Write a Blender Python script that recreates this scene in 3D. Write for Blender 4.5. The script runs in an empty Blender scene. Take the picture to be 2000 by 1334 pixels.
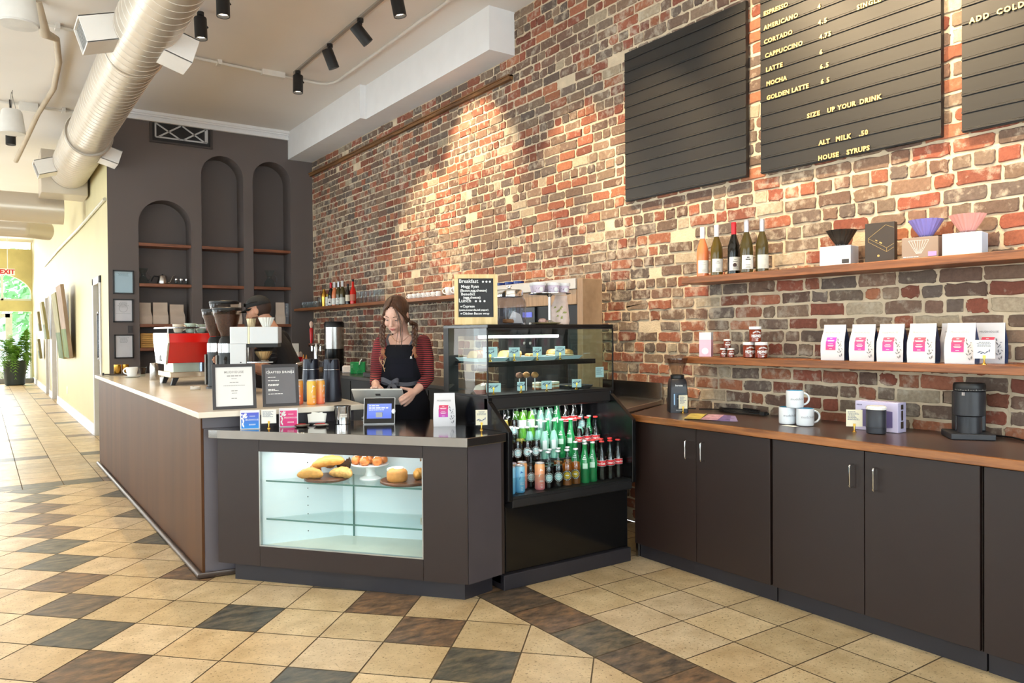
import bpy, bmesh, math, random
from mathutils import Vector, Matrix
random.seed(7)
R = math.radians
scene = bpy.context.scene
COL = scene.collection
PI = math.pi

# ------------------------------------------------------------------ camera, world, window light, exposure
cam_d = bpy.data.cameras.new('camera'); cam = bpy.data.objects.new('camera', cam_d); COL.objects.link(cam)
cam_d.sensor_width = 36; cam_d.lens = 36*1497.652/2000; cam_d.clip_start = .05; cam_d.clip_end = 200
YAW, PITCH, ROLL, CH = .605663, -.0115151, -.00757674, 1.42
_f = Vector((math.sin(YAW)*math.cos(PITCH), math.cos(YAW)*math.cos(PITCH), math.sin(PITCH)))
_r = Vector((math.cos(YAW), -math.sin(YAW), 0)); _u = _r.cross(_f)
_r2 = _r*math.cos(ROLL)+_u*math.sin(ROLL); _u2 = -_r*math.sin(ROLL)+_u*math.cos(ROLL)
cam.matrix_world = Matrix(((_r2.x, _u2.x, -_f.x, 0), (_r2.y, _u2.y, -_f.y, 0), (_r2.z, _u2.z, -_f.z, CH), (0, 0, 0, 1)))
scene.camera = cam
vs = scene.view_settings
scene.display_settings.display_device = 'sRGB'
vs.view_transform = 'Standard'; vs.look = 'None'; vs.gamma = 1; vs.use_curve_mapping = False
vs.exposure = -0.05
cy = scene.cycles
cy.max_bounces = 10; cy.diffuse_bounces = 4; cy.glossy_bounces = 4; cy.transmission_bounces = 8; cy.transparent_max_bounces = 16
cy.caustics_reflective = False; cy.caustics_refractive = False; cy.sample_clamp_indirect = 6
cy.use_adaptive_sampling = True; cy.adaptive_threshold = .02
cy.use_denoising = True

world = bpy.data.worlds.new('daylight'); scene.world = world; world.use_nodes = True
wn = world.node_tree.nodes; wl = world.node_tree.links
wbg = wn['Background']; wbg.inputs['Color'].default_value = (.86, .94, 1, 1); wbg.inputs['Strength'].default_value = 5

def area(name, loc, rot, sx, sy, power, color):
    l = bpy.data.lights.new(name, 'AREA'); l.shape = 'RECTANGLE'; l.size = sx; l.size_y = sy; l.energy = power; l.color = color
    o = bpy.data.objects.new(name, l); o.location = loc; o.rotation_euler = rot; COL.objects.link(o); return o
# daylight lamps at the shop windows (behind the camera, along the left side, at the far end)
for i, x in enumerate((-2.7, .1, 2.7)):
    area('window_daylight', (x, -2.95, 1.75), (R(150), 0, 0), 2.2, 2.9, (50, 100, 110)[i], (1, .985, .97))  # street side lamps aimed upward as fill for the ceiling
for i, y in enumerate((.4, 4.6, 8.8, 13.4, 18.0)):
    area('window_daylight', (-4.0, y, 1.75), (R(92), 0, R(-90)), 2.8, 2.9, (55, 50, 50, 120, 170)[i], (1, .985, .97))  # last two are added to brighten the corridor wall
area('window_daylight', (-.9, 27.3, 2.2), (R(-84), 0, 0), 3.6, 3.6, 320, (.95, .98, 1))
sun = bpy.data.lights.new('sun', 'SUN'); sun.energy = 30; sun.angle = R(1); so = bpy.data.objects.new('sun', sun); so.rotation_euler = (R(-14), R(8), 0); COL.objects.link(so)

# ------------------------------------------------------------------ helpers
def lin(c):
    return tuple(((v/255)/12.92 if v/255 <= .04045 else ((v/255+.055)/1.055)**2.4) for v in c)
MATS = {}
def mat(name, rgb, rough=.5, metal=0.0, var=.06, nscale=6, bump=0, bscale=60, spec=None, coat=0, stretch=None, alpha=None, trans=0, ior=1.45, emit=0, sss=0):
    """principled material whose colour wanders slightly with noise"""
    if name in MATS: return MATS[name]
    m = bpy.data.materials.new(name); m.use_nodes = True; nt = m.node_tree; n = nt.nodes; l = nt.links
    p = n['Principled BSDF']; c = lin(rgb)
    p.inputs['Roughness'].default_value = rough; p.inputs['Metallic'].default_value = metal; p.inputs['IOR'].default_value = ior
    if spec is not None: p.inputs['Specular IOR Level'].default_value = spec
    if coat: p.inputs['Coat Weight'].default_value = coat; p.inputs['Coat Roughness'].default_value = .08
    if trans: p.inputs['Transmission Weight'].default_value = trans
    if alpha is not None: p.inputs['Alpha'].default_value = alpha
    if sss: p.inputs['Subsurface Weight'].default_value = sss; p.inputs['Subsurface Radius'].default_value = (.02, .008, .005); p.inputs['Subsurface Scale'].default_value = .5
    tc = n.new('ShaderNodeTexCoord'); src = tc.outputs['Object']
    if stretch:
        mp = n.new('ShaderNodeMapping'); mp.inputs['Scale'].default_value = stretch; l.new(src, mp.inputs['Vector']); src = mp.outputs['Vector']
    nz = n.new('ShaderNodeTexNoise'); nz.inputs['Scale'].default_value = nscale; nz.inputs['Detail'].default_value = 4; l.new(src, nz.inputs['Vector'])
    rp = n.new('ShaderNodeValToRGB'); e = rp.color_ramp.elements
    e[0].position = .3; e[1].position = .7
    e[0].color = tuple(v*(1-var) for v in c)+(1,); e[1].color = tuple(min(1, v*(1+var)) for v in c)+(1,)
    l.new(nz.outputs['Fac'], rp.inputs['Fac']); l.new(rp.outputs['Color'], p.inputs['Base Color'])
    if bump:
        b2 = n.new('ShaderNodeTexNoise'); b2.inputs['Scale'].default_value = bscale; b2.inputs['Detail'].default_value = 3; l.new(src, b2.inputs['Vector'])
        bp = n.new('ShaderNodeBump'); bp.inputs['Strength'].default_value = bump; bp.inputs['Distance'].default_value = .004
        l.new(b2.outputs['Fac'], bp.inputs['Height']); l.new(bp.outputs['Normal'], p.inputs['Normal'])
    if emit:
        p.inputs['Emission Color'].default_value = c+(1,); p.inputs['Emission Strength'].default_value = emit
    MATS[name] = m; return m
def glass(name, rgb=(255, 255, 255), rough=0.0, ior=1.45, tint=.985):
    """clear pane glass: mostly see-through, fresnel reflection, lets light pass"""
    if name in MATS: return MATS[name]
    m = bpy.data.materials.new(name); m.use_nodes = True; nt = m.node_tree; n = nt.nodes; l = nt.links
    n.remove(n['Principled BSDF']); out = n['Material Output']
    tr = n.new('ShaderNodeBsdfTransparent'); gl = n.new('ShaderNodeBsdfGlossy'); gl.inputs['Roughness'].default_value = rough
    fr = n.new('ShaderNodeFresnel'); fr.inputs['IOR'].default_value = ior
    nz = n.new('ShaderNodeTexNoise'); nz.inputs['Scale'].default_value = 2
    mx = n.new('ShaderNodeMix'); mx.data_type = 'RGBA'; c = lin(rgb)
    mx.inputs['A'].default_value = tuple(v*tint for v in c)+(1,); mx.inputs['B'].default_value = c+(1,)
    l.new(nz.outputs['Fac'], mx.inputs['Factor']); l.new(mx.outputs['Result'], tr.inputs['Color'])
    ge = n.new('ShaderNodeNewGeometry'); bf_ = n.new('ShaderNodeMath'); bf_.operation = 'SUBTRACT'; bf_.inputs[0].default_value = 1; l.new(ge.outputs['Backfacing'], bf_.inputs[1])
    mu = n.new('ShaderNodeMath'); mu.operation = 'MULTIPLY'; l.new(fr.outputs['Fac'], mu.inputs[0]); l.new(bf_.outputs[0], mu.inputs[1])
    ms = n.new('ShaderNodeMixShader'); l.new(mu.outputs[0], ms.inputs[0]); l.new(tr.outputs[0], ms.inputs[1]); l.new(gl.outputs[0], ms.inputs[2])
    l.new(ms.outputs[0], out.inputs['Surface']); MATS[name] = m; return m
def wood(name, a, b, scale=(7, .55, 7), rough=.4, coat=0.0):
    if name in MATS: return MATS[name]
    m = bpy.data.materials.new(name); m.use_nodes = True; nt = m.node_tree; n = nt.nodes; l = nt.links; p = n['Principled BSDF']
    tc = n.new('ShaderNodeTexCoord'); mp = n.new('ShaderNodeMapping'); mp.inputs['Scale'].default_value = scale
    n1 = n.new('ShaderNodeTexNoise'); n1.inputs['Scale'].default_value = 4; n1.inputs['Detail'].default_value = 6; n1.inputs['Distortion'].default_value = 1.2
    n2 = n.new('ShaderNodeTexNoise'); n2.inputs['Scale'].default_value = 38; n2.inputs['Detail'].default_value = 3
    mm = n.new('ShaderNodeMath'); mm.operation = 'MULTIPLY_ADD'; mm.inputs[1].default_value = .3
    rp = n.new('ShaderNodeValToRGB'); e = rp.color_ramp.elements; e[0].position = .42; e[1].position = .86; e[0].color = lin(a)+(1,); e[1].color = lin(b)+(1,)
    l.new(tc.outputs['Object'], mp.inputs['Vector']); l.new(mp.outputs['Vector'], n1.inputs['Vector']); l.new(mp.outputs['Vector'], n2.inputs['Vector'])
    l.new(n2.outputs['Fac'], mm.inputs[0]); l.new(n1.outputs['Fac'], mm.inputs[2]); l.new(mm.outputs[0], rp.inputs['Fac']); l.new(rp.outputs['Color'], p.inputs['Base Color'])
    p.inputs['Roughness'].default_value = rough; p.inputs['Coat Weight'].default_value = coat
    MATS[name] = m; return m

class B:
    """collects shapes for one mesh"""
    def __init__(self): self.bm = bmesh.new()
    def box(self, x0, y0, z0, x1, y1, z1, m=None):
        v = [self.bm.verts.new(c) for c in ((x0,y0,z0),(x1,y0,z0),(x1,y1,z0),(x0,y1,z0),(x0,y0,z1),(x1,y0,z1),(x1,y1,z1),(x0,y1,z1))]
        if m is not None:
            for w in v: w.co = m @ w.co
        for f in ((3,2,1,0),(4,5,6,7),(0,1,5,4),(1,2,6,5),(2,3,7,6),(3,0,4,7)): self.bm.faces.new([v[i] for i in f])
        return self
    def cbox(self, c, s, m=None):
        return self.box(c[0]-s[0]/2, c[1]-s[1]/2, c[2]-s[2]/2, c[0]+s[0]/2, c[1]+s[1]/2, c[2]+s[2]/2, m)
    def ring(self, c, ux, uy, r, n, ry=None):
        ry = r if ry is None else ry
        return [self.bm.verts.new(Vector(c)+Vector(ux)*math.cos(2*PI*i/n)*r+Vector(uy)*math.sin(2*PI*i/n)*ry) for i in range(n)]
    def skin(self, rings, cap0=True, cap1=True, closed=True):
        for a, b in zip(rings, rings[1:]):
            n = len(a)
            for i in range(n if closed else n-1):
                j = (i+1) % n
                try: self.bm.faces.new((a[i], a[j], b[j], b[i]))
                except ValueError: pass
        if cap0: self.bm.faces.new(list(reversed(rings[0])))
        if cap1: self.bm.faces.new(rings[-1])
        return self
    def cyl(self, p0, p1, r0, r1=None, n=16, cap=True):
        p0, p1 = Vector(p0), Vector(p1); r1 = r0 if r1 is None else r1
        d = (p1-p0).normalized(); a = d.orthogonal().normalized(); b = d.cross(a)
        return self.skin([self.ring(p0, a, b, r0, n), self.ring(p1, a, b, r1, n)], cap, cap)
    def lathe(self, prof, n=24, at=(0,0,0), cap0=True, cap1=True, sy=1.0):
        rings = []
        for r, z in prof:
            rings.append([self.bm.verts.new((at[0]+math.cos(2*PI*i/n)*max(r, 1e-4), at[1]+math.sin(2*PI*i/n)*max(r, 1e-4)*sy, at[2]+z)) for i in range(n)])
        return self.skin(rings, cap0, cap1)
    def tube(self, pts, r, n=8, cap=True):
        pts = [Vector(p) for p in pts]; rs = r if isinstance(r, (list, tuple)) else [r]*len(pts)
        rings = []; a = None
        for i, p in enumerate(pts):
            d = (pts[min(i+1, len(pts)-1)]-pts[max(i-1, 0)]).normalized()
            a = d.orthogonal().normalized() if a is None else (a-d*a.dot(d)).normalized()
            rings.append(self.ring(p, a, d.cross(a), rs[i], n))
        return self.skin(rings, cap, cap)
    def prism(self, poly, z0, z1, m=None):
        a = [self.bm.verts.new((x, y, z0)) for x, y in poly]; b = [self.bm.verts.new((x, y, z1)) for x, y in poly]
        if m is not None:
            for w in a+b: w.co = m @ w.co
        return self.skin([a, b])
    def poly(self, pts):
        self.bm.faces.new([self.bm.verts.new(p) for p in pts]); return self
    def ball(self, c, r, seg=16, rings=10, m=None):
        r = (r, r, r) if not isinstance(r, (tuple, list)) else r
        rs = []
        for j in range(1, rings):
            t = PI*j/rings
            rs.append([self.bm.verts.new((c[0]+r[0]*math.sin(t)*math.cos(2*PI*i/seg), c[1]+r[1]*math.sin(t)*math.sin(2*PI*i/seg), c[2]-r[2]*math.cos(t))) for i in range(seg)])
        self.skin(rs, False, False)
        lo = self.bm.verts.new((c[0], c[1], c[2]-r[2])); hi = self.bm.verts.new((c[0], c[1], c[2]+r[2]))
        for i in range(seg):
            j = (i+1) % seg
            self.bm.faces.new((lo, rs[0][j], rs[0][i])); self.bm.faces.new((hi, rs[-1][i], rs[-1][j]))
        if m is not None:
            for w in [lo, hi]+[v for q in rs for v in q]: w.co = m @ w.co
        return self
    def jitter(self, amt, seed=1):
        rr = random.Random(seed)
        for v in self.bm.verts: v.co += Vector((rr.uniform(-amt, amt), rr.uniform(-amt, amt), rr.uniform(-amt, amt)))
        return self
    def xf(self, m):
        for v in self.bm.verts: v.co = m @ v.co
        return self
    def done(self, name, material, parent=None, smooth=False, bevel=0, seg=2, sub=0, loc=None, rotz=None, normals=True):
        if normals: bmesh.ops.recalc_face_normals(self.bm, faces=self.bm.faces[:])
        me = bpy.data.meshes.new(name); self.bm.to_mesh(me); self.bm.free()
        for m in (material if isinstance(material, (list, tuple)) else [material]): me.materials.append(m)
        if smooth:
            for f in me.polygons: f.use_smooth = True
            try: me.set_sharp_from_angle(angle=R(38 if smooth is True else smooth))
            except Exception: pass
        o = bpy.data.objects.new(name, me); COL.objects.link(o)
        if parent is not None: o.parent = parent
        if loc is not None: o.location = loc
        if rotz is not None: o.rotation_euler = (0, 0, rotz)
        if bevel:
            md = o.modifiers.new('bevel', 'BEVEL'); md.width = bevel; md.segments = seg; md.limit_method = 'ANGLE'; md.angle_limit = R(40)
        if sub:
            md = o.modifiers.new('sub', 'SUBSURF'); md.levels = sub; md.render_levels = sub
        return o
def tag(o, label, cat, group=None, kind=None):
    o['label'] = label; o['category'] = cat
    if group: o['group'] = group
    if kind: o['kind'] = kind
    return o
def thing(name, label, cat, loc=(0,0,0), rotz=0, group=None):
    o = bpy.data.objects.new(name, None); COL.objects.link(o); o.empty_display_size = .05
    o.location = loc; o.rotation_euler = (0, 0, rotz)
    return tag(o, label, cat, group)
def struct(o, label=None):
    o['kind'] = 'structure'
    if label: o['label'] = label
    return o
def dup(root, loc=None, rotz=None, label=None, swap=None):
    """copy of a thing with copies of its parts and sub-parts; swap exchanges materials by part name"""
    def one(o, par):
        c = o.copy(); COL.objects.link(c)
        if par is not None: c.parent = par
        stem = o.name.split('.')[0]
        if swap and stem in swap and o.type == 'MESH':
            c.data = o.data.copy(); c.data.materials.clear(); c.data.materials.append(swap[stem])
        for k in list(o.children): one(k, c)
        return c
    r = one(root, None)
    if loc is not None: r.location = loc
    if rotz is not None: r.rotation_euler = (0, 0, rotz)
    if label: r['label'] = label
    return r
def text_mesh(s, size, bold=0.0, align='LEFT', spacing=1.0, extrude=0.0):
    c = bpy.data.curves.new('lettering', 'FONT'); c.body = s; c.size = size; c.align_x = align; c.offset = bold; c.space_character = spacing
    c.extrude = extrude; c.resolution_u = 2
    o = bpy.data.objects.new('lettering', c)
    me = bpy.data.meshes.new_from_object(o); bpy.data.objects.remove(o); bpy.data.curves.remove(c)
    return me
def text(parent, s, size, m, origin, right=(1,0,0), up=(0,0,1), name='lettering', **k):
    me = text_mesh(s, size, **k); me.name = name; me.materials.clear(); me.materials.append(m)
    r = Vector(right).normalized(); u = Vector(up).normalized(); n = r.cross(u)
    me.transform(Matrix(((r.x, u.x, n.x, origin[0]), (r.y, u.y, n.y, origin[1]), (r.z, u.z, n.z, origin[2]), (0, 0, 0, 1))))
    o = bpy.data.objects.new(name, me); COL.objects.link(o)
    if parent is not None: o.parent = parent
    return o
def lines(b, x0, z, w, h, rows, y, gap=1.8, ragged=True, centre=False, seed=0):
    """rows of small print on a plane facing -y"""
    rr = random.Random(seed)
    for i in range(rows):
        ww = w*(rr.uniform(.55, 1) if ragged else 1); xx = x0+(w-ww)/2 if centre else x0
        zz = z-i*h*gap
        x = xx
        while x < xx+ww-h:
            d = min(rr.uniform(1.5, 4)*h, xx+ww-x); b.poly([(x, y, zz), (x+d, y, zz), (x+d, y, zz+h), (x, y, zz+h)]); x += d+h*.6
    return b
# ------------------------------------------------------------------ setting
XW, YB, XC, ZC = 4.0, 10.86, 1.33, 4.31        # brick wall, niche wall, corridor wall, ceiling
XL, YF, YE = -4.3, -3.2, 28.0                   # left wall, street wall behind the camera, far end

def tinted(name, build):
    m = bpy.data.materials.new(name); m.use_nodes = True; nt = m.node_tree
    at = nt.nodes.new('ShaderNodeAttribute'); at.attribute_name = 'tint'
    tc = nt.nodes.new('ShaderNodeTexCoord')
    build(nt.nodes, nt.links, nt.nodes['Principled BSDF'], at, tc.outputs['Object']); MATS[name] = m; return m
def noise(n, l, src, scale, detail=4, rough=.6):
    z = n.new('ShaderNodeTexNoise'); z.inputs['Scale'].default_value = scale; z.inputs['Detail'].default_value = detail; z.inputs['Roughness'].default_value = rough
    l.new(src, z.inputs['Vector']); return z.outputs['Fac']
def ramp(n, l, src, stops):
    r = n.new('ShaderNodeValToRGB'); e = r.color_ramp.elements
    while len(e) < len(stops): e.new(.5)
    for q, (p, c) in zip(e, stops): q.position = p; q.color = tuple(c)+(1,) if len(c) == 3 else c
    l.new(src, r.inputs['Fac']); return r.outputs['Color']
def mix(n, l, fac, a, b, mode='MIX'):
    m = n.new('ShaderNodeMix'); m.data_type = 'RGBA'; m.blend_type = mode
    for s, v in (('Factor', fac), ('A', a), ('B', b)):
        if hasattr(v, 'links'): l.new(v, m.inputs[s])
        else: m.inputs[s].default_value = v
    return m.outputs['Result']
def travertine(n, l, p, at, src):
    mott = ramp(n, l, noise(n, l, src, 7, 5), ((.3, (.72, .66, .58)), (.7, (1.02, 1.01, 1))))
    pit = ramp(n, l, noise(n, l, src, 70, 4, .75), ((.35, (.36, .30, .22)), (.43, (1, 1, 1))))
    c = mix(n, l, 1.0, mix(n, l, 1.0, at.outputs['Color'], mott, 'MULTIPLY'), pit, 'MULTIPLY')
    l.new(c, p.inputs['Base Color'])
    rr = n.new('ShaderNodeMapRange'); rr.inputs['To Min'].default_value = .22; rr.inputs['To Max'].default_value = .5
    l.new(noise(n, l, src, 9, 3), rr.inputs['Value']); l.new(rr.outputs[0], p.inputs['Roughness'])
    b = n.new('ShaderNodeBump'); b.inputs['Strength'].default_value = .12; b.inputs['Distance'].default_value = .003; l.new(pit, b.inputs['Height']); l.new(b.outputs[0], p.inputs['Normal'])
def slate(n, l, p, at, src):
    mp = n.new('ShaderNodeMapping'); mp.inputs['Scale'].default_value = (1, 2.2, 1); mp.inputs['Rotation'].default_value = (0, 0, .5); l.new(src, mp.inputs['Vector'])
    f = noise(n, l, mp.outputs[0], 9, 8, .65)
    c = mix(n, l, 1.0, at.outputs['Color'], ramp(n, l, f, ((.34, (.42, .42, .46)), (.5, (1, .95, .88)), (.64, (1.8, 1.5, 1.15)))), 'MULTIPLY')
    l.new(c, p.inputs['Base Color']); p.inputs['Roughness'].default_value = .38
    b = n.new('ShaderNodeBump'); b.inputs['Strength'].default_value = .35; b.inputs['Distance'].default_value = .006; l.new(f, b.inputs['Height']); l.new(b.outputs[0], p.inputs['Normal'])
def brickm(n, l, p, at, src):
    f = ramp(n, l, noise(n, l, src, 55, 5, .7), ((.3, (.74, .71, .69)), (.55, (1, 1, 1)), (.75, (1.2, 1.15, 1.1))))
    c = mix(n, l, 1.0, at.outputs['Color'], f, 'MULTIPLY')
    big = noise(n, l, src, 1.1, 2)
    smear = noise(n, l, src, 13, 5, .66)
    add = n.new('ShaderNodeMath'); add.operation = 'MULTIPLY_ADD'; add.inputs[1].default_value = .45; l.new(big, add.inputs[0]); l.new(smear, add.inputs[2])
    mask = ramp(n, l, add.outputs[0], ((.74, (0, 0, 0)), (.90, (.55, .55, .55))))
    c = mix(n, l, mask, c, lin((206, 192, 172))+(1,)); l.new(c, p.inputs['Base Color']); p.inputs['Roughness'].default_value = .9
    b = n.new('ShaderNodeBump'); b.inputs['Strength'].default_value = .6; b.inputs['Distance'].default_value = .006; l.new(smear, b.inputs['Height']); l.new(b.outputs[0], p.inputs['Normal'])
TRAV, SLATE, BRICK = tinted('travertine_tile', travertine), tinted('slate_tile', slate), tinted('old_brick', brickm)
GROUT = mat('floor_grout', (112, 96, 76), .85)
MORTAR = mat('lime_mortar', (210, 190, 162), .95, var=.14, nscale=9, bump=.9, bscale=70)

def clip(poly, reg):
    x0, y0, x1, y1 = reg
    for ax, lim, sg in ((0, x0, 1), (0, x1, -1), (1, y0, 1), (1, y1, -1)):
        out = []
        for a, b in zip(poly, poly[1:]+poly[:1]):
            da, db = sg*(a[ax]-lim), sg*(b[ax]-lim)
            if da >= 0: out.append(a)
            if (da > 0 and db < 0) or (da < 0 and db > 0):
                t = da/(da-db); out.append((a[0]+(b[0]-a[0])*t, a[1]+(b[1]-a[1])*t))
        poly = out
        if len(poly) < 3: return []
    return poly
rf = random.Random(3)
fv, ff, fm, ft = [], [], [], []
def tile(poly, dark):
    if len(poly) < 3: return
    cx = sum(p[0] for p in poly)/len(poly); cyy = sum(p[1] for p in poly)/len(poly)
    i = len(fv)
    for x, y in poly:
        d = math.hypot(x-cx, y-cyy) or 1; k = max(0, (d-.005)/d); fv.append((cx+(x-cx)*k, cyy+(y-cyy)*k, 0))
    ff.append(tuple(range(i, i+len(poly)))); fm.append(1 if dark else 0)
    if dark:
        b = lin(rf.choice(((104, 96, 80), (96, 93, 82), (112, 92, 74), (100, 88, 76), (92, 90, 82)))); v = rf.uniform(.85, 1.15)
    else:
        b = lin(rf.choice(((220, 196, 154), (226, 202, 160), (212, 188, 146), (222, 200, 164), (216, 190, 148)))); v = rf.uniform(.93, 1.05)
    ft.append(tuple(min(1, q*v) for q in b)+(1,))
HX, HY = .2236, .2325
REG_A = (XL, YF, 2.183, 8.42)
for i in range(-24, 12):
    for j in range(-36, 24):
        if (i+j) % 2 == 0: continue
        cx, cyy = .388+i*HX, 3.93+j*HY
        tile(clip([(cx, cyy-HY), (cx+HX, cyy), (cx, cyy+HY), (cx-HX, cyy)], REG_A), (i % 6 == 0 and j % 2) or (i % 6 == 3 and j % 4 == 0))
y = 3.50+.32*2
while y > YF: tile(clip([(2.185, y-.32), (2.485, y-.32), (2.485, y), (2.185, y)], (2.18, YF, 2.6, 4.3)), True); y -= .32
for c in range(5):
    y = 3.24+.315*3
    while y > YF: tile(clip([(2.485+c*.325, y-.315), (2.485+(c+1)*.325, y-.315), (2.485+(c+1)*.325, y), (2.485+c*.325, y)], (2.4, YF, 4.0, 4.3)), False); y -= .315
yy, k = 8.42, 0
while yy < YE:
    dark = k % 6 == 0; h = .26 if dark else .345
    for c in range(-14, 6): tile(clip([(.30+c*.335, yy), (.30+(c+1)*.335, yy), (.30+(c+1)*.335, yy+h), (.30+c*.335, yy+h)], (XL, 8.42, 2.183, YE)), dark and (c % 3 != 1 or k == 0))
    yy += h; k += 1
base = len(fv)
fv += [(XL, YF, -.003), (4.0, YF, -.003), (4.0, YE, -.003), (XL, YE, -.003), (XL, YF, -.12), (4.0, YF, -.12), (4.0, YE, -.12), (XL, YE, -.12)]
for q in ((0,1,2,3), (7,6,5,4), (0,4,5,1), (1,5,6,2), (2,6,7,3), (3,7,4,0)):
    ff.append(tuple(base+k for k in q)); fm.append(2); ft.append((.2, .2, .2, 1))
me = bpy.data.meshes.new('floor'); me.from_pydata(fv, [], ff)
for m in (TRAV, SLATE, GROUT): me.materials.append(m)
me.polygons.foreach_set('material_index', fm)
a = me.attributes.new('tint', 'FLOAT_COLOR', 'FACE'); a.data.foreach_set('color', [c for t in ft for c in t])
floor = bpy.data.objects.new('floor', me); COL.objects.link(floor); struct(floor, 'travertine tile floor with chains of dark slate tiles set on the diagonal')

# brick wall: every brick has its own worn outline, standing a little proud of the mortar
rb = random.Random(11)
bv, bf, bmi, bt = [], [], [], []
PAL = ((138, 84, 64), (150, 90, 68), (130, 76, 60), (124, 98, 82), (114, 92, 78), (110, 86, 74), (130, 106, 88), (112, 92, 80), (154, 96, 72), (142, 80, 62), (118, 90, 76), (106, 92, 84), (134, 112, 94), (160, 102, 74), (120, 102, 88), (108, 92, 82), (176, 158, 134))
def brick(y0, y1, z0, z1):
    cyy, cz = (y0+y1)/2, (z0+z1)/2; hy, hz = (y1-y0)/2, (z1-z0)/2
    d = rb.uniform(.003, .011); rc = rb.choice((.004, .006, .008, .012, .016)); am = rb.uniform(.0008, .0032); tl = rb.uniform(-.004, .004)
    out = []
    for sy, sz, a0 in ((1, -1, -90), (1, 1, 0), (-1, 1, 90), (-1, -1, 180)):       # rounded corners and two points on every edge
        r = min(rc*rb.uniform(.5, 1.6), hz*.7)
        for a in (0, 45, 90):
            t = R(a0+a); out.append((sy*(hy-r)+r*math.cos(t), sz*(hz-r)+r*math.sin(t)))
        ny, nz = {(1, -1): (1, 0), (1, 1): (0, 1), (-1, 1): (-1, 0), (-1, -1): (0, -1)}[(sy, sz)]
        for u in ((-.33, .33) if nz == 0 else (.5, 0, -.5)):
            if nz == 0: out.append((ny*hy, ny*u*hz))
            else: out.append((nz*u*hy, nz*hz))
    out = [(p+rb.gauss(0, am), q_+rb.gauss(0, am)+tl*p/hy*.6) for p, q_ in out]
    n = len(out); i0 = len(bv)
    for x, s in ((XW+.004, 0), (XW-d*.55, 0), (XW-d, .0035)):
        for p, q_ in out:
            k = math.hypot(p, q_); bv.append((x, cyy+p*(1-s/k), cz+q_*(1-s/k*1.6)))
    tint = lin(rb.choice(PAL)); g = rb.uniform(.78, 1.18); tint = tuple(min(1, q_*g) for q_ in tint)+(1,)
    for r in range(2):
        for k in range(n):
            a, b = i0+r*n+k, i0+r*n+(k+1) % n
            bf.append((a, b, b+n, a+n)); bmi.append(1); bt.append(tint)
    bf.append(tuple(i0+2*n+k for k in range(n))); bmi.append(1); bt.append(tint)
z, row = .02, 0
while z < ZC-.05:
    h = rb.uniform(.074, .082); y = -.6-rb.random()*.2; heads = row % 6 == 4
    while y < YB-.06:
        L = rb.uniform(.098, .115) if (heads or rb.random() < .3) else rb.uniform(.196, .235)
        g = rb.uniform(.006, .010); dz = rb.uniform(-.003, .003)
        if rb.random() > .015: brick(y+g, min(y+L, YB-.01)-g, z+g*.85+dz, z+h-g*.85+dz)
        y += L
    z += h; row += 1
base = len(bv)
for x in (XW, XW+.3): bv += [(x, YF, 0), (x, YE, 0), (x, YE, ZC), (x, YF, ZC)]
for q in ((0,3,2,1), (4,5,6,7), (0,1,5,4), (1,2,6,5), (2,3,7,6), (3,0,4,7)):
    bf.append(tuple(base+k for k in q)); bmi.append(0); bt.append((.5, .5, .5, 1))
me = bpy.data.meshes.new('wall_right'); me.from_pydata(bv, [], bf); me.materials.append(MORTAR); me.materials.append(BRICK)
me.polygons.foreach_set('material_index', bmi)
a = me.attributes.new('tint', 'FLOAT_COLOR', 'FACE'); a.data.foreach_set('color', [c for t in bt for c in t])
wr = bpy.data.objects.new('wall_right', me); COL.objects.link(wr); struct(wr, 'old exposed red and brown brick wall with cream mortar')

CEIL = mat('ceiling_paint', (236, 229, 222), .8, var=.03, nscale=.8)
WHITE = mat('white_paint', (238, 236, 236), .6, var=.02)
OLIVE = mat('cream_wall_paint', (206, 194, 150), .55, var=.05, nscale=1.2, bump=.1, bscale=12)
NICHE = mat('dark_taupe_paint', (100, 90, 87), .6, var=.05, nscale=1.0)
struct(B().box(XL, YF, ZC, 4.3, YE, ZC+.15).done('ceiling', CEIL), 'pale beige ceiling')
# long white boxed beam along the brick wall
struct(B().prism([(3.72, 5.69), (3.995, 5.69), (3.995, YB), (3.645, YB), (3.645, 8.32), (3.72, 8.32)], 3.92, ZC).done('beam', WHITE), 'white boxed-in beam running along the top of the brick wall')
tag(B().box(3.955, 5.72, 3.712, 3.995, YB, 3.755).box(3.94, 5.72, 3.742, 3.995, YB, 3.755).done('wood_batten', wood('batten_wood', (70, 44, 26), (150, 104, 58), (9, .5, 9), .6)), 'long thin brown wooden batten fixed to the brick wall under the white beam', 'batten')

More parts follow.
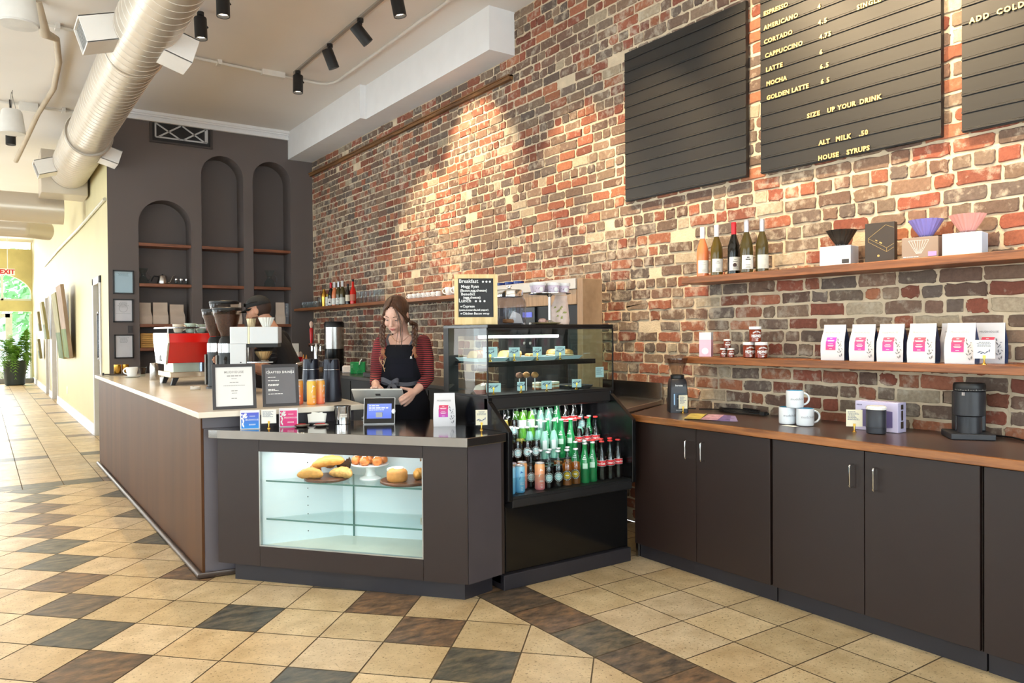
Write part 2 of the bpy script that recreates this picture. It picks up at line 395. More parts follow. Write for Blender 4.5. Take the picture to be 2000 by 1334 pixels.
# niche wall
NICH = [(1.684, 2.325, 3.187), (2.458, 3.012, 3.857), (3.142, 3.672, 3.857)]
b = B(); D = .32; NZ0 = .55
def q(*p): b.poly(p)
xs = [XC]+[v for n_ in NICH for v in n_[:2]]+[XW]
for i in range(0, len(xs), 2): q((xs[i], YB, 0), (xs[i+1], YB, 0), (xs[i+1], YB, ZC), (xs[i], YB, ZC))
for x0, x1, zt in NICH:
    r = (x1-x0)/2; cx = (x0+x1)/2; zs = zt-r; N = 28
    arc = [(cx-r*math.cos(PI*i/N), zs+r*math.sin(PI*i/N)) for i in range(N+1)]
    q((x0, YB, 0), (x1, YB, 0), (x1, YB, NZ0), (x0, YB, NZ0))
    for (xa, za), (xb, zb) in zip(arc, arc[1:]):
        q((xa, YB, za), (xb, YB, zb), (xb, YB, ZC), (xa, YB, ZC))
        q((xa, YB, za), (xb, YB, zb), (xb, YB+D, zb), (xa, YB+D, za))
    for x in (x0, x1): q((x, YB, NZ0), (x, YB+D, NZ0), (x, YB+D, zs), (x, YB, zs))
    q((x0, YB, NZ0), (x1, YB, NZ0), (x1, YB+D, NZ0), (x0, YB+D, NZ0))
    b.poly([(x0, YB+D, NZ0)]+[(x, YB+D, zz) for x, zz in arc]+[(x1, YB+D, NZ0)])
bmesh.ops.remove_doubles(b.bm, verts=b.bm.verts[:], dist=1e-5)
struct(b.done('wall_back', NICHE, normals=False), 'dark taupe wall with three arched shelf niches')
b = B()
for z0, z1, d in ((4.19, 4.22, .05), (4.215, 4.255, .03), (4.25, 4.275, .06), (4.27, ZC, .085)): b.box(XC+.001, YB-d, z0, 3.644, YB, z1)
struct(b.done('trim_1', WHITE, bevel=.006), 'white crown moulding above the niche wall')

# corridor wall with a door and a recess further down
b = B(); WT = 1.52
b.box(XC, YB+.001, 0, WT, 11.63, ZC).box(XC, 11.63, 2.16, WT, 12.33, ZC).box(XC, 12.33, 0, WT, 18.9, ZC).box(XC, 18.9, 2.35, WT, 20.2, ZC).box(XC+.35, 18.9, 0, WT+.4, 20.2, 2.36).box(XC, 20.2, 0, WT, 21.2, ZC).box(XC, 21.2, 2.35, WT, 22.2, ZC).box(XC+.3, 21.2, 0, WT+.4, 22.2, 2.36).box(XC, 22.2, 0, WT, YE, ZC)
struct(b.done('wall_corridor', OLIVE), 'cream painted corridor wall')
GREYT = mat('grey_trim_paint', (196, 192, 190), .5)
d1 = struct(B().box(XC+.06, 11.66, 0, XC+.10, 12.30, 2.13).done('door_1', mat('olive_door_paint', (176, 164, 122), .5)), 'narrow cream door in the corridor wall')
fr = B().box(XC-.02, 11.56, 0, XC+.05, 11.66, 2.23).box(XC-.02, 12.30, 0, XC+.05, 12.40, 2.23).box(XC-.02, 11.56, 2.13, XC+.05, 12.40, 2.23).done('door_frame', GREYT, d1, bevel=.004)
pts = [(XC+.0, 11.86+.09*math.cos(t)*.9, 1.42+(.27 if math.sin(t) > 0 else -.27)+.05*math.sin(t)) for t in [2*PI*i/20 for i in range(20)]]
B().tube(pts+[pts[0]], .016, 8, False).box(XC+.0, 11.84, 1.2, XC+.06, 11.88, 1.22).box(XC+.0, 11.84, 1.62, XC+.06, 11.88, 1.64).done('door_handle', mat('black_chrome', (40, 40, 42), .2, .8), d1, smooth=True)
b = B()
for y0, y1 in ((12.40, 18.9), (20.2, 21.2), (22.2, YE)): b.box(XC-.018, y0, 0, XC, y1, .16).box(XC-.026, y0, 0, XC, y1, .03)
struct(b.done('baseboard_corridor', WHITE), 'white corridor baseboard')
b = B()
for y0 in (18.82, 20.2, 21.12, 22.2): b.box(XC-.015, y0-.05, 0, XC+.1, y0+.05, 2.36)
struct(b.done('trim_2', GREYT), 'pale frames of the two recesses in the corridor')

# far end: masonry with arched openings, door and transom
b = B(); T = .35
def wallq(x0, z0, x1, z1): b.box(x0, YE, z0, x1, YE+T, z1)
ax0, ax1 = -1.35, 1.30
wallq(XL, 0, ax0, ZC); wallq(ax1, 0, XW, ZC); wallq(ax0, 2.19, ax1, 2.52); wallq(ax0, 0, ax1, .12)
N = 24; cx = (ax0+ax1)/2; hw = (ax1-ax0)/2
arc = [(cx-hw*math.cos(PI*i/N), 2.74+.68*math.sin(PI*i/N)) for i in range(N+1)]
arc2 = [(cx-1.5*math.cos(PI*i/N), 3.93+.30*math.sin(PI*i/N)) for i in range(N+1)]
for (xa, za), (xb, zb) in zip(arc, arc[1:]):
    for y in (YE, YE+T): b.poly([(xa, y, za), (xb, y, zb), (xb, y, 4.1), (xa, y, 4.1)])
    b.poly([(xa, YE, za), (xb, YE, zb), (xb, YE+T, zb), (xa, YE+T, za)])
struct(b.done('wall_far', mat('cream_masonry', (212, 200, 140), .8, var=.12, nscale=2, bump=.4, bscale=20), normals=False), 'cream masonry wall at the far end with arched window and glazed door')
FRAME = mat('white_frame_paint', (226, 230, 228), .45)
w1 = struct(B().box(ax0, YE+.1, 2.52, ax1, YE+.16, 2.58).box(-.42, YE+.1, 2.52, -.36, YE+.16, 3.38).box(.52, YE+.1, 2.52, .58, YE+.16, 3.3).done('window_1', FRAME), 'arched transom window at the far end')
B().box(ax0, YE+.12, 2.58, ax1, YE+.13, 3.42).done('pane', glass('window_glass', (240, 248, 250)), w1)
d2 = struct(B().box(-.30, YE+.08, .12, -.2, YE+.14, 2.12).box(.62, YE+.08, .12, .74, YE+.14, 2.12).box(-.30, YE+.08, 2.0, .74, YE+.14, 2.12).box(-.30, YE+.08, .12, .74, YE+.14, .35).box(-.3, YE+.09, .98, .74, YE+.13, 1.04).done('door_2', FRAME), 'white glazed door at the far end')
B().box(-.2, YE+.10, .35, .62, YE+.11, 2.0).done('pane', MATS['window_glass'], d2)
B().ball((.68, YE+.05, 1.05), (.03, .04, .03)).cyl((.68, YE+.05, 1.05), (.56, YE+.03, 1.07), .014).done('door_handle', mat('dark_metal', (50, 48, 46), .35, .8), d2, smooth=True)
w2 = struct(B().box(.74, YE+.08, .12, .80, YE+.14, 2.12).box(1.24, YE+.08, .12, 1.3, YE+.14, 2.12).box(ax0, YE+.08, .12, ax0+.08, YE+.14, 2.12).done('window_2', FRAME), 'side lights beside the far door')
B().box(.80, YE+.1, .12, 1.24, YE+.11, 2.12).box(ax0+.08, YE+.1, .12, -.3, YE+.11, 2.12).done('pane', MATS['window_glass'], w2)
b = B(); seg = [(x, zz) for x, zz in arc2]
for (xa, za), (xb, zb) in zip(seg, seg[1:]): pass
struct(B().box(XL, 27.55, .0, 1.3, YE, .14).done('trim_3', mat('grey_step', (140, 140, 142), .6)), 'grey raised kerb below the far windows')

# street side behind the camera and left side: big shop windows
def shop(nm, alongx, pos, spans, lo, hi, label):
    b = B(); g = B()
    def bx(bb, a0, z0, a1, z1, t0=0, t1=.2):
        if alongx: bb.box(a0, pos-t1, z0, a1, pos-t0, z1)
        else: bb.box(pos-t1, a0, z0, pos-t0, a1, z1)
    bx(b, lo, 0, hi, .3); bx(b, lo, 3.25, hi, ZC); e = lo
    for a0, a1 in spans: bx(b, e, .3, a0, 3.25); bx(g, a0, .3, a1, 3.25, .09, .1); e = a1
    bx(b, e, .3, hi, 3.25)
    w = struct(b.done(nm, mat('pale_plaster', (224, 218, 206), .8)), label)
    g.done('pane', MATS['window_glass'], w)
shop('wall_front', True, YF, [(-3.8, -1.6), (-1.0, 1.2), (1.6, 3.8)], XL-.2, XW, 'street wall with three shop windows')
shop('wall_left', False, XL, [(-1, 1.8), (3.2, 6), (7.4, 10.2), (12, 14.8), (16.6, 19.4)], YF-.2, YE, 'side wall with three shop windows and two added to light the corridor')  # last two window spans added for corridor light
gp = struct(B().box(-40, YE+.4, -.35, 40, 90, -.15).done('ground', mat('pavement', (190, 188, 182), .9)), 'pale pavement outside the far door')
# ------------------------------------------------------------------ ceiling: spiral duct, spotlights, speakers, pipes
GALV = mat('painted_sheet_metal', (206, 194, 178), .32, .35, var=.03, nscale=2)
REG = mat('register_white', (240, 234, 228), .45, var=.02)
BLACK = mat('matte_black', (26, 25, 26), .45, var=.08)
BLACKG = mat('gloss_black', (14, 14, 16), .22, var=.08)
LAMP = mat('lamp_glow', (255, 240, 214), .5, emit=9, var=.01)
DX, DZ, DR = 1.07, 3.78, .225
duct = thing('spiral_duct', 'long round spiral-seamed air duct running overhead beside the niche wall', 'duct', (DX, 0, DZ))
B().cyl((0, 1.5, 0), (0, 10.3, 0), DR, n=48).done('tube', GALV, duct, smooth=True)
B().cyl((0, 10.25, 0), (0, 12.6, 0), DR+.028, n=48).done('wide_tube', GALV, duct, smooth=True)
b = B()
def ringseam(y, r, w=.006): 
    pts = [(r*math.cos(t), y+.12*(t/(2*PI)), r*math.sin(t)) for t in [2*PI*i/48 for i in range(49)]]
    b.tube(pts, w, 4, False)
y = 1.6
while y < 10.1: ringseam(y, DR, .0026); y += .125
while y < 12.5: ringseam(y, DR+.028, .0026); y += .125
b.done('spiral_seam', mat('seam_highlight', (232, 226, 216), .3, .3), duct, smooth=True)
for y, r in ((10.24, DR+.027), (7.0, DR+.002)):
    b = B(); b.lathe([(r, -.02), (r+.008, -.014), (r+.008, .014), (r, .02)], 48, cap0=False, cap1=False)
    b.xf(Matrix.Translation((0, y, 0)) @ Matrix.Rotation(R(90), 4, 'X')).done('joint_collar', GALV, duct, smooth=True)
def register(y, side, tilt, z0, z1, out, base=.15, ln=.32):
    # x axis points away from the duct
    ang = R(tilt)
    m = Matrix.Translation((0, y, 0)) @ (Matrix.Rotation(ang, 4, 'Y') if side > 0 else Matrix.Rotation(PI, 4, 'Z') @ Matrix.Rotation(ang, 4, 'Y') @ Matrix.Translation((0, -ln, 0)))
    bb = B()
    bb.box(base, 0, z0, out, .012, z1, m).box(base, ln-.012, z0, out, ln, z1, m).box(base, 0, z0, out, ln, z0+.012, m).box(base, 0, z1-.012, out, ln, z1, m)
    rg = bb.done('register', REG, duct, bevel=.003)
    g = B(); nb = 6
    for i in range(nb):
        yy = .02+(ln-.04)*(i+.5)/nb
        g.box(out-.03, yy-.012, z0+.02, out-.012, yy-.004, z1-.02, m)
    g.box(out-.06, .012, z0+.012, out-.055, ln-.012, z1-.012, m)
    g.done('grille', mat('register_grey', (170, 168, 166), .5), rg)
register(6.45, -1, 18, -.063, .137, .436); register(6.25, 1, 17, -.177, .02, .36)
register(10.45, 1, 17, -.16, .02, .40, .2); register(11.9, -1, 18, -.09, .11, .46, .2)
tag(B().cyl((-4.2, 13.45, 3.33), (1.05, 13.45, 3.33), .22, n=32).cyl((-4.2, 13.45, 3.33), (-4.15, 13.45, 3.33), .23, n=32).done('cross_duct', GALV, smooth=True), 'thick horizontal air duct crossing the corridor under the ceiling, upper of two', 'duct')
tag(B().cyl((-4.2, 15.2, 3.22), (.62, 15.2, 3.22), .15, n=28).ball((.62, 15.2, 3.22), (.15, .15, .15)).cyl((.62, 15.2, 3.22), (.98, 15.4, 3.22), .15, n=28).done('cross_duct', GALV, smooth=True), 'thinner horizontal air duct crossing the corridor below the thick one', 'duct')
tag(B().box(.72, 12.62, 3.44, 1.30, 13.2, 4.06).done('duct_plenum', GALV, bevel=.01), 'boxy sheet metal plenum where the ducts meet the corridor wall', 'duct box')

def spot_lamp(loc, target, label, power=0, size=R(60), blend=.55, roll=0, ln=.19, r=.054):
    t = thing('track_spotlight', label, 'spotlight', loc, 0, 'black ceiling spotlights')
    B().cyl((0, 0, 0), (0, 0, -.03), .03, n=14).cyl((0, 0, -.03), (0, 0, -.06), .018, n=12).done('mount', BLACK, t, smooth=True)
    pv = Vector((0, 0, -.13)); d = (Vector(target)-Vector(loc)-pv).normalized(); a = d.orthogonal().normalized()
    side = Vector((0, 0, 1)).cross(d); side = side.normalized() if side.length > .05 else Vector((1, 0, 0))
    hc = pv+side*0
    B().cyl((0, 0, -.05), pv+side*(r+.008), .008, n=8).done('arm', BLACK, t, smooth=True)
    p0, p1 = hc-d*ln*.42, hc+d*ln*.58
    bb = B(); a2 = d.cross(a)
    rings = [bb.ring(p, a, a2, rr, 28) for p, rr in ((p0, r*.97), (p0+d*.004, r), (p1, r), (p1, r*.9), (p1-d*.028, r*.84))]
    bb.skin(rings, True, False); h = bb.done('housing', BLACK, t, smooth=True)
    B().cyl(p1-d*.034, p1-d*.028, r*.84, n=28).done('lens', LAMP if power else mat('lens_off', (150, 148, 140), .3), h)
    if power:
        l = bpy.data.lights.new('spot_beam', 'SPOT'); l.energy = power; l.color = (1, .76, .46); l.spot_size = size; l.spot_blend = blend; l.shadow_soft_size = .03
        o = bpy.data.objects.new('spot_beam', l); COL.objects.link(o); o.parent = t
        o.location = p1+d*.012; o.rotation_euler = d.to_track_quat('-Z', 'Y').to_euler()
    return t
ZT = ZC-.022
tag(B().box(2.86, 1.0, ZT, 2.89, 8.32, ZC-.001).done('lighting_track', mat('track_grey', (150, 144, 138), .5)), 'thin straight lighting track on the ceiling parallel to the brick wall', 'track')
spot_lamp((2.875, 8.21, ZT), (2.75, 8.0, 0), 'black track spotlight at the far end of the ceiling track', 50)
spot_lamp((2.875, 7.28, ZT), (4.0, 7.35, 1.6), 'second black track spotlight from the far end of the ceiling track', 360)
spot_lamp((2.875, 6.54, ZT), (4.0, 6.35, 2.9), 'strongly tilted black track spotlight aimed at the brick wall', 330)
spot_lamp((2.875, 5.78, ZT), (3.5, 5.5, .5), 'black track spotlight hanging straight down with its lens glowing near the white beam', 110)
for i, (yy, tg, pw, cn) in enumerate(((5.0, (4.0, 4.75, 2.1), 290, 54), (4.1, (4.0, 3.9, 2.1), 290, 54), (3.2, (4.0, 2.9, 2.5), 270, 62), (2.45, (4.0, 2.1, 2.6), 290, 66), (1.7, (4.0, 1.4, 2.4), 260, 60))):  # unseen track heads, assumed from the warm light on wall and boards
    spot_lamp((2.875, yy, ZT), tg, 'assumed black track spotlight out of the picture above the '+('display fridge', 'plain black board', 'gap between the boards', 'drinks board', 'wall shelves')[i], pw, R(cn), .7)
spot_lamp((1.64, 7.19, ZT), (1.72, 7.0, 0), 'black ceiling spotlight with glowing lens beside the spiral duct', 120, R(95))
spot_lamp((1.678, 6.58, ZT), (1.7, 6.4, 0), 'black ceiling spotlight cut off by the top edge, between duct and track', 120, R(95))
spot_lamp((.18, 7.5, ZT), (.1, 7.3, 0), 'black ceiling spotlight in the top corner beside the large white speaker', 60)
spot_lamp((.33, 11.2, 4.0), (.33, 11.1, 0), 'black ceiling spotlight below the smaller white speaker', 60)
tag(B().cyl((.33, 11.2, 4.0), (.33, 11.2, ZC), .012).done('drop_rod', BLACK), 'thin rod dropping from the ceiling to the spotlight by the small speaker', 'rod')

PIPE = mat('pipe_white', (226, 220, 212), .5)
def arcpts(pts, rad=.12):
    out = []; P_ = [Vector(p) for p in pts]
    for i, p in enumerate(P_):
        if i in (0, len(P_)-1): out.append(p); continue
        a, c = (P_[i-1]-p).normalized(), (P_[i+1]-p).normalized()
        for t in range(5):
            u = t/4; out.append((p+a*rad)*(1-u)**2+p*2*u*(1-u)+(p+c*rad)*u*u)
    return out
cd = thing('ceiling_conduit', 'white conduit pipe crossing the ceiling and bending along the beam', 'pipe', (0, 0, 0))
B().tube(arcpts([(.3, 8.22, 4.285), (1.9, 8.40, 4.285), (3.36, 8.5, 4.285), (3.35, 5.0, 4.285)], .25), .016, 10).done('pipe', PIPE, cd, smooth=True)
for x in (.62, 1.35, 2.1): B().box(x-.02, 8.2+.11*x-.06, 4.262, x+.02, 8.3+.11*x-.06, ZC).done('clip', PIPE, cd)
B().box(2.55, 8.40, 4.25, 2.8, 8.47, ZC).done('junction_box', PIPE, cd)
cd2 = thing('ceiling_conduit', 'white conduit pipe on the ceiling behind the small speaker', 'pipe')
B().tube([(-.6, 11.2, 4.285), (1.28, 11.31, 4.285)], .018, 10).done('pipe', PIPE, cd2, smooth=True)
for x in (-.2, .9): B().box(x-.02, 11.16+.05*x, 4.26, x+.02, 11.3+.05*x, ZC).done('clip', PIPE, cd2)
B().box(.42, 11.2, 4.2, .62, 11.3, ZC).done('junction_box', PIPE, cd2)
def speaker(loc, s, label):
    t = thing('pendant_speaker', label, 'speaker', loc, 0, 'white pendant speakers')
    B().lathe([(.06*s, .30*s), (.1*s, .29*s), (.118*s, .26*s), (.15*s, .03*s), (.152*s, 0)], 32, cap1=False).done('housing', mat('speaker_white', (232, 228, 222), .4), t, smooth=True)
    B().lathe([(.15*s, .004), (.142*s, -.012*s), (.01, -.022*s)], 32, cap0=False).done('grille', mat('speaker_grille', (222, 218, 212), .6, bump=.3, bscale=200), t, smooth=True)
    b = B()
    for k in range(3): b.cyl((.05*s*math.cos(k*2.1), .05*s*math.sin(k*2.1), .29*s), (0, 0, ZC-loc[2]-.02), .003, n=5)
    b.cyl((0, 0, .29*s), (.01, 0, ZC-loc[2]), .004, n=5); b.done('hanging_cable', mat('cable_grey', (150, 146, 140), .5), t)
speaker((.27, 7.1, 3.85), .95, 'large white cone-shaped pendant speaker near the top corner')
speaker((.33, 10.75, 3.81), .92, 'smaller white pendant speaker further down the corridor')
tag(B().tube([(.44, 7.75, 4.30), (.50, 7.95, 4.1), (.62, 8.4, 4.22), (.70, 9.2, 4.26), (.72, 10.2, 4.25), (.62, 11.3, 4.2), (.52, 11.9, 4.0), (.42, 12.4, 3.8)], [.03, .045, .03, .03, .03, .03, .03, .03], 10).done('insulated_hose', mat('wrapped_hose', (196, 180, 158), .7, bump=.5, bscale=30), smooth=True), 'sagging wrapped hose and cable run below the ceiling beside the speakers', 'hose')
tag(B().tube([(XC-.02, YB+.06, 3.15), (XC-.03, 14, 3.13), (XC-.03, 18, 3.16), (XC-.02, 22.2, 3.15)], .022, 8).done('wall_pipe', mat('bare_pipe', (196, 190, 170), .4, .3), smooth=True), 'thin pipe running high along the cream corridor wall', 'pipe')
e = thing('exit_sign', 'white hanging EXIT sign with red letters at the far end of the corridor', 'sign', (.63, 25.38, 3.21))
B().box(-.19, -.03, -.085, .17, .03, .085).done('sign_box', mat('sign_white', (246, 244, 240), .4), e, bevel=.006)
text(e, 'EXIT', .17, mat('sign_red', (206, 40, 40), .5), (-.01, -.032, -.058), name='lettering', align='CENTER', bold=.006)
B().cyl((.0, 0, .085), (.0, 0, ZC-3.21), .01).done('drop_rod', WHITE, e)

# far end of the corridor: fern, pictures, outdoor greenery
POT = mat('dark_pot', (44, 56, 58), .4)
f = thing('potted_fern', 'bushy green fern spilling over its dark pot by the far glass door', 'plant', (.80, 26.6, 0)); f.scale = (1.25, 1.1, 1.15)
B().lathe([(.16, 0), (.2, .02), (.24, .58), (.26, .62), (.22, .62), (.2, .55)], 24, cap1=True).done('pot', POT, f, smooth=True)
b = B(); rr = random.Random(5)
for k in range(74):
    a_ = rr.uniform(0, 2*PI); L = rr.uniform(.6, 1.05); up = rr.uniform(.5, 1.25); pts = []
    for s in range(9):
        u = s/8; r_ = L*u*(.8 if up > .7 else 1); pts.append(Vector((min(.24, math.cos(a_)*r_*.8), math.sin(a_)*r_*.55, .62+up*u*1.25-1.15*u*u*(1.25-up*.5))))
    for s in range(1, 9):
        d = (pts[s]-pts[s-1]).normalized(); sd = d.cross(Vector((0, 0, 1))).normalized(); wl_ = .10*math.sin(PI*min(1, (s+.6)/9))+.015
        for g in (-1, 1):
            p = pts[s-1]; tip = p+sd*g*wl_+d*.045-Vector((0, 0, .02)); b.poly([p-d*.014, p+d*.02, tip])
            p = (pts[s-1]+pts[s])/2; tip = p+sd*g*wl_+d*.045-Vector((0, 0, .02)); b.poly([p-d*.014, p+d*.02, tip])
b.done('fronds', mat('fern_green', (86, 132, 36), .5, var=.3, nscale=9), f, normals=False)
CAN = {}
def canvas(y0, y1, z0, z1, top, bot, tilt, label, split=.4):
    t = thing('canvas_picture', label, 'picture', (XC-.02, (y0+y1)/2, (z0+z1)/2), 0, 'canvases along the corridor wall')
    m = Matrix.Rotation(tilt, 4, 'Y'); h = (z1-z0)/2; w = (y1-y0)/2; o = -.06-abs(math.sin(tilt))*h*.9
    mm = Matrix.Translation((o, 0, 0)) @ m
    B().box(-.025, -w, -h, .03, w, h, mm).done('canvas', mat('canvas_'+label.split()[0], top, .7, var=.25, nscale=3), t, bevel=.004)
    B().box(-.028, -w*.99, -h*.99, -.024, w*.99, -h+2*h*split, mm).done('painted_lower_half', mat('paint_'+label.split()[0], bot, .7, var=.3, nscale=4), t)
canvas(14.95, 15.9, 1.04, 2.30, (150, 126, 104), (92, 110, 52), -.10, 'brown and green landscape canvas nearest along the corridor wall')
canvas(16.1, 17.1, 1.0, 2.22, (142, 134, 92), (84, 102, 60), -.10, 'olive landscape canvas second along the corridor wall')
canvas(20.25, 20.95, 1.35, 2.2, (150, 140, 90), (96, 110, 60), -.12, 'pale small canvas on the wall between the two corridor recesses')
canvas(22.8, 23.3, 1.55, 2.05, (140, 128, 88), (92, 100, 60), -.1, 'tiny upper canvas near the far window')
canvas(22.8, 23.3, .85, 1.35, (128, 120, 80), (82, 94, 60), -.1, 'dark lower canvas near the far window below another')
tag(B().box(XC-.008, 16.62, .33, XC, 16.72, .47).done('wall_outlet', WHITE), 'white wall outlet low on the corridor wall', 'outlet')
b = B(); rr = random.Random(9)
for k in range(1500):
    a_, u = rr.uniform(0, 2*PI), rr.random()**.5; c = Vector((2.2+2.6*u*math.cos(a_), 40+1.5*rr.uniform(-1, 1), 3.3+2.0*u*math.sin(a_)))
    n_ = Vector((rr.uniform(-1, 1), rr.uniform(-1, 1), rr.uniform(-1, 1))).normalized(); s_ = n_.orthogonal()*.16; t_ = n_.cross(s_)
    b.poly([c-s_, c-t_*.5, c+s_, c+t_*.5])
tr = thing('street_tree', 'leafy green tree outside the far glass door', 'tree', (0, 0, 0))
b.done('foliage', mat('leaf_green', (120, 170, 110), .6, var=.3, nscale=2), tr, normals=False)
B().tube([(2.2, 40, -.15), (2.15, 40, 1.2), (2.25, 40, 3)], [.16, .12, .08], 10).done('trunk', mat('bark', (110, 92, 74), .9), tr, smooth=True)

# niche wall furnishings
SHW = wood('niche_shelf_wood', (96, 54, 34), (146, 86, 54), (.6, 7, 7), .45)
for i, (x0, x1, zt) in enumerate(NICH):
    for k, z in enumerate((2.62, 2.095, 1.568, 1.258)):
        tag(B().box(x0+.002, YB+.004, z-.04, x1-.002, YB+D-.004, z).done('niche_shelf', SHW, bevel=.003),
            'reddish wooden shelf, %s in the %s' % (('highest', 'second', 'third', 'lowest')[k], ('short arched niche', 'tall middle niche', 'tall niche beside the brick wall')[i]), 'shelf', 'shelves of the arched niches')
v = thing('ceiling_vent', 'dark rectangular grille with a pale zigzag pattern high on the taupe wall', 'vent', (2.22, YB, 4.095))
B().box(-.39, -.02, -.165, .39, 0, -.14).box(-.39, -.02, .14, .39, 0, .165).box(-.39, -.02, -.14, -.36, 0, .14).box(.36, -.02, -.14, .39, 0, .14).done('frame', mat('vent_frame', (64, 56, 54), .5), v)
B().box(-.36, -.008, -.14, .36, -.002, .14).done('mesh_panel', mat('vent_black', (26, 25, 27), .6), v)
b = B()
def stroke(p, q_, w=.010):
    p, q_ = Vector(p), Vector(q_); d = (q_-p).normalized(); n_ = Vector((-d.z, 0, d.x))*w; b.poly([p-n_, q_-n_, q_+n_, p+n_])
yv = -.011
for p, q_ in (((-.32, yv, -.09), (-.32, yv, .09)), ((.32, yv, -.09), (.32, yv, .09)), ((.30, yv, -.09), (.30, yv, .09)), ((-.32, yv, -.09), (.32, yv, -.09)), ((-.32, yv, .09), (-.02, yv, -.09)), ((-.29, yv, -.09), (-.01, yv, .09)), ((.01, yv, .09), (.29, yv, -.09)), ((.02, yv, -.09), (.31, yv, .09))): stroke(p, q_)
b.done('zigzag_pattern', mat('vent_pale', (190, 190, 192), .5), v, normals=False)
FRB = mat('frame_black', (34, 32, 34), .4)
for i, (x0, x1, z0, z1, lab) in enumerate(((1.382, 1.622, 1.950, 2.252, 'topmost framed certificate with a glossy reflection on the taupe wall'), (1.379, 1.610, 1.590, 1.886, 'middle framed certificate with a round drawing on the taupe wall'), (1.386, 1.610, 1.129, 1.434, 'lowest framed sheet on the taupe wall, below the small switch'))):
    w, h = (x1-x0)/2, (z1-z0)/2
    t = thing('framed_certificate', lab, 'frame', ((x0+x1)/2, YB, (z0+z1)/2), 0, 'framed papers on the taupe wall')
    B().box(-w, -.022, -h, w, 0, -h+.016).box(-w, -.022, h-.016, w, 0, h).box(-w, -.022, -h, -w+.016, 0, h).box(w-.016, -.022, -h, w, 0, h).done('frame', FRB, t, bevel=.002)
    B().box(-w+.016, -.010, -h+.016, w-.016, -.002, h-.016).done('paper', mat('paper_grey', (206, 204, 208), .5), t)
    if i == 0: B().box(-w+.016, -.0125, -h+.016, w-.016, -.0115, h-.016).done('pane', MATS['window_glass'], t)
    b = B(); lines(b, -w+.05, h-.045, 2*w-.1, .006, 5 if i else 3, -.0112, 2.4, True, True, i)
    if i == 1:
        for k in range(24): a0, a1 = 2*PI*k/24, 2*PI*(k+1)/24; b.poly([(.05*math.cos(a0), -.0112, .03+.05*math.sin(a0)), (.05*math.cos(a1), -.0112, .03+.05*math.sin(a1)), (.046*math.cos(a1), -.0112, .03+.046*math.sin(a1)), (.046*math.cos(a0), -.0112, .03+.046*math.sin(a0))])
        b.poly([(-w+.03, -.0112, -.04), (w-.03, -.0112, -.04), (w-.03, -.0112, -.037), (-w+.03, -.0112, -.037)])
    b.done('print', mat('print_grey', (150, 150, 154), .6), t, normals=False)
tag(B().box(1.545, YB-.02, 1.455, 1.60, YB, 1.545).box(1.56, YB-.028, 1.48, 1.585, YB-.02, 1.52).done('wall_switch', mat('dark_switch', (58, 52, 52), .4)), 'small dark wall switch between two framed papers', 'switch')

spot_lamp((1.4, 3.4, ZT), (3.97, 2.1, 2.9), 'assumed black ceiling spotlight out of the picture aimed at the drinks board for sheen', 300, R(50), .7)  # unseen lamp, added to give the drinks board its sheen
# unseen ceiling lamps added as fill over the corridor side
for i, (x, y) in enumerate(((-1.2, 2.2), (-1.2, 5.0), (-1.2, 7.8), (.3, 3.4))):
    spot_lamp((x, y, ZT), (x+.15, y+.1, 0), 'added black fill spotlight out of the picture, %s' % ('first over the corridor', 'second over the corridor', 'third over the corridor', 'over the open floor')[i], 60, R(105), .8)
# ------------------------------------------------------------------ counters, cabinets, shelves, boards, fridge
STEEL = mat('brushed_steel', (188, 184, 180), .26, 1.0, var=.06, nscale=3, stretch=(1, 30, 30))
STEELD = mat('steel_top', (150, 148, 146), .12, 1.0, var=.08, nscale=2)
CHROME = mat('chrome', (214, 214, 214), .12, 1.0, var=.02)
GOLD = mat('brass', (206, 160, 74), .22, 1.0, var=.05)
LAM = mat('dark_brown_laminate', (40, 27, 23), .45, var=.05, nscale=1.5)
LAM2 = mat('taupe_laminate', (92, 86, 92), .45, var=.04, nscale=1.5)
TOE = mat('toe_kick_black', (40, 37, 42), .5)
OILW = wood('oiled_edge_wood', (112, 66, 32), (172, 110, 58), (7, .5, 7), .38, .2)
SHELFW = wood('shelf_wood', (102, 60, 32), (158, 98, 54), (7, .45, 7), .42)
PAPER = mat('white_card', (232, 230, 222), .6, var=.02)
INK = mat('black_ink', (40, 38, 40), .6)
CREAMC = mat('cream_card', (228, 220, 194), .6, var=.03)

# wall cabinets: three units, each with a pair of doors
def cabinet(y1, y0, label):
    t = thing('base_cabinet', label, 'cabinet', (3.36, y1, 0), 0, 'dark cabinets along the brick wall'); L = y1-y0
    B().box(.02, -L+.002, .09, .60, -.002, .862).done('body', LAM, t)
    B().box(.05, -L+.001, .0, .58, -.001, .09).done('toe_kick', TOE, t)
    for k, (a, c, hy) in enumerate(((-.004, -L/2+.002, -L/2+.055), (-L/2-.002, -L+.006, -L/2-.06))):
        d = B().box(0, c, .095, .02, a, .858).done('door', LAM, t, bevel=.0015)
        B().tube(arcpts([(.0, hy, .685), (-.032, hy, .685), (-.032, hy, .79), (.0, hy, .79)], .012), .0045, 8).done('handle', CHROME, d, smooth=True)
    return t
for a, c, lb in ((3.515, 2.502, 'dark brown two-door cabinet beside the display fridge'), (2.496, 1.484, 'dark brown two-door cabinet under the stacked mugs, second from the fridge'), (1.478, .47, 'dark brown cabinet at the right picture edge, third from the fridge'), (.464, -.55, 'dark brown cabinet beyond the picture edge, fourth from the fridge')):
    cabinet(a, c, lb)
tag(B().box(3.39, 3.517, 0, 3.96, 3.535, .862).done('cabinet_end_panel', STEEL), 'thin steel end panel between fridge and dark cabinets', 'panel')
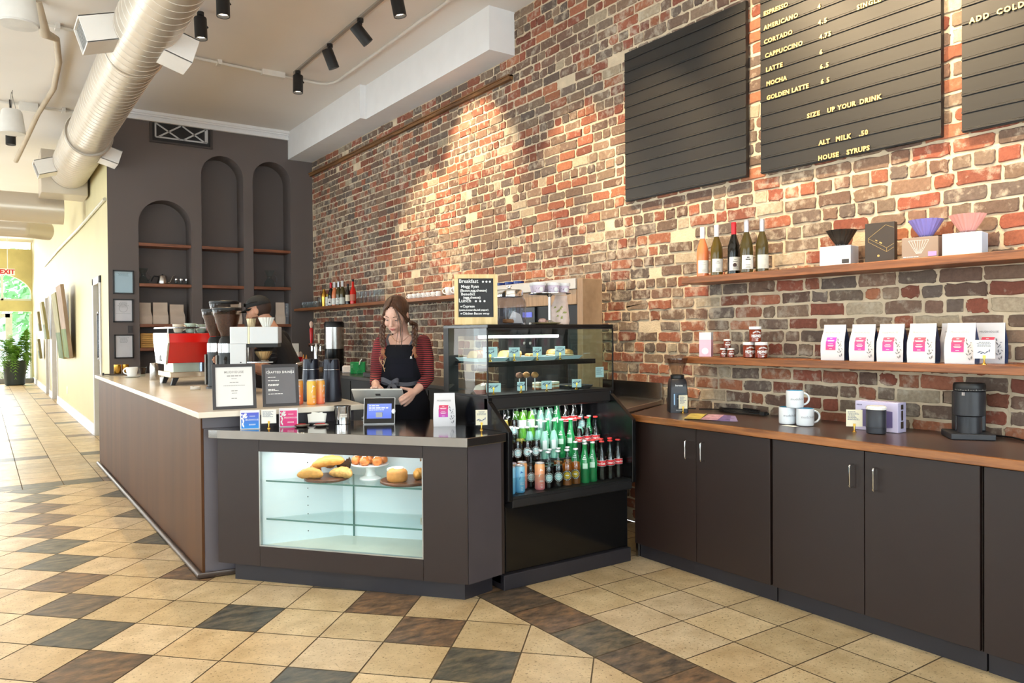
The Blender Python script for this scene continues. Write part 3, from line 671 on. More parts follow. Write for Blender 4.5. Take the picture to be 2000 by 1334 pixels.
wt = thing('worktop', 'long dark worktop with an oiled wooden front edge along the brick wall', 'worktop', (0, 0, .905))
B().prism([(3.355, -.6), (3.99, -.6), (3.99, 3.855), (3.355, 3.545)], -.04, -.001).done('laminate_top', mat('worktop_laminate', (72, 56, 52), .28, var=.06, nscale=2), wt)
B().box(3.328, -.6, -.041, 3.354, 3.53, 0).done('wooden_edge', OILW, wt, bevel=.004)
st = thing('steel_table', 'stainless steel corner table with a raised back behind the display fridge', 'table', (0, 0, 0))
B().prism([(3.34, 3.56), (3.985, 3.87), (3.985, 5.2), (3.34, 5.2)], .90, .937).done('top', STEEL, st, bevel=.004)
B().box(3.965, 3.87, .937, 3.985, 5.2, 1.055).done('backsplash', STEEL, st, bevel=.003)
for x, y in ((3.40, 4.3), (3.93, 4.3), (3.40, 5.15), (3.93, 5.15)): B().cyl((x, y, 0), (x, y, .90), .02, n=12).done('leg', STEEL, st, smooth=True)
def wallshelf(x0, y0, y1, z, th, label):
    t = tag(B().box(x0, y0, -th, 3.99, y1, 0).done('wall_shelf', SHELFW, bevel=.003, loc=(0, 0, z)), label, 'shelf', 'long wooden wall shelves'); return t
wallshelf(3.75, .2, 3.475, 1.769, .042, 'upper long wooden shelf carrying wine bottles and drippers')
wallshelf(3.75, .2, 3.465, 1.256, .042, 'lower long wooden shelf carrying honey jars and coffee bags')
wallshelf(3.705, 5.3, 10.85, 1.786, .036, 'wooden shelf on the far brick wall holding bottles, glasses and cups')

# letter boards
BRD = mat('board_black', (32, 29, 26), .42, var=.06, nscale=2, spec=.6)
LET = mat('gold_letters', (232, 196, 128), .4, .2, var=.03)
def board(y1, y0, z0, z1, label):
    t = thing('menu_board', label, 'board', (3.955, y1, z0), 0, 'black slatted boards on the brick wall')
    L = y1-y0; B().box(.004, -L, 0, .028, 0, z1-z0).done('backing', BLACK, t)
    b = B(); z = 0
    while z < z1-z0-.01:
        zt = min(z+.0862, z1-z0)
        b.prism([(.004, z+.004), (-.004, z+.004), (-.004, z+.012), (0, z+.016), (0, zt-.002), (.004, zt-.002)], 0, L, Matrix(((1, 0, 0, 0), (0, 0, -1, 0), (0, 1, 0, 0), (0, 0, 0, 1)))); z += .0862
    b.done('slats', BRD, t); return t
b1 = board(4.215, 3.12, 2.387, 3.487, 'empty black slatted board, first on the wall above the fridge side')
b2 = board(3.01, 1.934, 2.384, 3.49, 'black slatted board with gold drinks list and prices')
b3 = board(1.835, .75, 2.381, 3.487, 'black slatted board cut off by the right picture edge, reading ADD COLD')
def put(bd, s, y, z, size=.0365, sp=1.0, z_off=0):
    o = bd.location
    return text(bd, s, size, LET, (-.0065, y-o.y, z-o.z), (0, -1, 0), (0, 0, 1), name='letters', bold=.0013, spacing=sp, extrude=.0018)
for s, y, z, sp in (('ESPRESSO', 2.98, 3.338, 1.12), ('AMERICANO', 2.978, 3.252, 1.18), ('CORTADO', 2.978, 3.166, 1.16), ('CAPPUCCINO', 2.971, 3.080, 1.17), ('LATTE', 2.965, 2.994, 1.18), ('MOCHA', 2.962, 2.908, 1.1), ('GOLDEN LATTE', 2.96, 2.822, 1.12),
    ('4', 2.613, 3.252, 1), ('4.5', 2.61, 3.160, 1.3), ('4.75', 2.603, 3.076, 1.2), ('6', 2.602, 2.99, 1), ('6.5', 2.60, 2.906, 1.3), ('6 5', 2.594, 2.82, 1.2), ('SINGLE', 2.375, 3.164, 1.2),
    ('SIZE', 2.683, 2.648, 1.25), ('UP', 2.555, 2.648, 1.15), ('YOUR', 2.49, 2.648, 1.12), ('DRINK', 2.361, 2.648, 1.15), ('ALT', 2.608, 2.476, 1.12), ('MILK', 2.502, 2.476, 1.2), ('.50', 2.363, 2.476, 1.15), ('HOUSE', 2.613, 2.390, 1.15), ('SYRUPS', 2.437, 2.390, 1.12), ('DOUBLE', 2.375, 3.336, 1.2)):
    if s != 'DOUBLE': put(b2, s, y, z, .0365, sp)
for s, y, sp in (('ADD', 1.796, 1.25), ('COLD', 1.676, 1.3)): put(b3, s, y, 2.897, .0365, sp)

# bar with its white top
bar = thing('bar_counter', 'long bar counter with glossy bronze side beside the corridor', 'counter', (0, 0, 0))
BP = [(1.062, 4.705), (1.93, 4.59), (1.93, 5.3), (1.84, 5.4), (1.84, 9.55), (1.078, 9.55)]
B().prism(BP, 0, .944).done('body', LAM2, bar)
B().prism([(1.046, 4.705), (1.061, 4.705), (1.077, 9.55), (1.062, 9.55)], .03, .942).done('side_panel', mat('bronze_panel', (80, 48, 22), .48, 0, spec=.22, var=.25, nscale=1.4, stretch=(1, 4, .35)), bar)
B().prism([(1.052, 4.69), (1.94, 4.573), (1.93, 4.60), (1.062, 4.72)], .875, .944).done('apron', LAM2, bar, bevel=.002)
B().tube([(1.045, 9.55, .018), (1.032, 4.69, .018), (1.92, 4.573, .018)], .018, 10).done('base_molding', mat('molding_bronze', (84, 72, 66), .35, .3), bar, smooth=True)
tag(B().prism([(1.006, 4.588), (1.965, 4.462), (2.02, 4.86), (2.02, 6.0), (1.88, 6.1), (1.88, 6.95), (1.98, 7.03), (1.98, 9.72), (1.045, 9.75)], .946, .98).done('bar_countertop', mat('white_quartz', (226, 216, 200), .2, var=.03, nscale=5), bevel=.004), 'pale quartz slab covering the long bar counter', 'countertop')
bc = thing('back_counter', 'dark steel-topped work counter under the shelf on the far brick wall', 'counter', (0, 0, 0))
B().box(3.36, 5.3, 0, 3.985, 10.85, .92).done('body', BLACK, bc)
B().box(3.33, 5.28, .921, 3.985, 10.85, .955).done('top', mat('dark_steel', (96, 94, 92), .3, .9), bc, bevel=.003)
b = B()
for y in (6.2, 7.1, 8.0, 8.9, 9.8): b.box(3.355, y-.004, .1, 3.359, y+.004, .9)
b.done('door_gaps', BLACKG, bc)

# glass display counter set across the corner
lc = thing('display_counter', 'dark brown angled counter with a lit glass pastry window and steel top', 'counter', (0, 0, 0))
P0 = Vector((2.075, 3.415, 0)); P1 = Vector((1.07, 4.66, 0)); DV = (P1-P0).normalized(); NV = Vector((-DV.y, DV.x, 0)); NV = NV if NV.y > 0 else -NV   # NV points inwards
FM = Matrix(((DV.x, NV.x, 0, P0.x), (DV.y, NV.y, 0, P0.y), (0, 0, 1, 0), (0, 0, 0, 1)))     # x along the front from the corner, y inwards
LT = 1.245
lt0, lt1, wt0, wt1, wb, wtp = 0, 1.53, .25, 1.254, .219, .757
B().box(lt0, 0, .105, wt0, .02, .826, FM).done('front_panel', LAM, lc)
B().box(wt1, 0, .105, lt1, .02, .826, FM).done('front_panel', LAM, lc)
B().box(wt0+.0025, 0, wtp, wt1-.0025, .02, .826, FM).done('front_panel', LAM, lc)
B().box(wt0+.0025, 0, .105, wt1-.0025, .02, wb, FM).done('front_panel', LAM, lc)
B().prism([(2.079, 3.413), (2.315, 3.455), (2.315, 3.475), (2.079, 3.433)], .105, .826).done('side_panel', mat('taupe_panel', (70, 64, 68), .42), lc)
B().prism([(2.32, 3.46), (2.335, 3.46), (2.335, 4.32), (2.32, 4.32)], .105, .826).done('side_panel', LAM, lc)
B().prism([(2.10, 3.49), (2.30, 3.53), (2.30, 4.25), (1.95, 4.46), (1.30, 4.55), (1.20, 4.58)], 0, .104).done('toe_kick', TOE, lc)
tp = [(1.066, 4.615), (2.065, 3.393), (2.338, 3.436), (2.338, 4.34), (2.05, 4.51), (1.10, 4.628)]
B().prism(tp, .828, .875).done('steel_top', STEELD, lc, bevel=.003)
tv = [FM @ Vector(p) for p in ((-.0, -.032, 0), (1.6, -.032, 0))]
B().box(-.012, -.031, .8285, 1.56, -.027, .8745, FM).done('steel_front_edge', mat('brushed_edge', (136, 128, 120), .42, .9, var=.08), lc)
CWH = mat('case_white', (226, 234, 236), .5, var=.02)
FR_ = mat('window_frame_steel', (180, 182, 180), .3, .9)
b = B()
for x0, z0, x1, z1 in ((wt0, wb, wt0+.006, wtp), (wt1-.006, wb, wt1, wtp), (wt0, wb, wt1, wb+.006)): b.box(x0, -.002, z0, x1, .02, z1, FM)
b.done('window_frame', FR_, lc)
B().box(wt0+.006, .008, wb+.006, wt1-.006, .012, wtp, FM).done('window_pane', glass('case_glass', (250, 254, 254), tint=.995), lc)
CA, CB, CC, CD = (wt1+.004, .02), (.908, .335), (.09, .37), (.09, .02)
def cwall(p, q_, z0, z1, nm, th=.012):
    p, q_ = Vector(p), Vector(q_); d = (q_-p).normalized(); n_ = Vector((d.y, -d.x))*th
    B().prism([tuple(p), tuple(q_), tuple(q_+n_), tuple(p+n_)], z0, z1, FM).done(nm, CWH, lc)
cwall(CA, CB, wb-.02, .815, 'inner_side'); cwall(CB, CC, wb-.02, .815, 'back_wall'); cwall(CC, CD, wb-.02, .815, 'inner_side')
B().prism([CA, CB, CC, CD], wb-.012, wb, FM).done('case_floor', mat('case_stone', (226, 222, 206), .3, var=.07, nscale=4), lc)
B().prism([CA, CB, CC, CD], .804, .815, FM).done('case_ceiling', CWH, lc)
GE = mat('glass_edge', (84, 120, 112), .15)
def gshelf(z):
    s = B().prism([(wt1-.03, .042), (.90, .32), (.10, .355), (.10, .042)], z, z+.008, FM).done('glass_shelf', glass('shelf_glass', (246, 252, 252), tint=.995), lc)
    B().box(.10, .036, z, wt1-.02, .041, z+.008, FM).done('polished_edge', GE, s)
gshelf(.580); gshelf(.362)
B().box(.834, .330, wb, .841, .336, .588, FM).done('centre_post', GE, lc)
b = B()
for k in range(9):
    p = Vector((1.06, .194)); d_ = Vector((-.66, -.75)); b.cyl(FM @ Vector((p.x, p.y, .27+k*.05)), FM @ Vector((p.x+d_.x*.0015, p.y+d_.y*.0015, .27+k*.05)), .003, n=8)
b.done('shelf_pin_holes', BLACKG, lc)
for z in (.33, .70): B().box(.40, .34, z-.02, .414, .352, z+.02, FM).done('hinge', CHROME, lc)
B().box(wt0+.1, .05, .79, wt1-.1, .075, .800, FM).done('light_strip', mat('case_led', (232, 246, 255), .5, emit=6, var=.01), lc)
al = bpy.data.lights.new('case_light', 'AREA'); al.shape = 'RECTANGLE'; al.size = .9; al.size_y = .05; al.energy = 1.7; al.color = (1, .985, .97)
ao = bpy.data.objects.new('case_light', al); COL.objects.link(ao); ao.parent = lc; ao.location = FM @ Vector((.75, .10, .786)); ao.rotation_euler = (R(-8), 0, math.atan2(DV.y, DV.x))

# refrigerated display
fr = thing('display_fridge', 'black refrigerated display with glass upper case and open bottle well', 'fridge', (2.345, 3.47, 0)); FW = .95
M_YZ = Matrix(((0, 0, 1, 0), (1, 0, 0, 0), (0, 1, 0, 0), (0, 0, 0, 1)))   # profile in (y,z), extruded along x
prof = [(.66, .03), (.04, .03), (.04, .47), (-.04, .50), (-.04, .88), (.16, 1.03), (.16, 1.05), (.66, 1.05)]
B().prism(prof, 0, .03, M_YZ).done('side_panel', BLACKG, fr, bevel=.003)
B().prism(prof, FW-.03, FW, M_YZ).done('side_panel', BLACKG, fr, bevel=.003)
B().box(.03, .035, .09, FW-.03, .06, .455).done('front_panel', mat('gloss_panel_black', (15, 14, 14), .13), fr, bevel=.003)
B().box(.0, .01, .0, FW, .64, .085).done('plinth', TOE, fr, bevel=.004)
B().prism([(-.035, .462), (-.02, .455), (.06, .455), (.06, .50), (-.035, .505)], .03, FW-.03, M_YZ).done('bumper', BLACK, fr, bevel=.003)
B().box(.03, -.03, .505, FW-.03, .64, .522).done('well_floor', BLACK, fr)
B().box(.03, .22, .522, FW-.03, .36, .645).box(.03, .36, .522, FW-.03, .64, .76).done('well_steps', BLACK, fr)
B().box(.03, .6, .76, FW-.03, .64, 1.04).done('well_back', BLACKG, fr)
B().box(.03, -.036, .52, FW-.03, -.031, .625).done('well_guard', glass('plexi', (240, 246, 246)), fr)
B().prism([(.165, 1.05), (.16, .985), (.185, .975), (.2, .985), (.2, 1.05)], .0, FW, M_YZ).done('fascia', BLACK, fr, bevel=.003)
B().box(.0, .16, 1.05, FW, .66, 1.062).done('deck', BLACK, fr)
B().box(.0, .16, 1.447, FW, .66, 1.468).done('cap', BLACKG, fr, bevel=.003)
B().box(.0, .60, 1.06, .07, .66, 1.45).box(FW-.035, .62, 1.06, FW, .66, 1.45).box(.46, .63, 1.06, .51, .66, 1.45).box(.07, .62, 1.40, FW, .66, 1.45).done('rear_frame', BLACK, fr)
B().box(.008, .164, 1.06, FW-.008, .169, 1.447).done('front_glass', glass('fridge_glass', (240, 248, 246)), fr)
B().box(.002, .17, 1.06, .007, .60, 1.447).done('side_glass', MATS['fridge_glass'], fr)
B().box(FW-.007, .17, 1.06, FW-.002, .60, 1.447).done('side_glass', MATS['fridge_glass'], fr)
b = B()
for x in (.0, FW-.006): b.box(x, .160, 1.06, x+.006, .168, 1.447)
b.box(0, .160, 1.438, FW, .168, 1.447); b.box(0, .16, 1.06, FW, .168, 1.066)
b.done('glass_trim', BLACK, fr)
B().box(.05, .235, 1.236, FW-.09, .60, 1.250).box(.05, .228, 1.222, FW-.09, .238, 1.252).done('shelf', mat('shelf_black', (20, 20, 21), .3), fr, bevel=.002)
B().cyl((.07, .36, 1.398), (.66, .36, 1.398), .011, n=12).done('light_tube', mat('fridge_led', (255, 250, 240), .5, emit=7, var=.01), fr, smooth=True)
B().box(.05, .33, 1.405, .72, .39, 1.447).done('light_housing', BLACK, fr)
B().box(.06, .215, .985, FW-.06, .24, .995).done('well_light', mat('well_led', (255, 252, 246), .5, emit=4, var=.01), fr)
for nm, loc, sx, sy, pw in (('case_light', (.36, .36, 1.38), .6, .03, 3.0), ('case_light', (.475, .21, .98), .8, .03, 4.2), ('case_light', (.475, .40, 1.215), .8, .03, 1.6)):
    al = bpy.data.lights.new(nm, 'AREA'); al.shape = 'RECTANGLE'; al.size = sx; al.size_y = sy; al.energy = pw; al.color = (1, .97, .93)
    ao = bpy.data.objects.new(nm, al); COL.objects.link(ao); ao.parent = fr; ao.location = loc
# tall wood-sided coffee machine cabinet behind the fridge
cm = thing('vending_cabinet', 'tall beige wood-panelled machine housing with black front behind the fridge', 'machine', (3.36, 3.98, .9375))
WPAN = wood('pale_wood_panel', (150, 116, 84), (186, 150, 114), (1, 8, .7), .45)
B().box(.16, .27, .06, .34, 1.30, .68).done('cabinet', BLACK, cm)
B().box(.14, .27, 0, .34, 1.30, .06).done('base', BLACK, cm)
B().box(.14, .265, .682, .34, 1.32, .79).done('hood', WPAN, cm, bevel=.004)
B().box(.13, .265, .792, .34, 1.34, .87).done('lid', mat('machine_grey', (190, 180, 170), .4, .4), cm, bevel=.004)
B().box(.145, .20, 0, .33, .262, .865).done('side_panel', WPAN, cm, bevel=.004)
p = B().box(.14, .77, .36, .17, .95, .68).done('control_panel', BLACKG, cm, bevel=.003)
B().box(.136, .80, .60, .14, .92, .64).done('display', mat('lcd_blue', (92, 100, 190), .4, emit=.8), p)
b = B()
for k in range(4):
    for yy in (.82, .90): b.cyl((.132, yy, .40+k*.05), (.14, yy, .40+k*.05), .011, n=12)
b.done('buttons', mat('button_grey', (200, 200, 204), .4), p)
B().box(.10, .45, .3, .159, .53, .36).done('spout', mat('spout_blue', (120, 130, 160), .4), cm)
# ------------------------------------------------------------------ goods: builders
def gradmat(name, c0, c1, z0, z1, rough=.5):
    if name in MATS: return MATS[name]
    m = bpy.data.materials.new(name); m.use_nodes = True; n = m.node_tree.nodes; l = m.node_tree.links; p = n['Principled BSDF']
    tc = n.new('ShaderNodeTexCoord'); sp = n.new('ShaderNodeSeparateXYZ'); mr = n.new('ShaderNodeMapRange'); mr.inputs['From Min'].default_value = z0; mr.inputs['From Max'].default_value = z1
    l.new(tc.outputs['Object'], sp.inputs[0]); l.new(sp.outputs['Z'], mr.inputs['Value'])
    l.new(ramp(n, l, mr.outputs[0], ((0, lin(c0)), (1, lin(c1)))), p.inputs['Base Color']); p.inputs['Roughness'].default_value = rough
    MATS[name] = m; return m
def wrap(parent, s, size, m, rad, z, ang, name='lettering', bold=0.0, spacing=1.0):
    """lettering bent round an upright cylinder; ang is the direction it faces (-90 degrees is towards -y)"""
    me = text_mesh(s, size, bold=bold, align='CENTER', spacing=spacing); me.materials.clear(); me.materials.append(m); me.name = name
    for v in me.vertices:
        t = ang+v.co.x/rad; v.co = (rad*math.cos(t), rad*math.sin(t), z+v.co.y)
    o = bpy.data.objects.new(name, me); COL.objects.link(o); o.parent = parent; return o
def band(b, r, z0, z1, a0, a1, n=10):
    """piece of a cylinder wall: a label stuck round a bottle"""
    pts = [a0+(a1-a0)*i/n for i in range(n+1)]
    lo = [b.bm.verts.new((r*math.cos(t), r*math.sin(t), z0)) for t in pts]; hi = [b.bm.verts.new((r*math.cos(t), r*math.sin(t), z1)) for t in pts]
    for i in range(n): b.bm.faces.new((lo[i], lo[i+1], hi[i+1], hi[i]))
    return b
def disc_label(b, r, zc, rad, ang, n=20, inner=0):
    ring = []
    for i in range(n):
        t = 2*PI*i/n; a = ang+rad*math.cos(t)/r; ring.append(b.bm.verts.new((r*math.cos(a), r*math.sin(a), zc+rad*math.sin(t))))
    c = b.bm.verts.new((r*math.cos(ang), r*math.sin(ang), zc))
    for i in range(n): b.bm.faces.new((c, ring[i], ring[(i+1) % n]))
    return b
TOCAM = R(-123)     # rough direction from the brick-wall shelves to the viewer
WHT = mat('print_white', (238, 238, 236), .6, var=.01)
def wine(loc, label, body, cap, lab, kind=0, liquid=None):
    t = thing('wine_bottle', label, 'bottle', loc, TOCAM+PI/2, 'wine bottles on the upper shelf')
    B().lathe([(.030, 0), (.037, .004), (.038, .02), (.038, .145), (.036, .175), (.028, .205), (.018, .235), (.0145, .25), (.0145, .30)], 28).done('bottle', body, t, smooth=True)
    B().lathe([(.0155, .235 if kind == 2 else .245), (.0155, .30), (.0158, .302), (.0158, .318), (.014, .321)], 22).done('capsule', cap, t, smooth=True)
    b = B(); band(b, .0386, .022, .105, R(-90-62), R(-90+62)); lb = b.done('paper_label', lab, t, smooth=True, normals=False)
    b = B()
    rr = random.Random(hash(label) % 99)
    for i, (z, w) in enumerate(((.088, .016), (.076, .03), (.045, .03), (.037, .026), (.030, .03))):
        a = w/.039/2; band(b, .0389, z, z+(.006 if kind == 3 and i < 2 else .0022), R(-95)-a, R(-95)+a, 4)
    b.done('label_print', INK if kind else mat('pale_print', (190, 188, 184), .6), lb, normals=False)
    if kind == 2:
        b = B(); disc_label(b, .0392, .055, .012, R(-100)); band(b, .0391, .035, .095, R(-45), R(-38), 2); b.done('label_crests', mat('crest', (70, 52, 52), .6), lb, normals=False)
    return t
ROSE = mat('rose_wine', (232, 132, 84), .12, var=.04, spec=.6); GRN = mat('olive_bottle', (88, 72, 24), .08, var=.2, spec=.6); DRK = mat('dark_bottle', (22, 22, 20), .07, spec=.6); LAGER = mat('brown_olive_bottle', (74, 64, 32), .08, var=.15, spec=.6)
CAPW = mat('cap_white', (228, 224, 226), .4); CAPR = mat('cap_red', (206, 28, 42), .35); CAPS = mat('cap_silver', (190, 190, 198), .3, .6)
S1 = 1.770
wine((3.835, 3.37, S1), 'rose wine bottle with white cap, first on the upper shelf', ROSE, CAPW, PAPER, 0)
wine((3.835, 3.255, S1), 'amber-green wine bottle with white cap on the upper shelf', GRN, CAPW, PAPER, 1)
wine((3.835, 3.12, S1), 'dark red wine bottle with red capsule on the upper shelf', DRK, CAPR, PAPER, 2)
wine((3.81, 3.005, S1), 'silver-capped wine bottle with black script on its white label', LAGER, CAPS, PAPER, 3)
wine((3.865, 2.935, S1), 'silver-capped wine bottle standing half behind the one with black script', LAGER, CAPS, mat('label_pale', (214, 216, 204), .6), 0)

def pleat(b, at, r0, r1, h, n=20, th=.003, amp=.05):
    N = n*4
    def rg(r, z): return [b.bm.verts.new((at[0]+math.cos(2*PI*i/N)*r*(1+amp*math.cos(n*2*PI*i/N)), at[1]+math.sin(2*PI*i/N)*r*(1+amp*math.cos(n*2*PI*i/N)), at[2]+z)) for i in range(N)]
    b.skin([rg(r0, 0), rg(r1*.55+r0*.45, h*.5), rg(r1, h), rg(r1-th, h), rg((r1-th)*.55+(r0-th)*.45, h*.5), rg(r0-th, .003)], True, True); return b
CLEARP = glass('clear_plastic', (236, 236, 240))
BK = Matrix.Rotation(R(-33), 3, 'Z')
def dripper_set(loc, rz, boxmat, sidemat, conemat, linemat, label, dlabel, sticker, w=.165, d=.115, h=.104):
    t = thing('dripper_box', label, 'box', loc, rz, 'dripper boxes on the upper shelf')
    B().box(-w/2, 0, 0, w/2, d, h).done('carton', boxmat, t, bevel=.002)
    B().box(w/2-.0004, .002, .002, w/2+.0006, d-.002, h-.002).done('side_face', sidemat, t)
    b = B(); k = 7; y = -.0008; x0, x1, y0, y1 = -.025, .025, .024, .088
    for i in range(k+1):
        u = i/k-.5
        p, q_ = Vector((u*.022-.005, y, y0)), Vector((u*.092-.005, y, y1)); dd = (q_-p).normalized(); n_ = Vector((-dd.z, 0, dd.x))*.0006; b.poly([p-n_, q_-n_, q_+n_, p+n_])
    for zz, ww in ((y0, .024), (y1, .092)): b.poly([(-ww/2-.005, y, zz-.0006), (ww/2-.005, y, zz-.0006), (ww/2-.005, y, zz+.0006), (-ww/2-.005, y, zz+.0006)])
    lines(b, -w/2+.008, .007, .07, .0035, 1, y, seed=2); b.done('line_drawing', linemat, t, normals=False)
    B().box(w/2-.045, -.0012, .008, w/2-.008, 0, .03).done('price_sticker', sticker, t)
    c = thing('coffee_dripper', dlabel, 'dripper', (loc[0]+.03, loc[1], loc[2]+h), rz, 'origami drippers on their boxes')
    B().lathe([(.050, .002), (.054, .004), (.054, .009), (.050, .011), (.031, .010), (.031, .003)], 28, cap0=True).done('holder', CLEARP, c, smooth=True)
    b = B(); pleat(b, (0, 0, .006), .026, .076, .084); b.done('cone', conemat, c, smooth=60)
    for o in c.children: o.location.y += .05
BOXW = mat('box_white', (226, 226, 230), .5, var=.01); BOXT = mat('box_taupe', (150, 130, 116), .5); SDB = mat('box_side_blue', (198, 214, 232), .5); SDT = mat('box_side_taupe', (150, 132, 124), .5)
GL = mat('grey_line', (196, 196, 198), .6)
YR = R(-70)
def yaw(d): return R(d)
dripper_set((3.79, 2.41, S1), yaw(-79), BOXW, SDB, mat('cone_black', (52, 46, 42), .25), GL, 'white dripper carton beside the wine bottles on the upper shelf', 'black pleated coffee dripper on the white carton beside the wine', mat('sticker_black', (60, 58, 58), .5))
dripper_set((3.79, 1.955, S1), yaw(-79), BOXT, SDT, mat('cone_purple', (152, 140, 214), .28), WHT, 'taupe dripper carton with a pink sticker on the upper shelf', 'lilac pleated coffee dripper on the taupe carton', mat('sticker_pink', (226, 150, 214), .5))
dripper_set((3.79, 1.76, S1), yaw(-79), BOXW, SDB, mat('cone_pink', (236, 168, 158), .28), GL, 'white dripper carton at the near end of the upper shelf', 'pink pleated coffee dripper on the white carton nearest the viewer', mat('sticker_white', (236, 230, 240), .5))
t = thing('scale_box', 'upright black carton with a gold outline drawing on the upper shelf', 'box', (3.79, 2.16, S1), yaw(-79))
B().box(-.072, 0, 0, .072, .045, .20).done('carton', mat('carton_dark', (58, 48, 40), .45), t, bevel=.002)
b = B()
def seg(pl, w=.0012, y=-.001):
    for p, q_ in zip(pl, pl[1:]):
        p, q_ = Vector((p[0], y, p[1])), Vector((q_[0], y, q_[1])); d = (q_-p).normalized(); n_ = Vector((-d.z, 0, d.x))*w/2; b.poly([p-n_, q_-n_, q_+n_, p+n_])
seg([(-.055, .122), (.03, .185), (.07, .168)]); seg([(-.055, .122), (.035, .068), (.07, .088)]); seg([(-.055, .122), (-.055, .104), (.035, .048), (.07, .070)]); seg([(.035, .068), (.035, .05)])
seg([(-.02, .112), (-.01, .106)], .004); seg([(.0, .10), (.012, .092)], .006); disc = [(.006*math.cos(2*PI*k/14)-.005, -.001, .03+.006*math.sin(2*PI*k/14)) for k in range(14)]; b.poly(disc)
b.done('gold_drawing', mat('gold_print', (196, 164, 96), .4, .3), t, normals=False)

# lower shelf: pink carton, honey jars, coffee bags
S2 = 1.257
t = thing('tea_box', 'tall pink and white carton at the far end of the lower shelf', 'box', (3.82, 3.34, S2), yaw(-62))
B().box(-.038, 0, 0, .038, .06, .108).done('carton', mat('carton_pink', (240, 190, 210), .5), t); B().box(-.038, 0, .108, .038, .06, .155).done('white_top', BOXW, t)
b = B(); b.poly([(.022*math.cos(2*PI*k/24), -.001, .035+.022*math.sin(2*PI*k/24)) for k in range(24)]); b.done('round_emblem', mat('emblem_pale', (240, 226, 240), .5), t, normals=False)
HONEY = mat('honey', (120, 44, 20), .12, var=.12, spec=.6); LIDW = mat('lid_white', (240, 238, 238), .4)
def honey(loc, label, s, group):
    t = thing('honey_jar', label, 'jar', loc, TOCAM+PI/2, group)
    B().lathe([(.030*s, 0), (.036*s, .004*s), (.036*s, .070*s), (.033*s, .078*s)], 28).done('jar', HONEY, t, smooth=True)
    B().lathe([(.0365*s, .078*s), (.037*s, .080*s), (.037*s, .093*s), (.036*s, .095*s)], 28).done('lid', LIDW, t, smooth=True)
    j = wrap(t, 'HONEY', .019*s, WHT, .0366*s, .032*s, R(-92), name='lettering', bold=.0011*s, spacing=1.05)
    b = B(); r = .0367*s
    for k in range(7): a0 = R(-92)+(k-3)*.2; z = .056*s+.004*s*math.cos((k-3)*.8); band(b, r, z, z+.009*s, a0-.06, a0+.06, 2); band(b, r, .0245*s-.004*s*math.cos((k-3)*.8), .0245*s-.004*s*math.cos((k-3)*.8)+.004*s, a0-.05, a0+.05, 2)
    band(b, r, .010*s, .0145*s, R(-92)-.22, R(-92)+.22, 4); b.done('white_print', WHT, t, normals=False)
    return t
g1, g2 = 'small honey jars on the lower shelf', 'large honey jars on the lower shelf'
honey((3.83, 3.20, S2), 'small honey jar under the pair, nearer the pink carton', .46*1.28, g1)
honey((3.83, 3.143, S2), 'small honey jar under the pair, nearer the large jars', .46*1.28, g1)
honey((3.83, 3.171, S2+.095*.46*1.28+.0005), 'small honey jar on top of two other small ones', .46*1.28, g1)
honey((3.83, 3.005, S2), 'large honey jar at the bottom, nearer the small jars', 1.0, g2)
honey((3.83, 2.917, S2), 'large honey jar at the bottom, nearer the coffee bags', 1.0, g2)
honey((3.83, 2.960, S2+.0955), 'large honey jar on top of two other large ones', .98, g2)

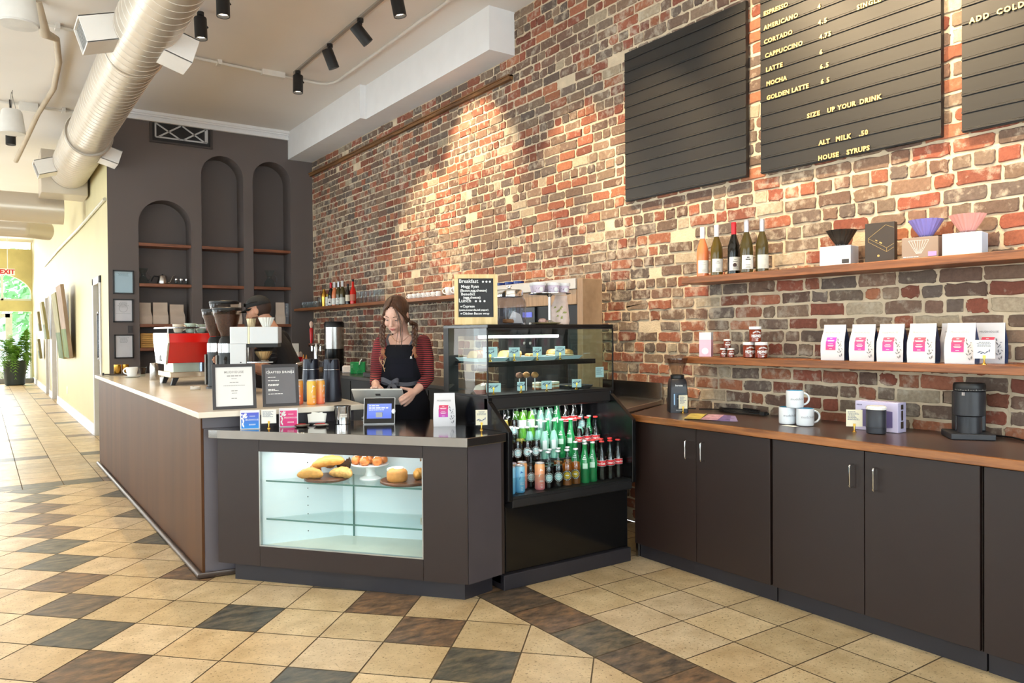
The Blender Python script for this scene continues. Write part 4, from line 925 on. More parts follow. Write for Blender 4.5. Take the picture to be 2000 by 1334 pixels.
BAGW = mat('bag_white', (222, 218, 221), .38, var=.02, bump=.15, bscale=18); NAVY = mat('bag_navy', (40, 56, 92), .38, var=.25, nscale=30)
LEAF = mat('leaf_grey', (118, 118, 124), .6)
def coffee_bag(loc, rz, label, lm, w=.128, d=.07, h=.193, body=None, brand='MUDHOUSE', group='white coffee bags on the lower shelf'):
    t = thing('coffee_bag', label, 'bag', loc, rz, group)
    rows = [(0, 1.0, d/2), (.006, 1.0, d/2+.001), (.05, 1.02, d/2+.003), (.10, 1.01, d/2), (.125, .985, d*.36), (.155, .955, d*.16), (.175, .945, .004), (h, .945, .0025)]
    f, s = B(), None; nx = 6
    def pt(k, i, sgn):
        z, ws, dd = rows[k]; u = i/nx*2-1; bul = (1-u*u)*.004 if 1 < k < 6 else 0
        return (u*w/2*ws, sgn*(dd+bul)+.0, z)
    for sgn in (-1, 1):
        g = [[f.bm.verts.new(pt(k, i, sgn)) for i in range(nx+1)] for k in range(len(rows))]
        for k in range(len(rows)-1):
            for i in range(nx): f.bm.faces.new((g[k][i], g[k][i+1], g[k+1][i+1], g[k+1][i]))
    f.poly([pt(0, 0, -1), pt(0, nx, -1), pt(0, nx, 1), pt(0, 0, 1)]); f.poly([pt(7, 0, -1), pt(7, nx, -1), pt(7, nx, 1), pt(7, 0, 1)])
    f.done('bag', body or BAGW, t, smooth=60)
    for e, sx in ((0, -1), (nx, 1)):
        s = B()
        for k in range(len(rows)-1):
            z0, z1 = rows[k][0], rows[k+1][0]; ins = .007 if k < 6 else 0; ii = [(.0, .009, .010, .012, .010, .005, .001, 0)[q_] for q_ in (k, k+1)]
            a, a2, c, c2 = Vector(pt(k, e, -1)), Vector(pt(k, e, 1)), Vector(pt(k+1, e, -1)), Vector(pt(k+1, e, 1))
            m0, m1 = (a+a2)/2-Vector((sx*ii[0], 0, 0)), (c+c2)/2-Vector((sx*ii[1], 0, 0))
            s.poly([a, m0, m1, c]); s.poly([m0, a2, c2, m1])
        s.done('side_gusset', NAVY if body is None else body, t, smooth=60)
    def fy(z):
        for (z0, _, d0), (z1, _, d1) in zip(rows, rows[1:]):
            if z0 <= z <= z1: return -(d0+(d1-d0)*(z-z0)/(z1-z0))-.0055
        return -.004
    if lm is not None:
        b = B(); zs = [.056, .075, .10, .112, .125]
        for z0, z1 in zip(zs, zs[1:]): b.poly([(-.034, fy(z0), z0), (.020, fy(z0), z0), (.020+(.004 if z1 > .1 else 0), fy(z1), z1), (-.034+(.004 if z1 > .1 else 0), fy(z1), z1)])
        lbm = b.done('colour_label', lm, t, normals=False)
        b = B()
        for z, hw in ((.117, .006), (.107, .019), (.1035, .016), (.088, .012), (.080, .017), (.076, .013), (.062, .008)):
            b.poly([(-.007-hw, fy(z)-.0008, z), (-.007+hw, fy(z)-.0008, z), (-.007+hw, fy(z+.002)-.0008, z+.002), (-.007-hw, fy(z+.002)-.0008, z+.002)])
        b.done('label_print', WHT, lbm, normals=False)
        b = B(); rr = random.Random(4)
        for (x, z, l_, a) in ((.031, .112, .02, 1.9), (.034, .095, .022, 2.2), (.040, .080, .016, .9), (.046, .088, .014, 1.3), (.050, .078, .010, .6), (.040, .06, .02, 1.7), (.047, .048, .018, .8), (.034, .045, .016, 2.3), (.052, .03, .020, 1.4), (.043, .024, .016, 2.1), (.05, .1, .012, .3), (.055, .062, .014, 2.4)):
            dx, dz = math.cos(a)*l_/2, math.sin(a)*l_/2; nx_, nz_ = -math.sin(a)*l_*.16, math.cos(a)*l_*.16
            b.poly([(x+px, fy(z+pz)-.0004, z+pz) for px, pz in ((-dx, -dz), (nx_, nz_), (dx, dz), (-nx_, -nz_))])
        b.done('leaf_print', LEAF, t, normals=False)
        if brand:
            z = .146; sl = Vector((0, fy(.160)-fy(.146), .014)).normalized()
            text(t, brand, .0135, LEAF, (-.003, fy(z)-.0012, z), (1, 0, 0), sl, align='CENTER', spacing=1.15)
    return t
PK = [gradmat('label_pink_%d' % i, a, b_, .056, .125) for i, (a, b_) in enumerate((((232, 66, 118), (212, 70, 200)), ((222, 62, 160), (238, 86, 116)), ((214, 66, 170), (240, 78, 92)), ((216, 60, 150), (238, 74, 86))))]
BY = R(-82)
for (x, y, i, lb) in ((3.835, 2.437, 0, 'white coffee bag with magenta label nearest the honey jars'), (3.835, 2.27, 1, 'white coffee bag second from the honey jars'), (3.83, 2.115, 2, 'white coffee bag in the middle of the front row'), (3.825, 1.955, 3, 'white coffee bag second from the small card'), (3.825, 1.775, 3, 'white coffee bag beside the small card with brass clip')):
    coffee_bag((x, y, S2), BY, lb, PK[i])
for (x, y, lb) in ((3.945, 2.02, 'white coffee bag in the back row behind the middle bag'), (3.945, 1.86, 'white coffee bag in the back row behind the second bag from the card'), (3.945, 1.70, 'white coffee bag in the back row nearest the card')):
    coffee_bag((x, y, S2), BY, lb, PK[2], d=.05)

def clip_card(loc, rz, label, w=.075, h=.09, rows=5, drawing=False, m=None, lift=.028, cat='card', seed=1):
    t = thing('price_card', label, cat, loc, rz, 'cards in brass clips')
    B().lathe([(.011, 0), (.011, .002), (.007, .006), (.004, .012), (.0032, .030)], 14).cbox((0, 0, .036), (.012, .006, .014)).done('brass_clip', GOLD, t, smooth=True)
    c = B().box(-w/2, -.001, lift, w/2, .001, lift+h).done('card', m or CREAMC, t)
    b = B(); lines(b, -w/2+.007, lift+h-.012, w-.014, .0026, rows, -.0016, 2.2, True, drawing, seed)
    if drawing:
        z = lift+.03
        for (x, dz, l_, a) in ((-.02, 0, .024, .5), (-.004, -.003, .026, -.5), (.010, .0, .022, .6), (.02, .006, .02, 1.4), (-.012, -.006, .014, -.3)):
            dx, dzz = math.cos(a)*l_/2, math.sin(a)*l_/2; px, pz = -math.sin(a)*.003, math.cos(a)*.003; b.poly([(x-dx, -.0016, z+dz-dzz), (x+px, -.0016, z+dz+pz), (x+dx, -.0016, z+dz+dzz), (x-px, -.0016, z+dz-pz)])
    b.done('card_print', mat('card_ink', (84, 92, 120), .6), c, normals=False); return t
clip_card((3.775, 1.655, S2), yaw(-60), 'white card with a blue sprig drawing in a brass clip on the lower shelf', .085, .085, 4, True, PAPER)

# worktop goods
W0 = .9052
g = thing('burr_grinder', 'black home coffee grinder with clear hopper at the far end of the worktop', 'grinder', (3.67, 3.44, W0), yaw(-38))
b = B(); rr_ = [( .058, .07, 0), (.058, .07, .03), (.054, .068, .15), (.050, .064, .195), (.043, .052, .212)]
b.skin([[b.bm.verts.new((sx*a*kx, sy*c*ky, z)) for sx, sy, kx, ky in ((-1, -1, .9, 1), (1, -1, .9, 1), (1, -1, 1, .9), (1, 1, 1, .9), (1, 1, .9, 1), (-1, 1, .9, 1), (-1, 1, 1, .9), (-1, -1, 1, .9))] for a, c, z in rr_])
b.done('body', mat('grinder_black', (38, 38, 44), .35), g, smooth=50)
B().lathe([(.040, .212), (.044, .216), (.044, .234), (.038, .238)], 24).done('collar', BLACK, g, smooth=True)
B().lathe([(.034, .238), (.066, .335), (.068, .336), (.068, .342), (.064, .342), (.032, .242)], 28, cap0=False, cap1=False).done('hopper', glass('smoky_plastic', (236, 228, 224), tint=.92), g, smooth=True)
B().lathe([(.001, .338), (.066, .338), (.066, .344), (.001, .346)], 28).done('hopper_lid', glass('smoky_plastic', (206, 196, 190)), g, smooth=True)
B().box(-.040, -.0745, .035, .040, -.071, .125).done('grounds_bin', mat('bin_dark', (30, 34, 48), .12), g)
b = B()
for x0, x1, z0, z1 in ((-.034, -.026, .05, .12), (-.012, .020, .088, .090)): b.poly([(x0, -.0752, z0), (x1, -.0752, z0), (x1, -.0752, z1), (x0, -.0752, z1)])
b.done('bin_marks', mat('mark_blue', (150, 184, 214), .4), g, normals=False)
text(g, 'baratza', .016, WHT, (0, -.0705, .168), align='CENTER', bold=.0003); text(g, 'ENCORE', .009, WHT, (0, -.0722, .012), align='CENTER', spacing=1.2)
B().tube([(.0, .07, .03), (.03, .12, .012), (.08, .16, .006), (.14, .13, .006)], .004, 8).done('power_cord', BLACK, g, smooth=True)
clip_card((3.63, 3.355, W0), yaw(-30), 'cream price card in a brass clip in front of the clear-hoppered grinder', .056, .085, 8)
t = thing('power_cord', 'coiled black power cord with plug lying on the worktop by the wall', 'cord', (3.88, 3.12, W0))
pts = [(math.cos(a)*.05*(1+.1*math.sin(a*2.3))+.0, math.sin(a)*.15, .006+.0012*a) for a in [k*.42 for k in range(46)]]
B().tube([(-.03, .30, .006), (.04, .22, .008)]+pts, .0038, 7).done('cable', BLACK, t, smooth=True)
B().box(-.02, -.20, .004, .012, -.165, .026).box(-.012, -.218, .009, -.008, -.2, .021).box(.0, -.218, .009, .004, -.2, .021).done('plug', BLACK, t, bevel=.003)
LEAFC = ((214, 190, 96, 'yellow and lilac leaflet nearest the wooden edge'), (206, 160, 180, 'pink leaflet lying in the middle of the leaflets'), (120, 104, 168, 'violet leaflet lying partly under the pink one'), (160, 150, 196, 'pale violet leaflet lowest and nearest the mugs'))
for i, (x, y, rz) in enumerate(((3.53, 3.165, -64), (3.58, 3.075, -66), (3.60, 3.02, -60), (3.61, 2.985, -56))):
    c = LEAFC[i]; t = thing('leaflet', c[3], 'leaflet', (x, y, W0+(.0035, .0025, .0015, .0003)[i]), yaw(rz+8), 'leaflets on the worktop')
    B().box(-.048, -.15, 0, .048, .15, .0008).done('paper', mat('leaflet_%d' % i, c[:3], .4, var=.3, nscale=14), t)
    b = B(); rr = random.Random(i)
    for k in range(9):
        cx, cy_, r_ = rr.uniform(-.036, .036), rr.uniform(-.13, .13), rr.uniform(.006, .014); b.poly([(cx+r_*math.cos(2*PI*q_/8)*rr.uniform(.7, 1.2), cy_+r_*math.sin(2*PI*q_/8), .0010) for q_ in range(8)])
    b.done('printed_shapes', mat('leaf_ink_%d' % i, ((226, 214, 120), (236, 214, 224), (70, 60, 110), (110, 90, 150))[i], .4), t, normals=False)
MUGW = mat('mug_glaze', (232, 236, 240), .18, var=.01); TEAL = mat('mug_teal', (60, 150, 190), .2)
def mug(loc, rz, label):
    t = thing('mug', label, 'mug', loc, rz, 'white mugs with blue insides')
    B().lathe([(.038, 0), (.044, .004), (.046, .012), (.046, .088), (.0455, .094), (.0435, .094)], 32, cap1=False).done('body', MUGW, t, smooth=True)
    B().lathe([(.0435, .094), (.042, .088), (.042, .012), (.036, .008), (.001, .008)], 32, cap0=False).done('blue_inside', TEAL, t, smooth=True)
    pts = [(.044+.036*math.sin(a), 0, .048+.032*math.cos(a)) for a in [PI*k/12 for k in range(13)]]
    B().tube(pts, .0055, 10).done('handle', MUGW, t, smooth=True)
    wrap(t, 'mudchild', .0185, mat('mug_print', (120, 124, 130), .5), .0464, .044, R(-96), bold=.0, spacing=1.1); return t
for loc, lb in (((3.655, 2.612, W0), 'white mug on the worktop under two-cup base, farther from the canister'), ((3.66, 2.505, W0), 'white mug on the worktop beneath the top mug, nearer the canister'), ((3.64, 2.555, W0+.0945), 'white mug stacked on top of two others')):
    mug(loc, R(-30), lb)
tag(B().box(-.022, -.04, 0, .022, .04, .0006).done('name_card', PAPER, loc=(3.585, 2.545, W0), rotz=R(-8)), 'small blank white card lying flat before the mugs', 'card')
t = thing('mug_carton', 'lilac carton printed with a dark tumbler behind the black canister', 'box', (3.735, 2.15, W0), yaw(-87))
B().box(-.108, 0, 0, .112, .085, .15).done('carton', mat('carton_lilac', (190, 186, 218), .45), t, bevel=.002)
for pl in ([(-.075, -.001, .02), (-.03, -.001, .02), (-.03, -.001, .108), (-.075, -.001, .108)], [(.04, -.001, .02), (.085, -.001, .024), (.085, -.001, .104), (.04, -.001, .108)]): B().poly(pl).done('tumbler_picture', mat('carton_violet', (96, 88, 136), .5), t, normals=False)
b = B(); lines(b, -.10, .128, .03, .005, 1, -.0012); b.done('carton_print', mat('carton_ink', (110, 108, 140), .5), t, normals=False)
b = B()
for z0, z1, hw in ((.02, .055, .014), (.06, .11, .010), (.115, .14, .013)): b.poly([(.1128, .042-hw, z0), (.1128, .042+hw, z0), (.1128, .042+hw, z1), (.1128, .042-hw, z1)])
b.done('side_picture', mat('carton_dark', (48, 46, 66), .5), t, normals=False)
t = thing('canister', 'matte black canister with a speckled white lid on the worktop', 'canister', (3.66, 2.105, W0))
B().lathe([(.040, 0), (.046, .003), (.0465, .03), (.0465, .116), (.045, .118)], 36).done('body', mat('canister_black', (42, 44, 52), .42), t, smooth=True)
B().lathe([(.0467, .0295), (.0473, .030), (.0473, .0315), (.0467, .032)], 36, cap0=False, cap1=False).done('groove', BLACK, t, smooth=True)
B().lathe([(.044, .118), (.0475, .120), (.0475, .130), (.042, .137), (.001, .139)], 36).done('lid', mat('speckled_white', (226, 224, 220), .5, var=.14, nscale=90), t, smooth=True)
clip_card((3.62, 2.197, W0), yaw(-52), 'cream price card in a brass clip beside the black canister', .076, .085, 8)
g = thing('conical_grinder', 'large matte black coffee grinder with a dial top at the near end of the worktop', 'grinder', (3.855, 1.755, W0), yaw(-52))
MB_ = mat('grinder_matte', (40, 41, 46), .38)
B().box(-.10, -.10, 0, .085, .10, .028).done('base', MB_, g, bevel=.004)
B().box(-.055, .02, .028, .075, .095, .215).done('column', MB_, g, bevel=.006)
B().lathe([(.052, .0285), (.052, .105)], 36, at=(-.008, -.03, 0)).done('catch_cup', MB_, g, smooth=True)
B().lathe([(.060, .108), (.067, .112), (.067, .222), (.064, .225)], 40, at=(-.008, -.03, 0)).done('upper_body', MB_, g, smooth=True)
B().lathe([(.067, .226), (.0685, .228), (.0685, .252), (.064, .262), (.001, .263)], 40, at=(-.008, -.03, 0)).done('dial', BLACK, g, smooth=True)
b = B()
for k in range(26):
    a = R(-160)+k*R(5.4); hgt = .006 if k % 5 == 0 else .003; r = .0688
    b.poly([(-.008+r*math.cos(a+q_), -.03+r*math.sin(a+q_), z) for q_, z in ((-.008, .229), (.008, .229), (.008, .229+hgt), (-.008, .229+hgt))])
b.done('dial_ticks', WHT, g, normals=False)
b = B()
for a in (R(-128), R(-122)): b.poly([(-.008+.0674*math.cos(a+q_), -.03+.0674*math.sin(a+q_), z) for q_, z in ((-.03, .206), (.03, .206), (.03, .221), (-.03, .221))])
b.done('indicator_marks', mat('mark_grey', (190, 186, 184), .5), g, normals=False)
B().tube([(.06, .09, .02), (.10, .07, .008), (.18, .0, .006), (.2, -.10, .006), (.26, -.16, .006)], .004, 7).done('power_cord', BLACK, g, smooth=True)
# ------------------------------------------------------------------ goods in and on the fridge
CLEARG = glass('bottle_glass', (238, 246, 246)); GREENG = mat('green_glass', (30, 128, 70), .06, var=.15, spec=.7); COLA = mat('cola', (26, 12, 10), .1, spec=.7); AMBER = mat('amber_soda', (150, 76, 20), .1, spec=.7)
CAPSV = mat('crown_silver', (214, 214, 218), .3, .6); CAPRD = mat('crown_red', (206, 44, 40), .35); LIME = mat('lime_soda', (120, 190, 60), .1, spec=.7)
PAINTW = mat('painted_white', (226, 236, 234), .5)
FX, FY = 2.345, 3.47
ORD = ('first', 'second', 'third', 'fourth', 'fifth', 'sixth', 'seventh', 'eighth', 'ninth', 'tenth', 'eleventh', 'twelfth')
def soda(name, prof, liquid, ltop, cap, z_cap):
    t = thing('soda_bottle', 'x', 'bottle'); 
    B().lathe(prof, 22, cap1=True).done('glass_body', CLEARG if liquid is not GREENG else GREENG, t, smooth=True)
    if liquid is not GREENG:
        lp = [(r-.0016, max(z, .004)) for r, z in prof if z < ltop]; (ra, za), (rb_, zb) = [p for p in prof if p[1] < ltop][-1], [p for p in prof if p[1] >= ltop][0]
        lp.append((ra+(rb_-ra)*(ltop-za)/(zb-za)-.0016, ltop)); B().lathe(lp, 20).done('drink', liquid, t, smooth=True)
    rc = prof[-1][0]
    B().lathe([(rc+.002, z_cap-.006), (rc+.003, z_cap-.005), (rc+.002, z_cap+.002), (rc*.8, z_cap+.003)], 18).done('crown_cap', cap, t, smooth=True)
    return t
STUB = [(.026, 0), (.030, .004), (.030, .105), (.027, .125), (.017, .155), (.0125, .185), (.0125, .205)]
CONT = [(.026, 0), (.0285, .006), (.027, .03), (.0255, .055), (.0285, .09), (.0285, .115), (.022, .145), (.0145, .175), (.012, .2), (.0125, .232)]
def ring_label(t, inner):
    b = B(); disc_label(b, .0303, .062, .030, -PI/2); a = b.done('round_label', INK, t, normals=False)
    b = B(); disc_label(b, .0306, .062, .0205, -PI/2); b.done('label_centre', inner, a, normals=False)
    b = B()
    for k in range(18):
        u = 2*PI*k/18; disc_label(b, .0307, .062+.0255*math.sin(u), .0026, -PI/2+.0255*math.cos(u)/.0307, 6)
    band(b, .0308, .060, .066, -PI/2-.32, -PI/2+.32, 4); b.done('label_lettering', PAINTW if 0 else WHT, a, normals=False)
    wrap(a, 'SODA' if 0 else 'COLA', .009, INK, .0309, .0598, -PI/2, bold=.0004) if 0 else None
PALEB = mat('label_pale_blue', (196, 224, 226), .5); YEL = mat('label_yellow', (206, 166, 40), .5)
k_stub = soda('stub', STUB, COLA, .125, CAPSV, .208); ring_label(k_stub, PALEB)
k_gold = soda('gold', STUB, AMBER, .130, CAPSV, .208); ring_label(k_gold, YEL)
k_pale = soda('pale', STUB, mat('pale_tea', (190, 160, 70), .1, spec=.7), .13, CAPSV, .208); ring_label(k_pale, YEL)
k_green = soda('green', CONT, GREENG, .2, CAPSV, .235)
b = B(); band(b, .0288, .085, .118, R(-110), R(-50), 6); b.done('painted_label', mat('painted_pale_green', (190, 226, 206), .5), k_green, normals=False)
b = B()
for z, a0, a1 in ((.14, -120, -62), (.15, -112, -70), (.16, -104, -76)): band(b, .0245-(z-.14)*.3, z, z+.005, R(a0), R(a1), 5)
b.done('painted_marks', PAINTW, k_green, normals=False)
k_clear = soda('clear', CONT, mat('water_green', (150, 200, 180), .08, spec=.6), .17, CAPSV, .235)
b = B(); band(b, .0289, .062, .118, R(-108), R(-52), 6); b.done('painted_label', mat('painted_dim', (206, 222, 222), .5), k_clear, normals=False)
k_cola = soda('cola', CONT, COLA, .168, CAPRD, .235)
b = B(); band(b, .0290, .086, .120, R(-90-80), R(-90+80), 14); rl = b.done('red_label', mat('label_red', (204, 30, 40), .45), k_cola, normals=False)
wrap(rl, 'Coca-Cola', .0165, WHT, .0293, .097, R(-90), bold=.0004, spacing=.92)
b = B(); band(b, .0292, .086, .0875, R(-90-80), R(-90+80), 14); band(b, .0292, .1185, .12, R(-90-80), R(-90+80), 14); b.done('label_edge', WHT, rl, normals=False)
k_lime = soda('lime', CONT, LIME, .17, CAPSV, .235)
b = B(); band(b, .0290, .07, .12, R(-150), R(-30), 10); b.done('painted_label', PAINTW, k_lime, normals=False)
def can_kind(top, bot, wing):
    t = thing('drink_can', 'x', 'can')
    B().lathe([(.024, 0), (.0285, .006), (.029, .012), (.029, .138), (.026, .148)], 30).done('can_body', gradmat('can_%d%d%d' % top, bot, top, .0, .15, .28), t, smooth=True)
    B().lathe([(.026, .1482), (.0265, .153), (.0255, .1545), (.0235, .150), (.001, .150)], 26).done('can_top', CAPSV, t, smooth=True)
    b = B()
    for k in range(5): 
        r = .0293; a0, z0 = R(-118)+k*.06, .075+k*.004; a1, z1 = a0+.42+.05*k, z0+.045-.006*k
        vs_ = [(a0, z0), (a0+.12, z0+.002), (a1, z1), (a1-.10, z1+.004)]; b.bm.faces.new([b.bm.verts.new((r*math.cos(a), r*math.sin(a), z)) for a, z in vs_])
    b.done('wing_print', wing, t, normals=False)
    b = B()
    for z, w in ((.055, .36), (.048, .42), (.030, .22), (.022, .26), (.014, .2)): band(b, .0293, z, z+.0022, R(-85)-w, R(-85)+w, 5)
    b.done('can_print', WHT, t, normals=False); return t
k_blue = can_kind((150, 206, 230), (110, 176, 222), mat('wing_blue', (44, 110, 180), .5)); k_peach = can_kind((238, 176, 112), (226, 120, 126), WHT); k_pink = can_kind((206, 60, 96), (226, 96, 160), WHT); k_org = can_kind((232, 170, 70), (228, 110, 84), WHT)
names = {'s': (k_stub, 'dark soda bottle with pale round label'), 'g': (k_gold, 'amber soda bottle with yellow round label'), 'p': (k_pale, 'pale yellow soda bottle'), 'e': (k_green, 'green glass soda bottle'), 'w': (k_clear, 'clear soda bottle with silver cap'), 'c': (k_cola, 'cola bottle with red cap'), 'l': (k_lime, 'lime soda bottle'), 'b': (k_blue, 'light blue slim can'), 'h': (k_peach, 'peach coloured slim can'), 'k': (k_pink, 'crimson slim can')}
first = set()
XS = tuple(.070+.0674*k for k in range(13))
rowsF = ((.045, .5225, 'front row', ' bb h ss gg ee ccc'.replace(' ', '')), (.125, .5225, 'second row', 'bhhsssggeeccc'), (.26, .6455, 'third row', 'khsssswweeccc'), (.325, .6455, 'fourth row', 'khsspwweeccwe'), (.40, .7605, 'fifth row', 'psspsllwweccs'), (.465, .7605, 'sixth row', 'ssppsllwewccs'))
for y, z, rn, ks in rowsF:
    cnt = {}
    n = len(ks)
    for i, ch in enumerate(ks):
        src, d = names[ch]; cnt[ch] = cnt.get(ch, 0)+1
        x = XS[i+(1 if n == 12 and i > 1 else 0)] if n in (12, 13) else XS[i]
        lb = '%s %s from the counter, %s of the fridge' % (ORD[cnt[ch]-1], d, rn)
        loc = (FX+x+((i*37) % 5-2)*.001, FY+y+((i*53) % 5-2)*.0018, z); rz = R(-33-x*9+((i*71) % 9-4)*5)
        if ch in first: dup(src, loc, rz, lb)
        else: first.add(ch); src.location = loc; src.rotation_euler = (0, 0, rz); src['label'] = lb
        if ch not in first: pass
for ch, (o, d) in names.items(): pass
for o in [o for o in bpy.data.objects if o.get('category') in ('bottle', 'can') and o.name.split('.')[0] in ('soda_bottle', 'drink_can')]: o['group'] = 'drinks in the fridge well'
# three orange cans on the bar
for i, (x, y, lb, rz) in enumerate(((1.640, 4.735, 'orange drink can standing behind the two front ones on the bar', -20), (1.690, 4.640, 'golden drink can with white wings, front one of three on the bar', 5), (1.755, 4.665, 'orange drink can nearest the black carafes', 35))):
    if i == 0: k_org.location = (x, y, .9805); k_org.rotation_euler = (0, 0, R(rz)); k_org['label'] = lb; c = k_org
    else: c = dup(k_org, (x, y, .9805), R(rz), lb, {'can_body': gradmat('can_gold_b', (236, 150, 60), (240, 186, 60), 0, .15, .28)} if i == 1 else None)
    c['group'] = 'orange cans on the bar'

# fridge top
FT = 1.4685
t = thing('chalkboard', 'wood-framed chalkboard with handwritten breakfast and lunch list', 'board', (2.365, 3.78, FT), R(-31))
CBW = wood('light_bamboo', (204, 172, 112), (232, 206, 152), (6, 6, .4), .5)
B().box(-.125, 0, 0, .125, .018, .043).box(-.125, 0, .268, .125, .018, .292).box(-.125, 0, .043, -.102, .018, .268).box(.102, 0, .043, .125, .018, .268).done('frame', CBW, t, bevel=.001)
B().box(-.102, .006, .043, .102, .016, .268).box(-.06, .016, 0, .06, .06, .02).done('slate_panel', mat('slate_panel', (30, 30, 33), .55), t)
CH = mat('chalk', (234, 234, 234), .8)
for s, x, z, sz in (('Breakfast', -.098, .243, .030), ('Megg Ryan', -.086, .214, .024), ('(Bacon,egg,cheese)', -.092, .192, .0205), ('Benedict', -.086, .170, .023), ('(egg,cheese)', -.074, .151, .0205), ('Lunch', -.1, .130, .030), ('Caprese', -.078, .1, .021), ('(pesto,mozzarella,bell pepper)', -.098, .081, .0140), ('Chicken Bacon wrap', -.078, .059, .0185)):
    text(t, s, sz, CH, (x, .0052, z), name='chalk_writing', bold=.0004)
b = B()
for x, z, r in ((.042, .249, .006), (.062, .249, .006), (.082, .249, .006), (.0, .136, .006), (.025, .136, .006), (.05, .136, .006), (-.086, .105, .004), (-.086, .064, .004)): b.poly([(x+r*math.cos(2*PI*k/12), .0054, z+r*math.sin(2*PI*k/12)) for k in range(12)])
b.done('chalk_dots', CH, t, normals=False)
t = thing('cookie_jar', 'big glass jar with a steel lid holding cookies on the fridge', 'jar', (2.635, 3.83, FT))
B().lathe([(.085, 0), (.098, .006), (.102, .03), (.102, .13), (.095, .152), (.080, .166), (.080, .172), (.077, .172), (.077, .165), (.092, .15), (.098, .13), (.098, .03), (.09, .008), (.001, .007)], 40, cap1=True).done('jar_body', CLEARP, t, smooth=True)
B().lathe([(.083, .168), (.083, .203), (.078, .210), (.03, .213), (.016, .214), (.006, .222), (.006, .228), (.018, .230), (.018, .234), (.001, .236)], 36).done('lid', CHROME, t, smooth=True)
COOK = mat('cookie_brown', (176, 122, 70), .7, var=.2, nscale=40, bump=.6, bscale=120)
for i, (x, y, z, rx, lb) in enumerate(((-.03, -.03, .0095, 0, 'thick cookie lying flat in the glass jar'), (.025, .03, .0095, 0, 'second cookie lying behind in the glass jar'))):
    tag(B().lathe([(.028, 0), (.034, .004), (.034, .018), (.028, .024)], 20).jitter(.001, i).done('cookie', COOK, smooth=True, loc=(2.635+x, 3.83+y, FT+z)), lb, 'cookie', 'cookies in the glass jar')
tag(B().poly([(-.05, 0, 0), (.05, 0, 0), (.035, .012, .055), (-.01, .012, .075)]).done('paper_slip', PAPER, loc=(2.655, 3.80, FT+.0085), rotz=R(-25), normals=False), 'folded white paper slip inside the glass jar', 'paper')
def cake_stand(loc, r, h, m, label, foot=.05):
    t = thing('cake_stand', label, 'stand', loc)
    B().lathe([(foot, 0), (foot, .004), (foot*.5, .012), (.010, .03), (.009, h-.02), (.02, h-.008), (.001, h-.006)], 28).done('pedestal', m, t, smooth=True)
    B().lathe([(.02, h-.008), (r*.9, h-.004), (r, h), (r, h+.004), (r*.9, h), (.001, h)], 40).done('plate', m, t, smooth=True); return t
cake_stand((2.965, 3.86, FT), .135, .195, mat('glass_metal', (200, 196, 190), .12, .8), 'tall pedestal stand carrying paper ice-cream tubs on the fridge', .085)
TUB = mat('tub_lilac', (222, 206, 222), .5, var=.04); 
def tub(loc, label):
    t = thing('ice_cream_tub', label, 'tub', loc, 0, 'paper tubs on the pedestal stand')
    B().lathe([(.033, 0), (.040, .05)], 28).done('cup', TUB, t, smooth=True)
    B().lathe([(.0425, .046), (.0435, .048), (.0435, .062), (.041, .064)], 28).done('lid', LIDW, t, smooth=True)
    b = B(); rr = random.Random(2)
    for k in range(14):
        z = rr.uniform(.006, .042); disc_label(b, .0334+.007*z/.05+.0003, z, .0022, R(rr.uniform(-175, -5)), 6)
    b.done('dots', mat('tub_dots', (110, 70, 96), .5), t, normals=False)
    b = B(); disc_label(b, .0385, .020, .014, R(-100)); b.done('oval_label', WHT, t, normals=False)
for x, y, lb in ((-.100, -.02, 'lilac paper tub nearest the glass jar on the pedestal stand'), (-.004, -.045, 'lilac paper tub in the middle of the pedestal stand'), (.088, -.03, 'lilac paper tub on the far side of the pedestal stand'), (-.06, .06, 'lilac paper tub in the back row of the stand, nearer the jar'), (.035, .06, 'lilac paper tub in the back row of the stand, farther from the jar')):
    tub((2.965+x, 3.86+y, FT+.1995), lb)
t = thing('glass_tray', 'small low glass tray with leftovers on the fridge', 'tray', (2.84, 3.73, FT))
B().lathe([(.06, 0), (.085, .006), (.088, .012), (.084, .012), (.06, .004), (.001, .004)], 32, cap1=True).done('tray', mat('tray_gold', (190, 170, 120), .2, .5), t, smooth=True)
b = B(); b.ball((-.03, 0, .022), (.028, .02, .016)); b.jitter(.002, 3); tag(b.done('wrapped_pastry', mat('pastry_wrap', (196, 160, 150), .6, var=.3, nscale=60), smooth=True, loc=(2.84, 3.73, FT-.001)), 'small pinkish wrapped pastry on the glass tray', 'pastry')
t = thing('snack_bag', 'pale pink snack bag with green print standing on the fridge', 'bag', (3.085, 3.93, FT), R(-36))
b = B()
rows_ = [(0, .062, .03), (.03, .066, .034), (.09, .060, .03), (.14, .050, .016), (.165, .04, .004), (.19, .038, .003)]
b.skin([[b.bm.verts.new((w_*cx+(z*.12 if z > .09 else .01), d_*cy_, z)) for cx, cy_ in ((-1, -.3), (-.6, -1), (.6, -1), (1, -.3), (1, .3), (.6, 1), (-.6, 1), (-1, .3))] for z, w_, d_ in rows_]); b.jitter(.002, 8)
b.done('bag', mat('bag_pink', (226, 200, 186), .4, var=.12, nscale=30), t, smooth=70)
b = B(); rr = random.Random(3)
for k in range(10): x, z = rr.uniform(-.03, .04), rr.uniform(.03, .12); b.poly([(x, -.036, z), (x+.018, -.037, z+.004), (x+.012, -.036, z+.016)])
b.done('green_print', mat('bag_green', (150, 150, 70), .5), t, normals=False)

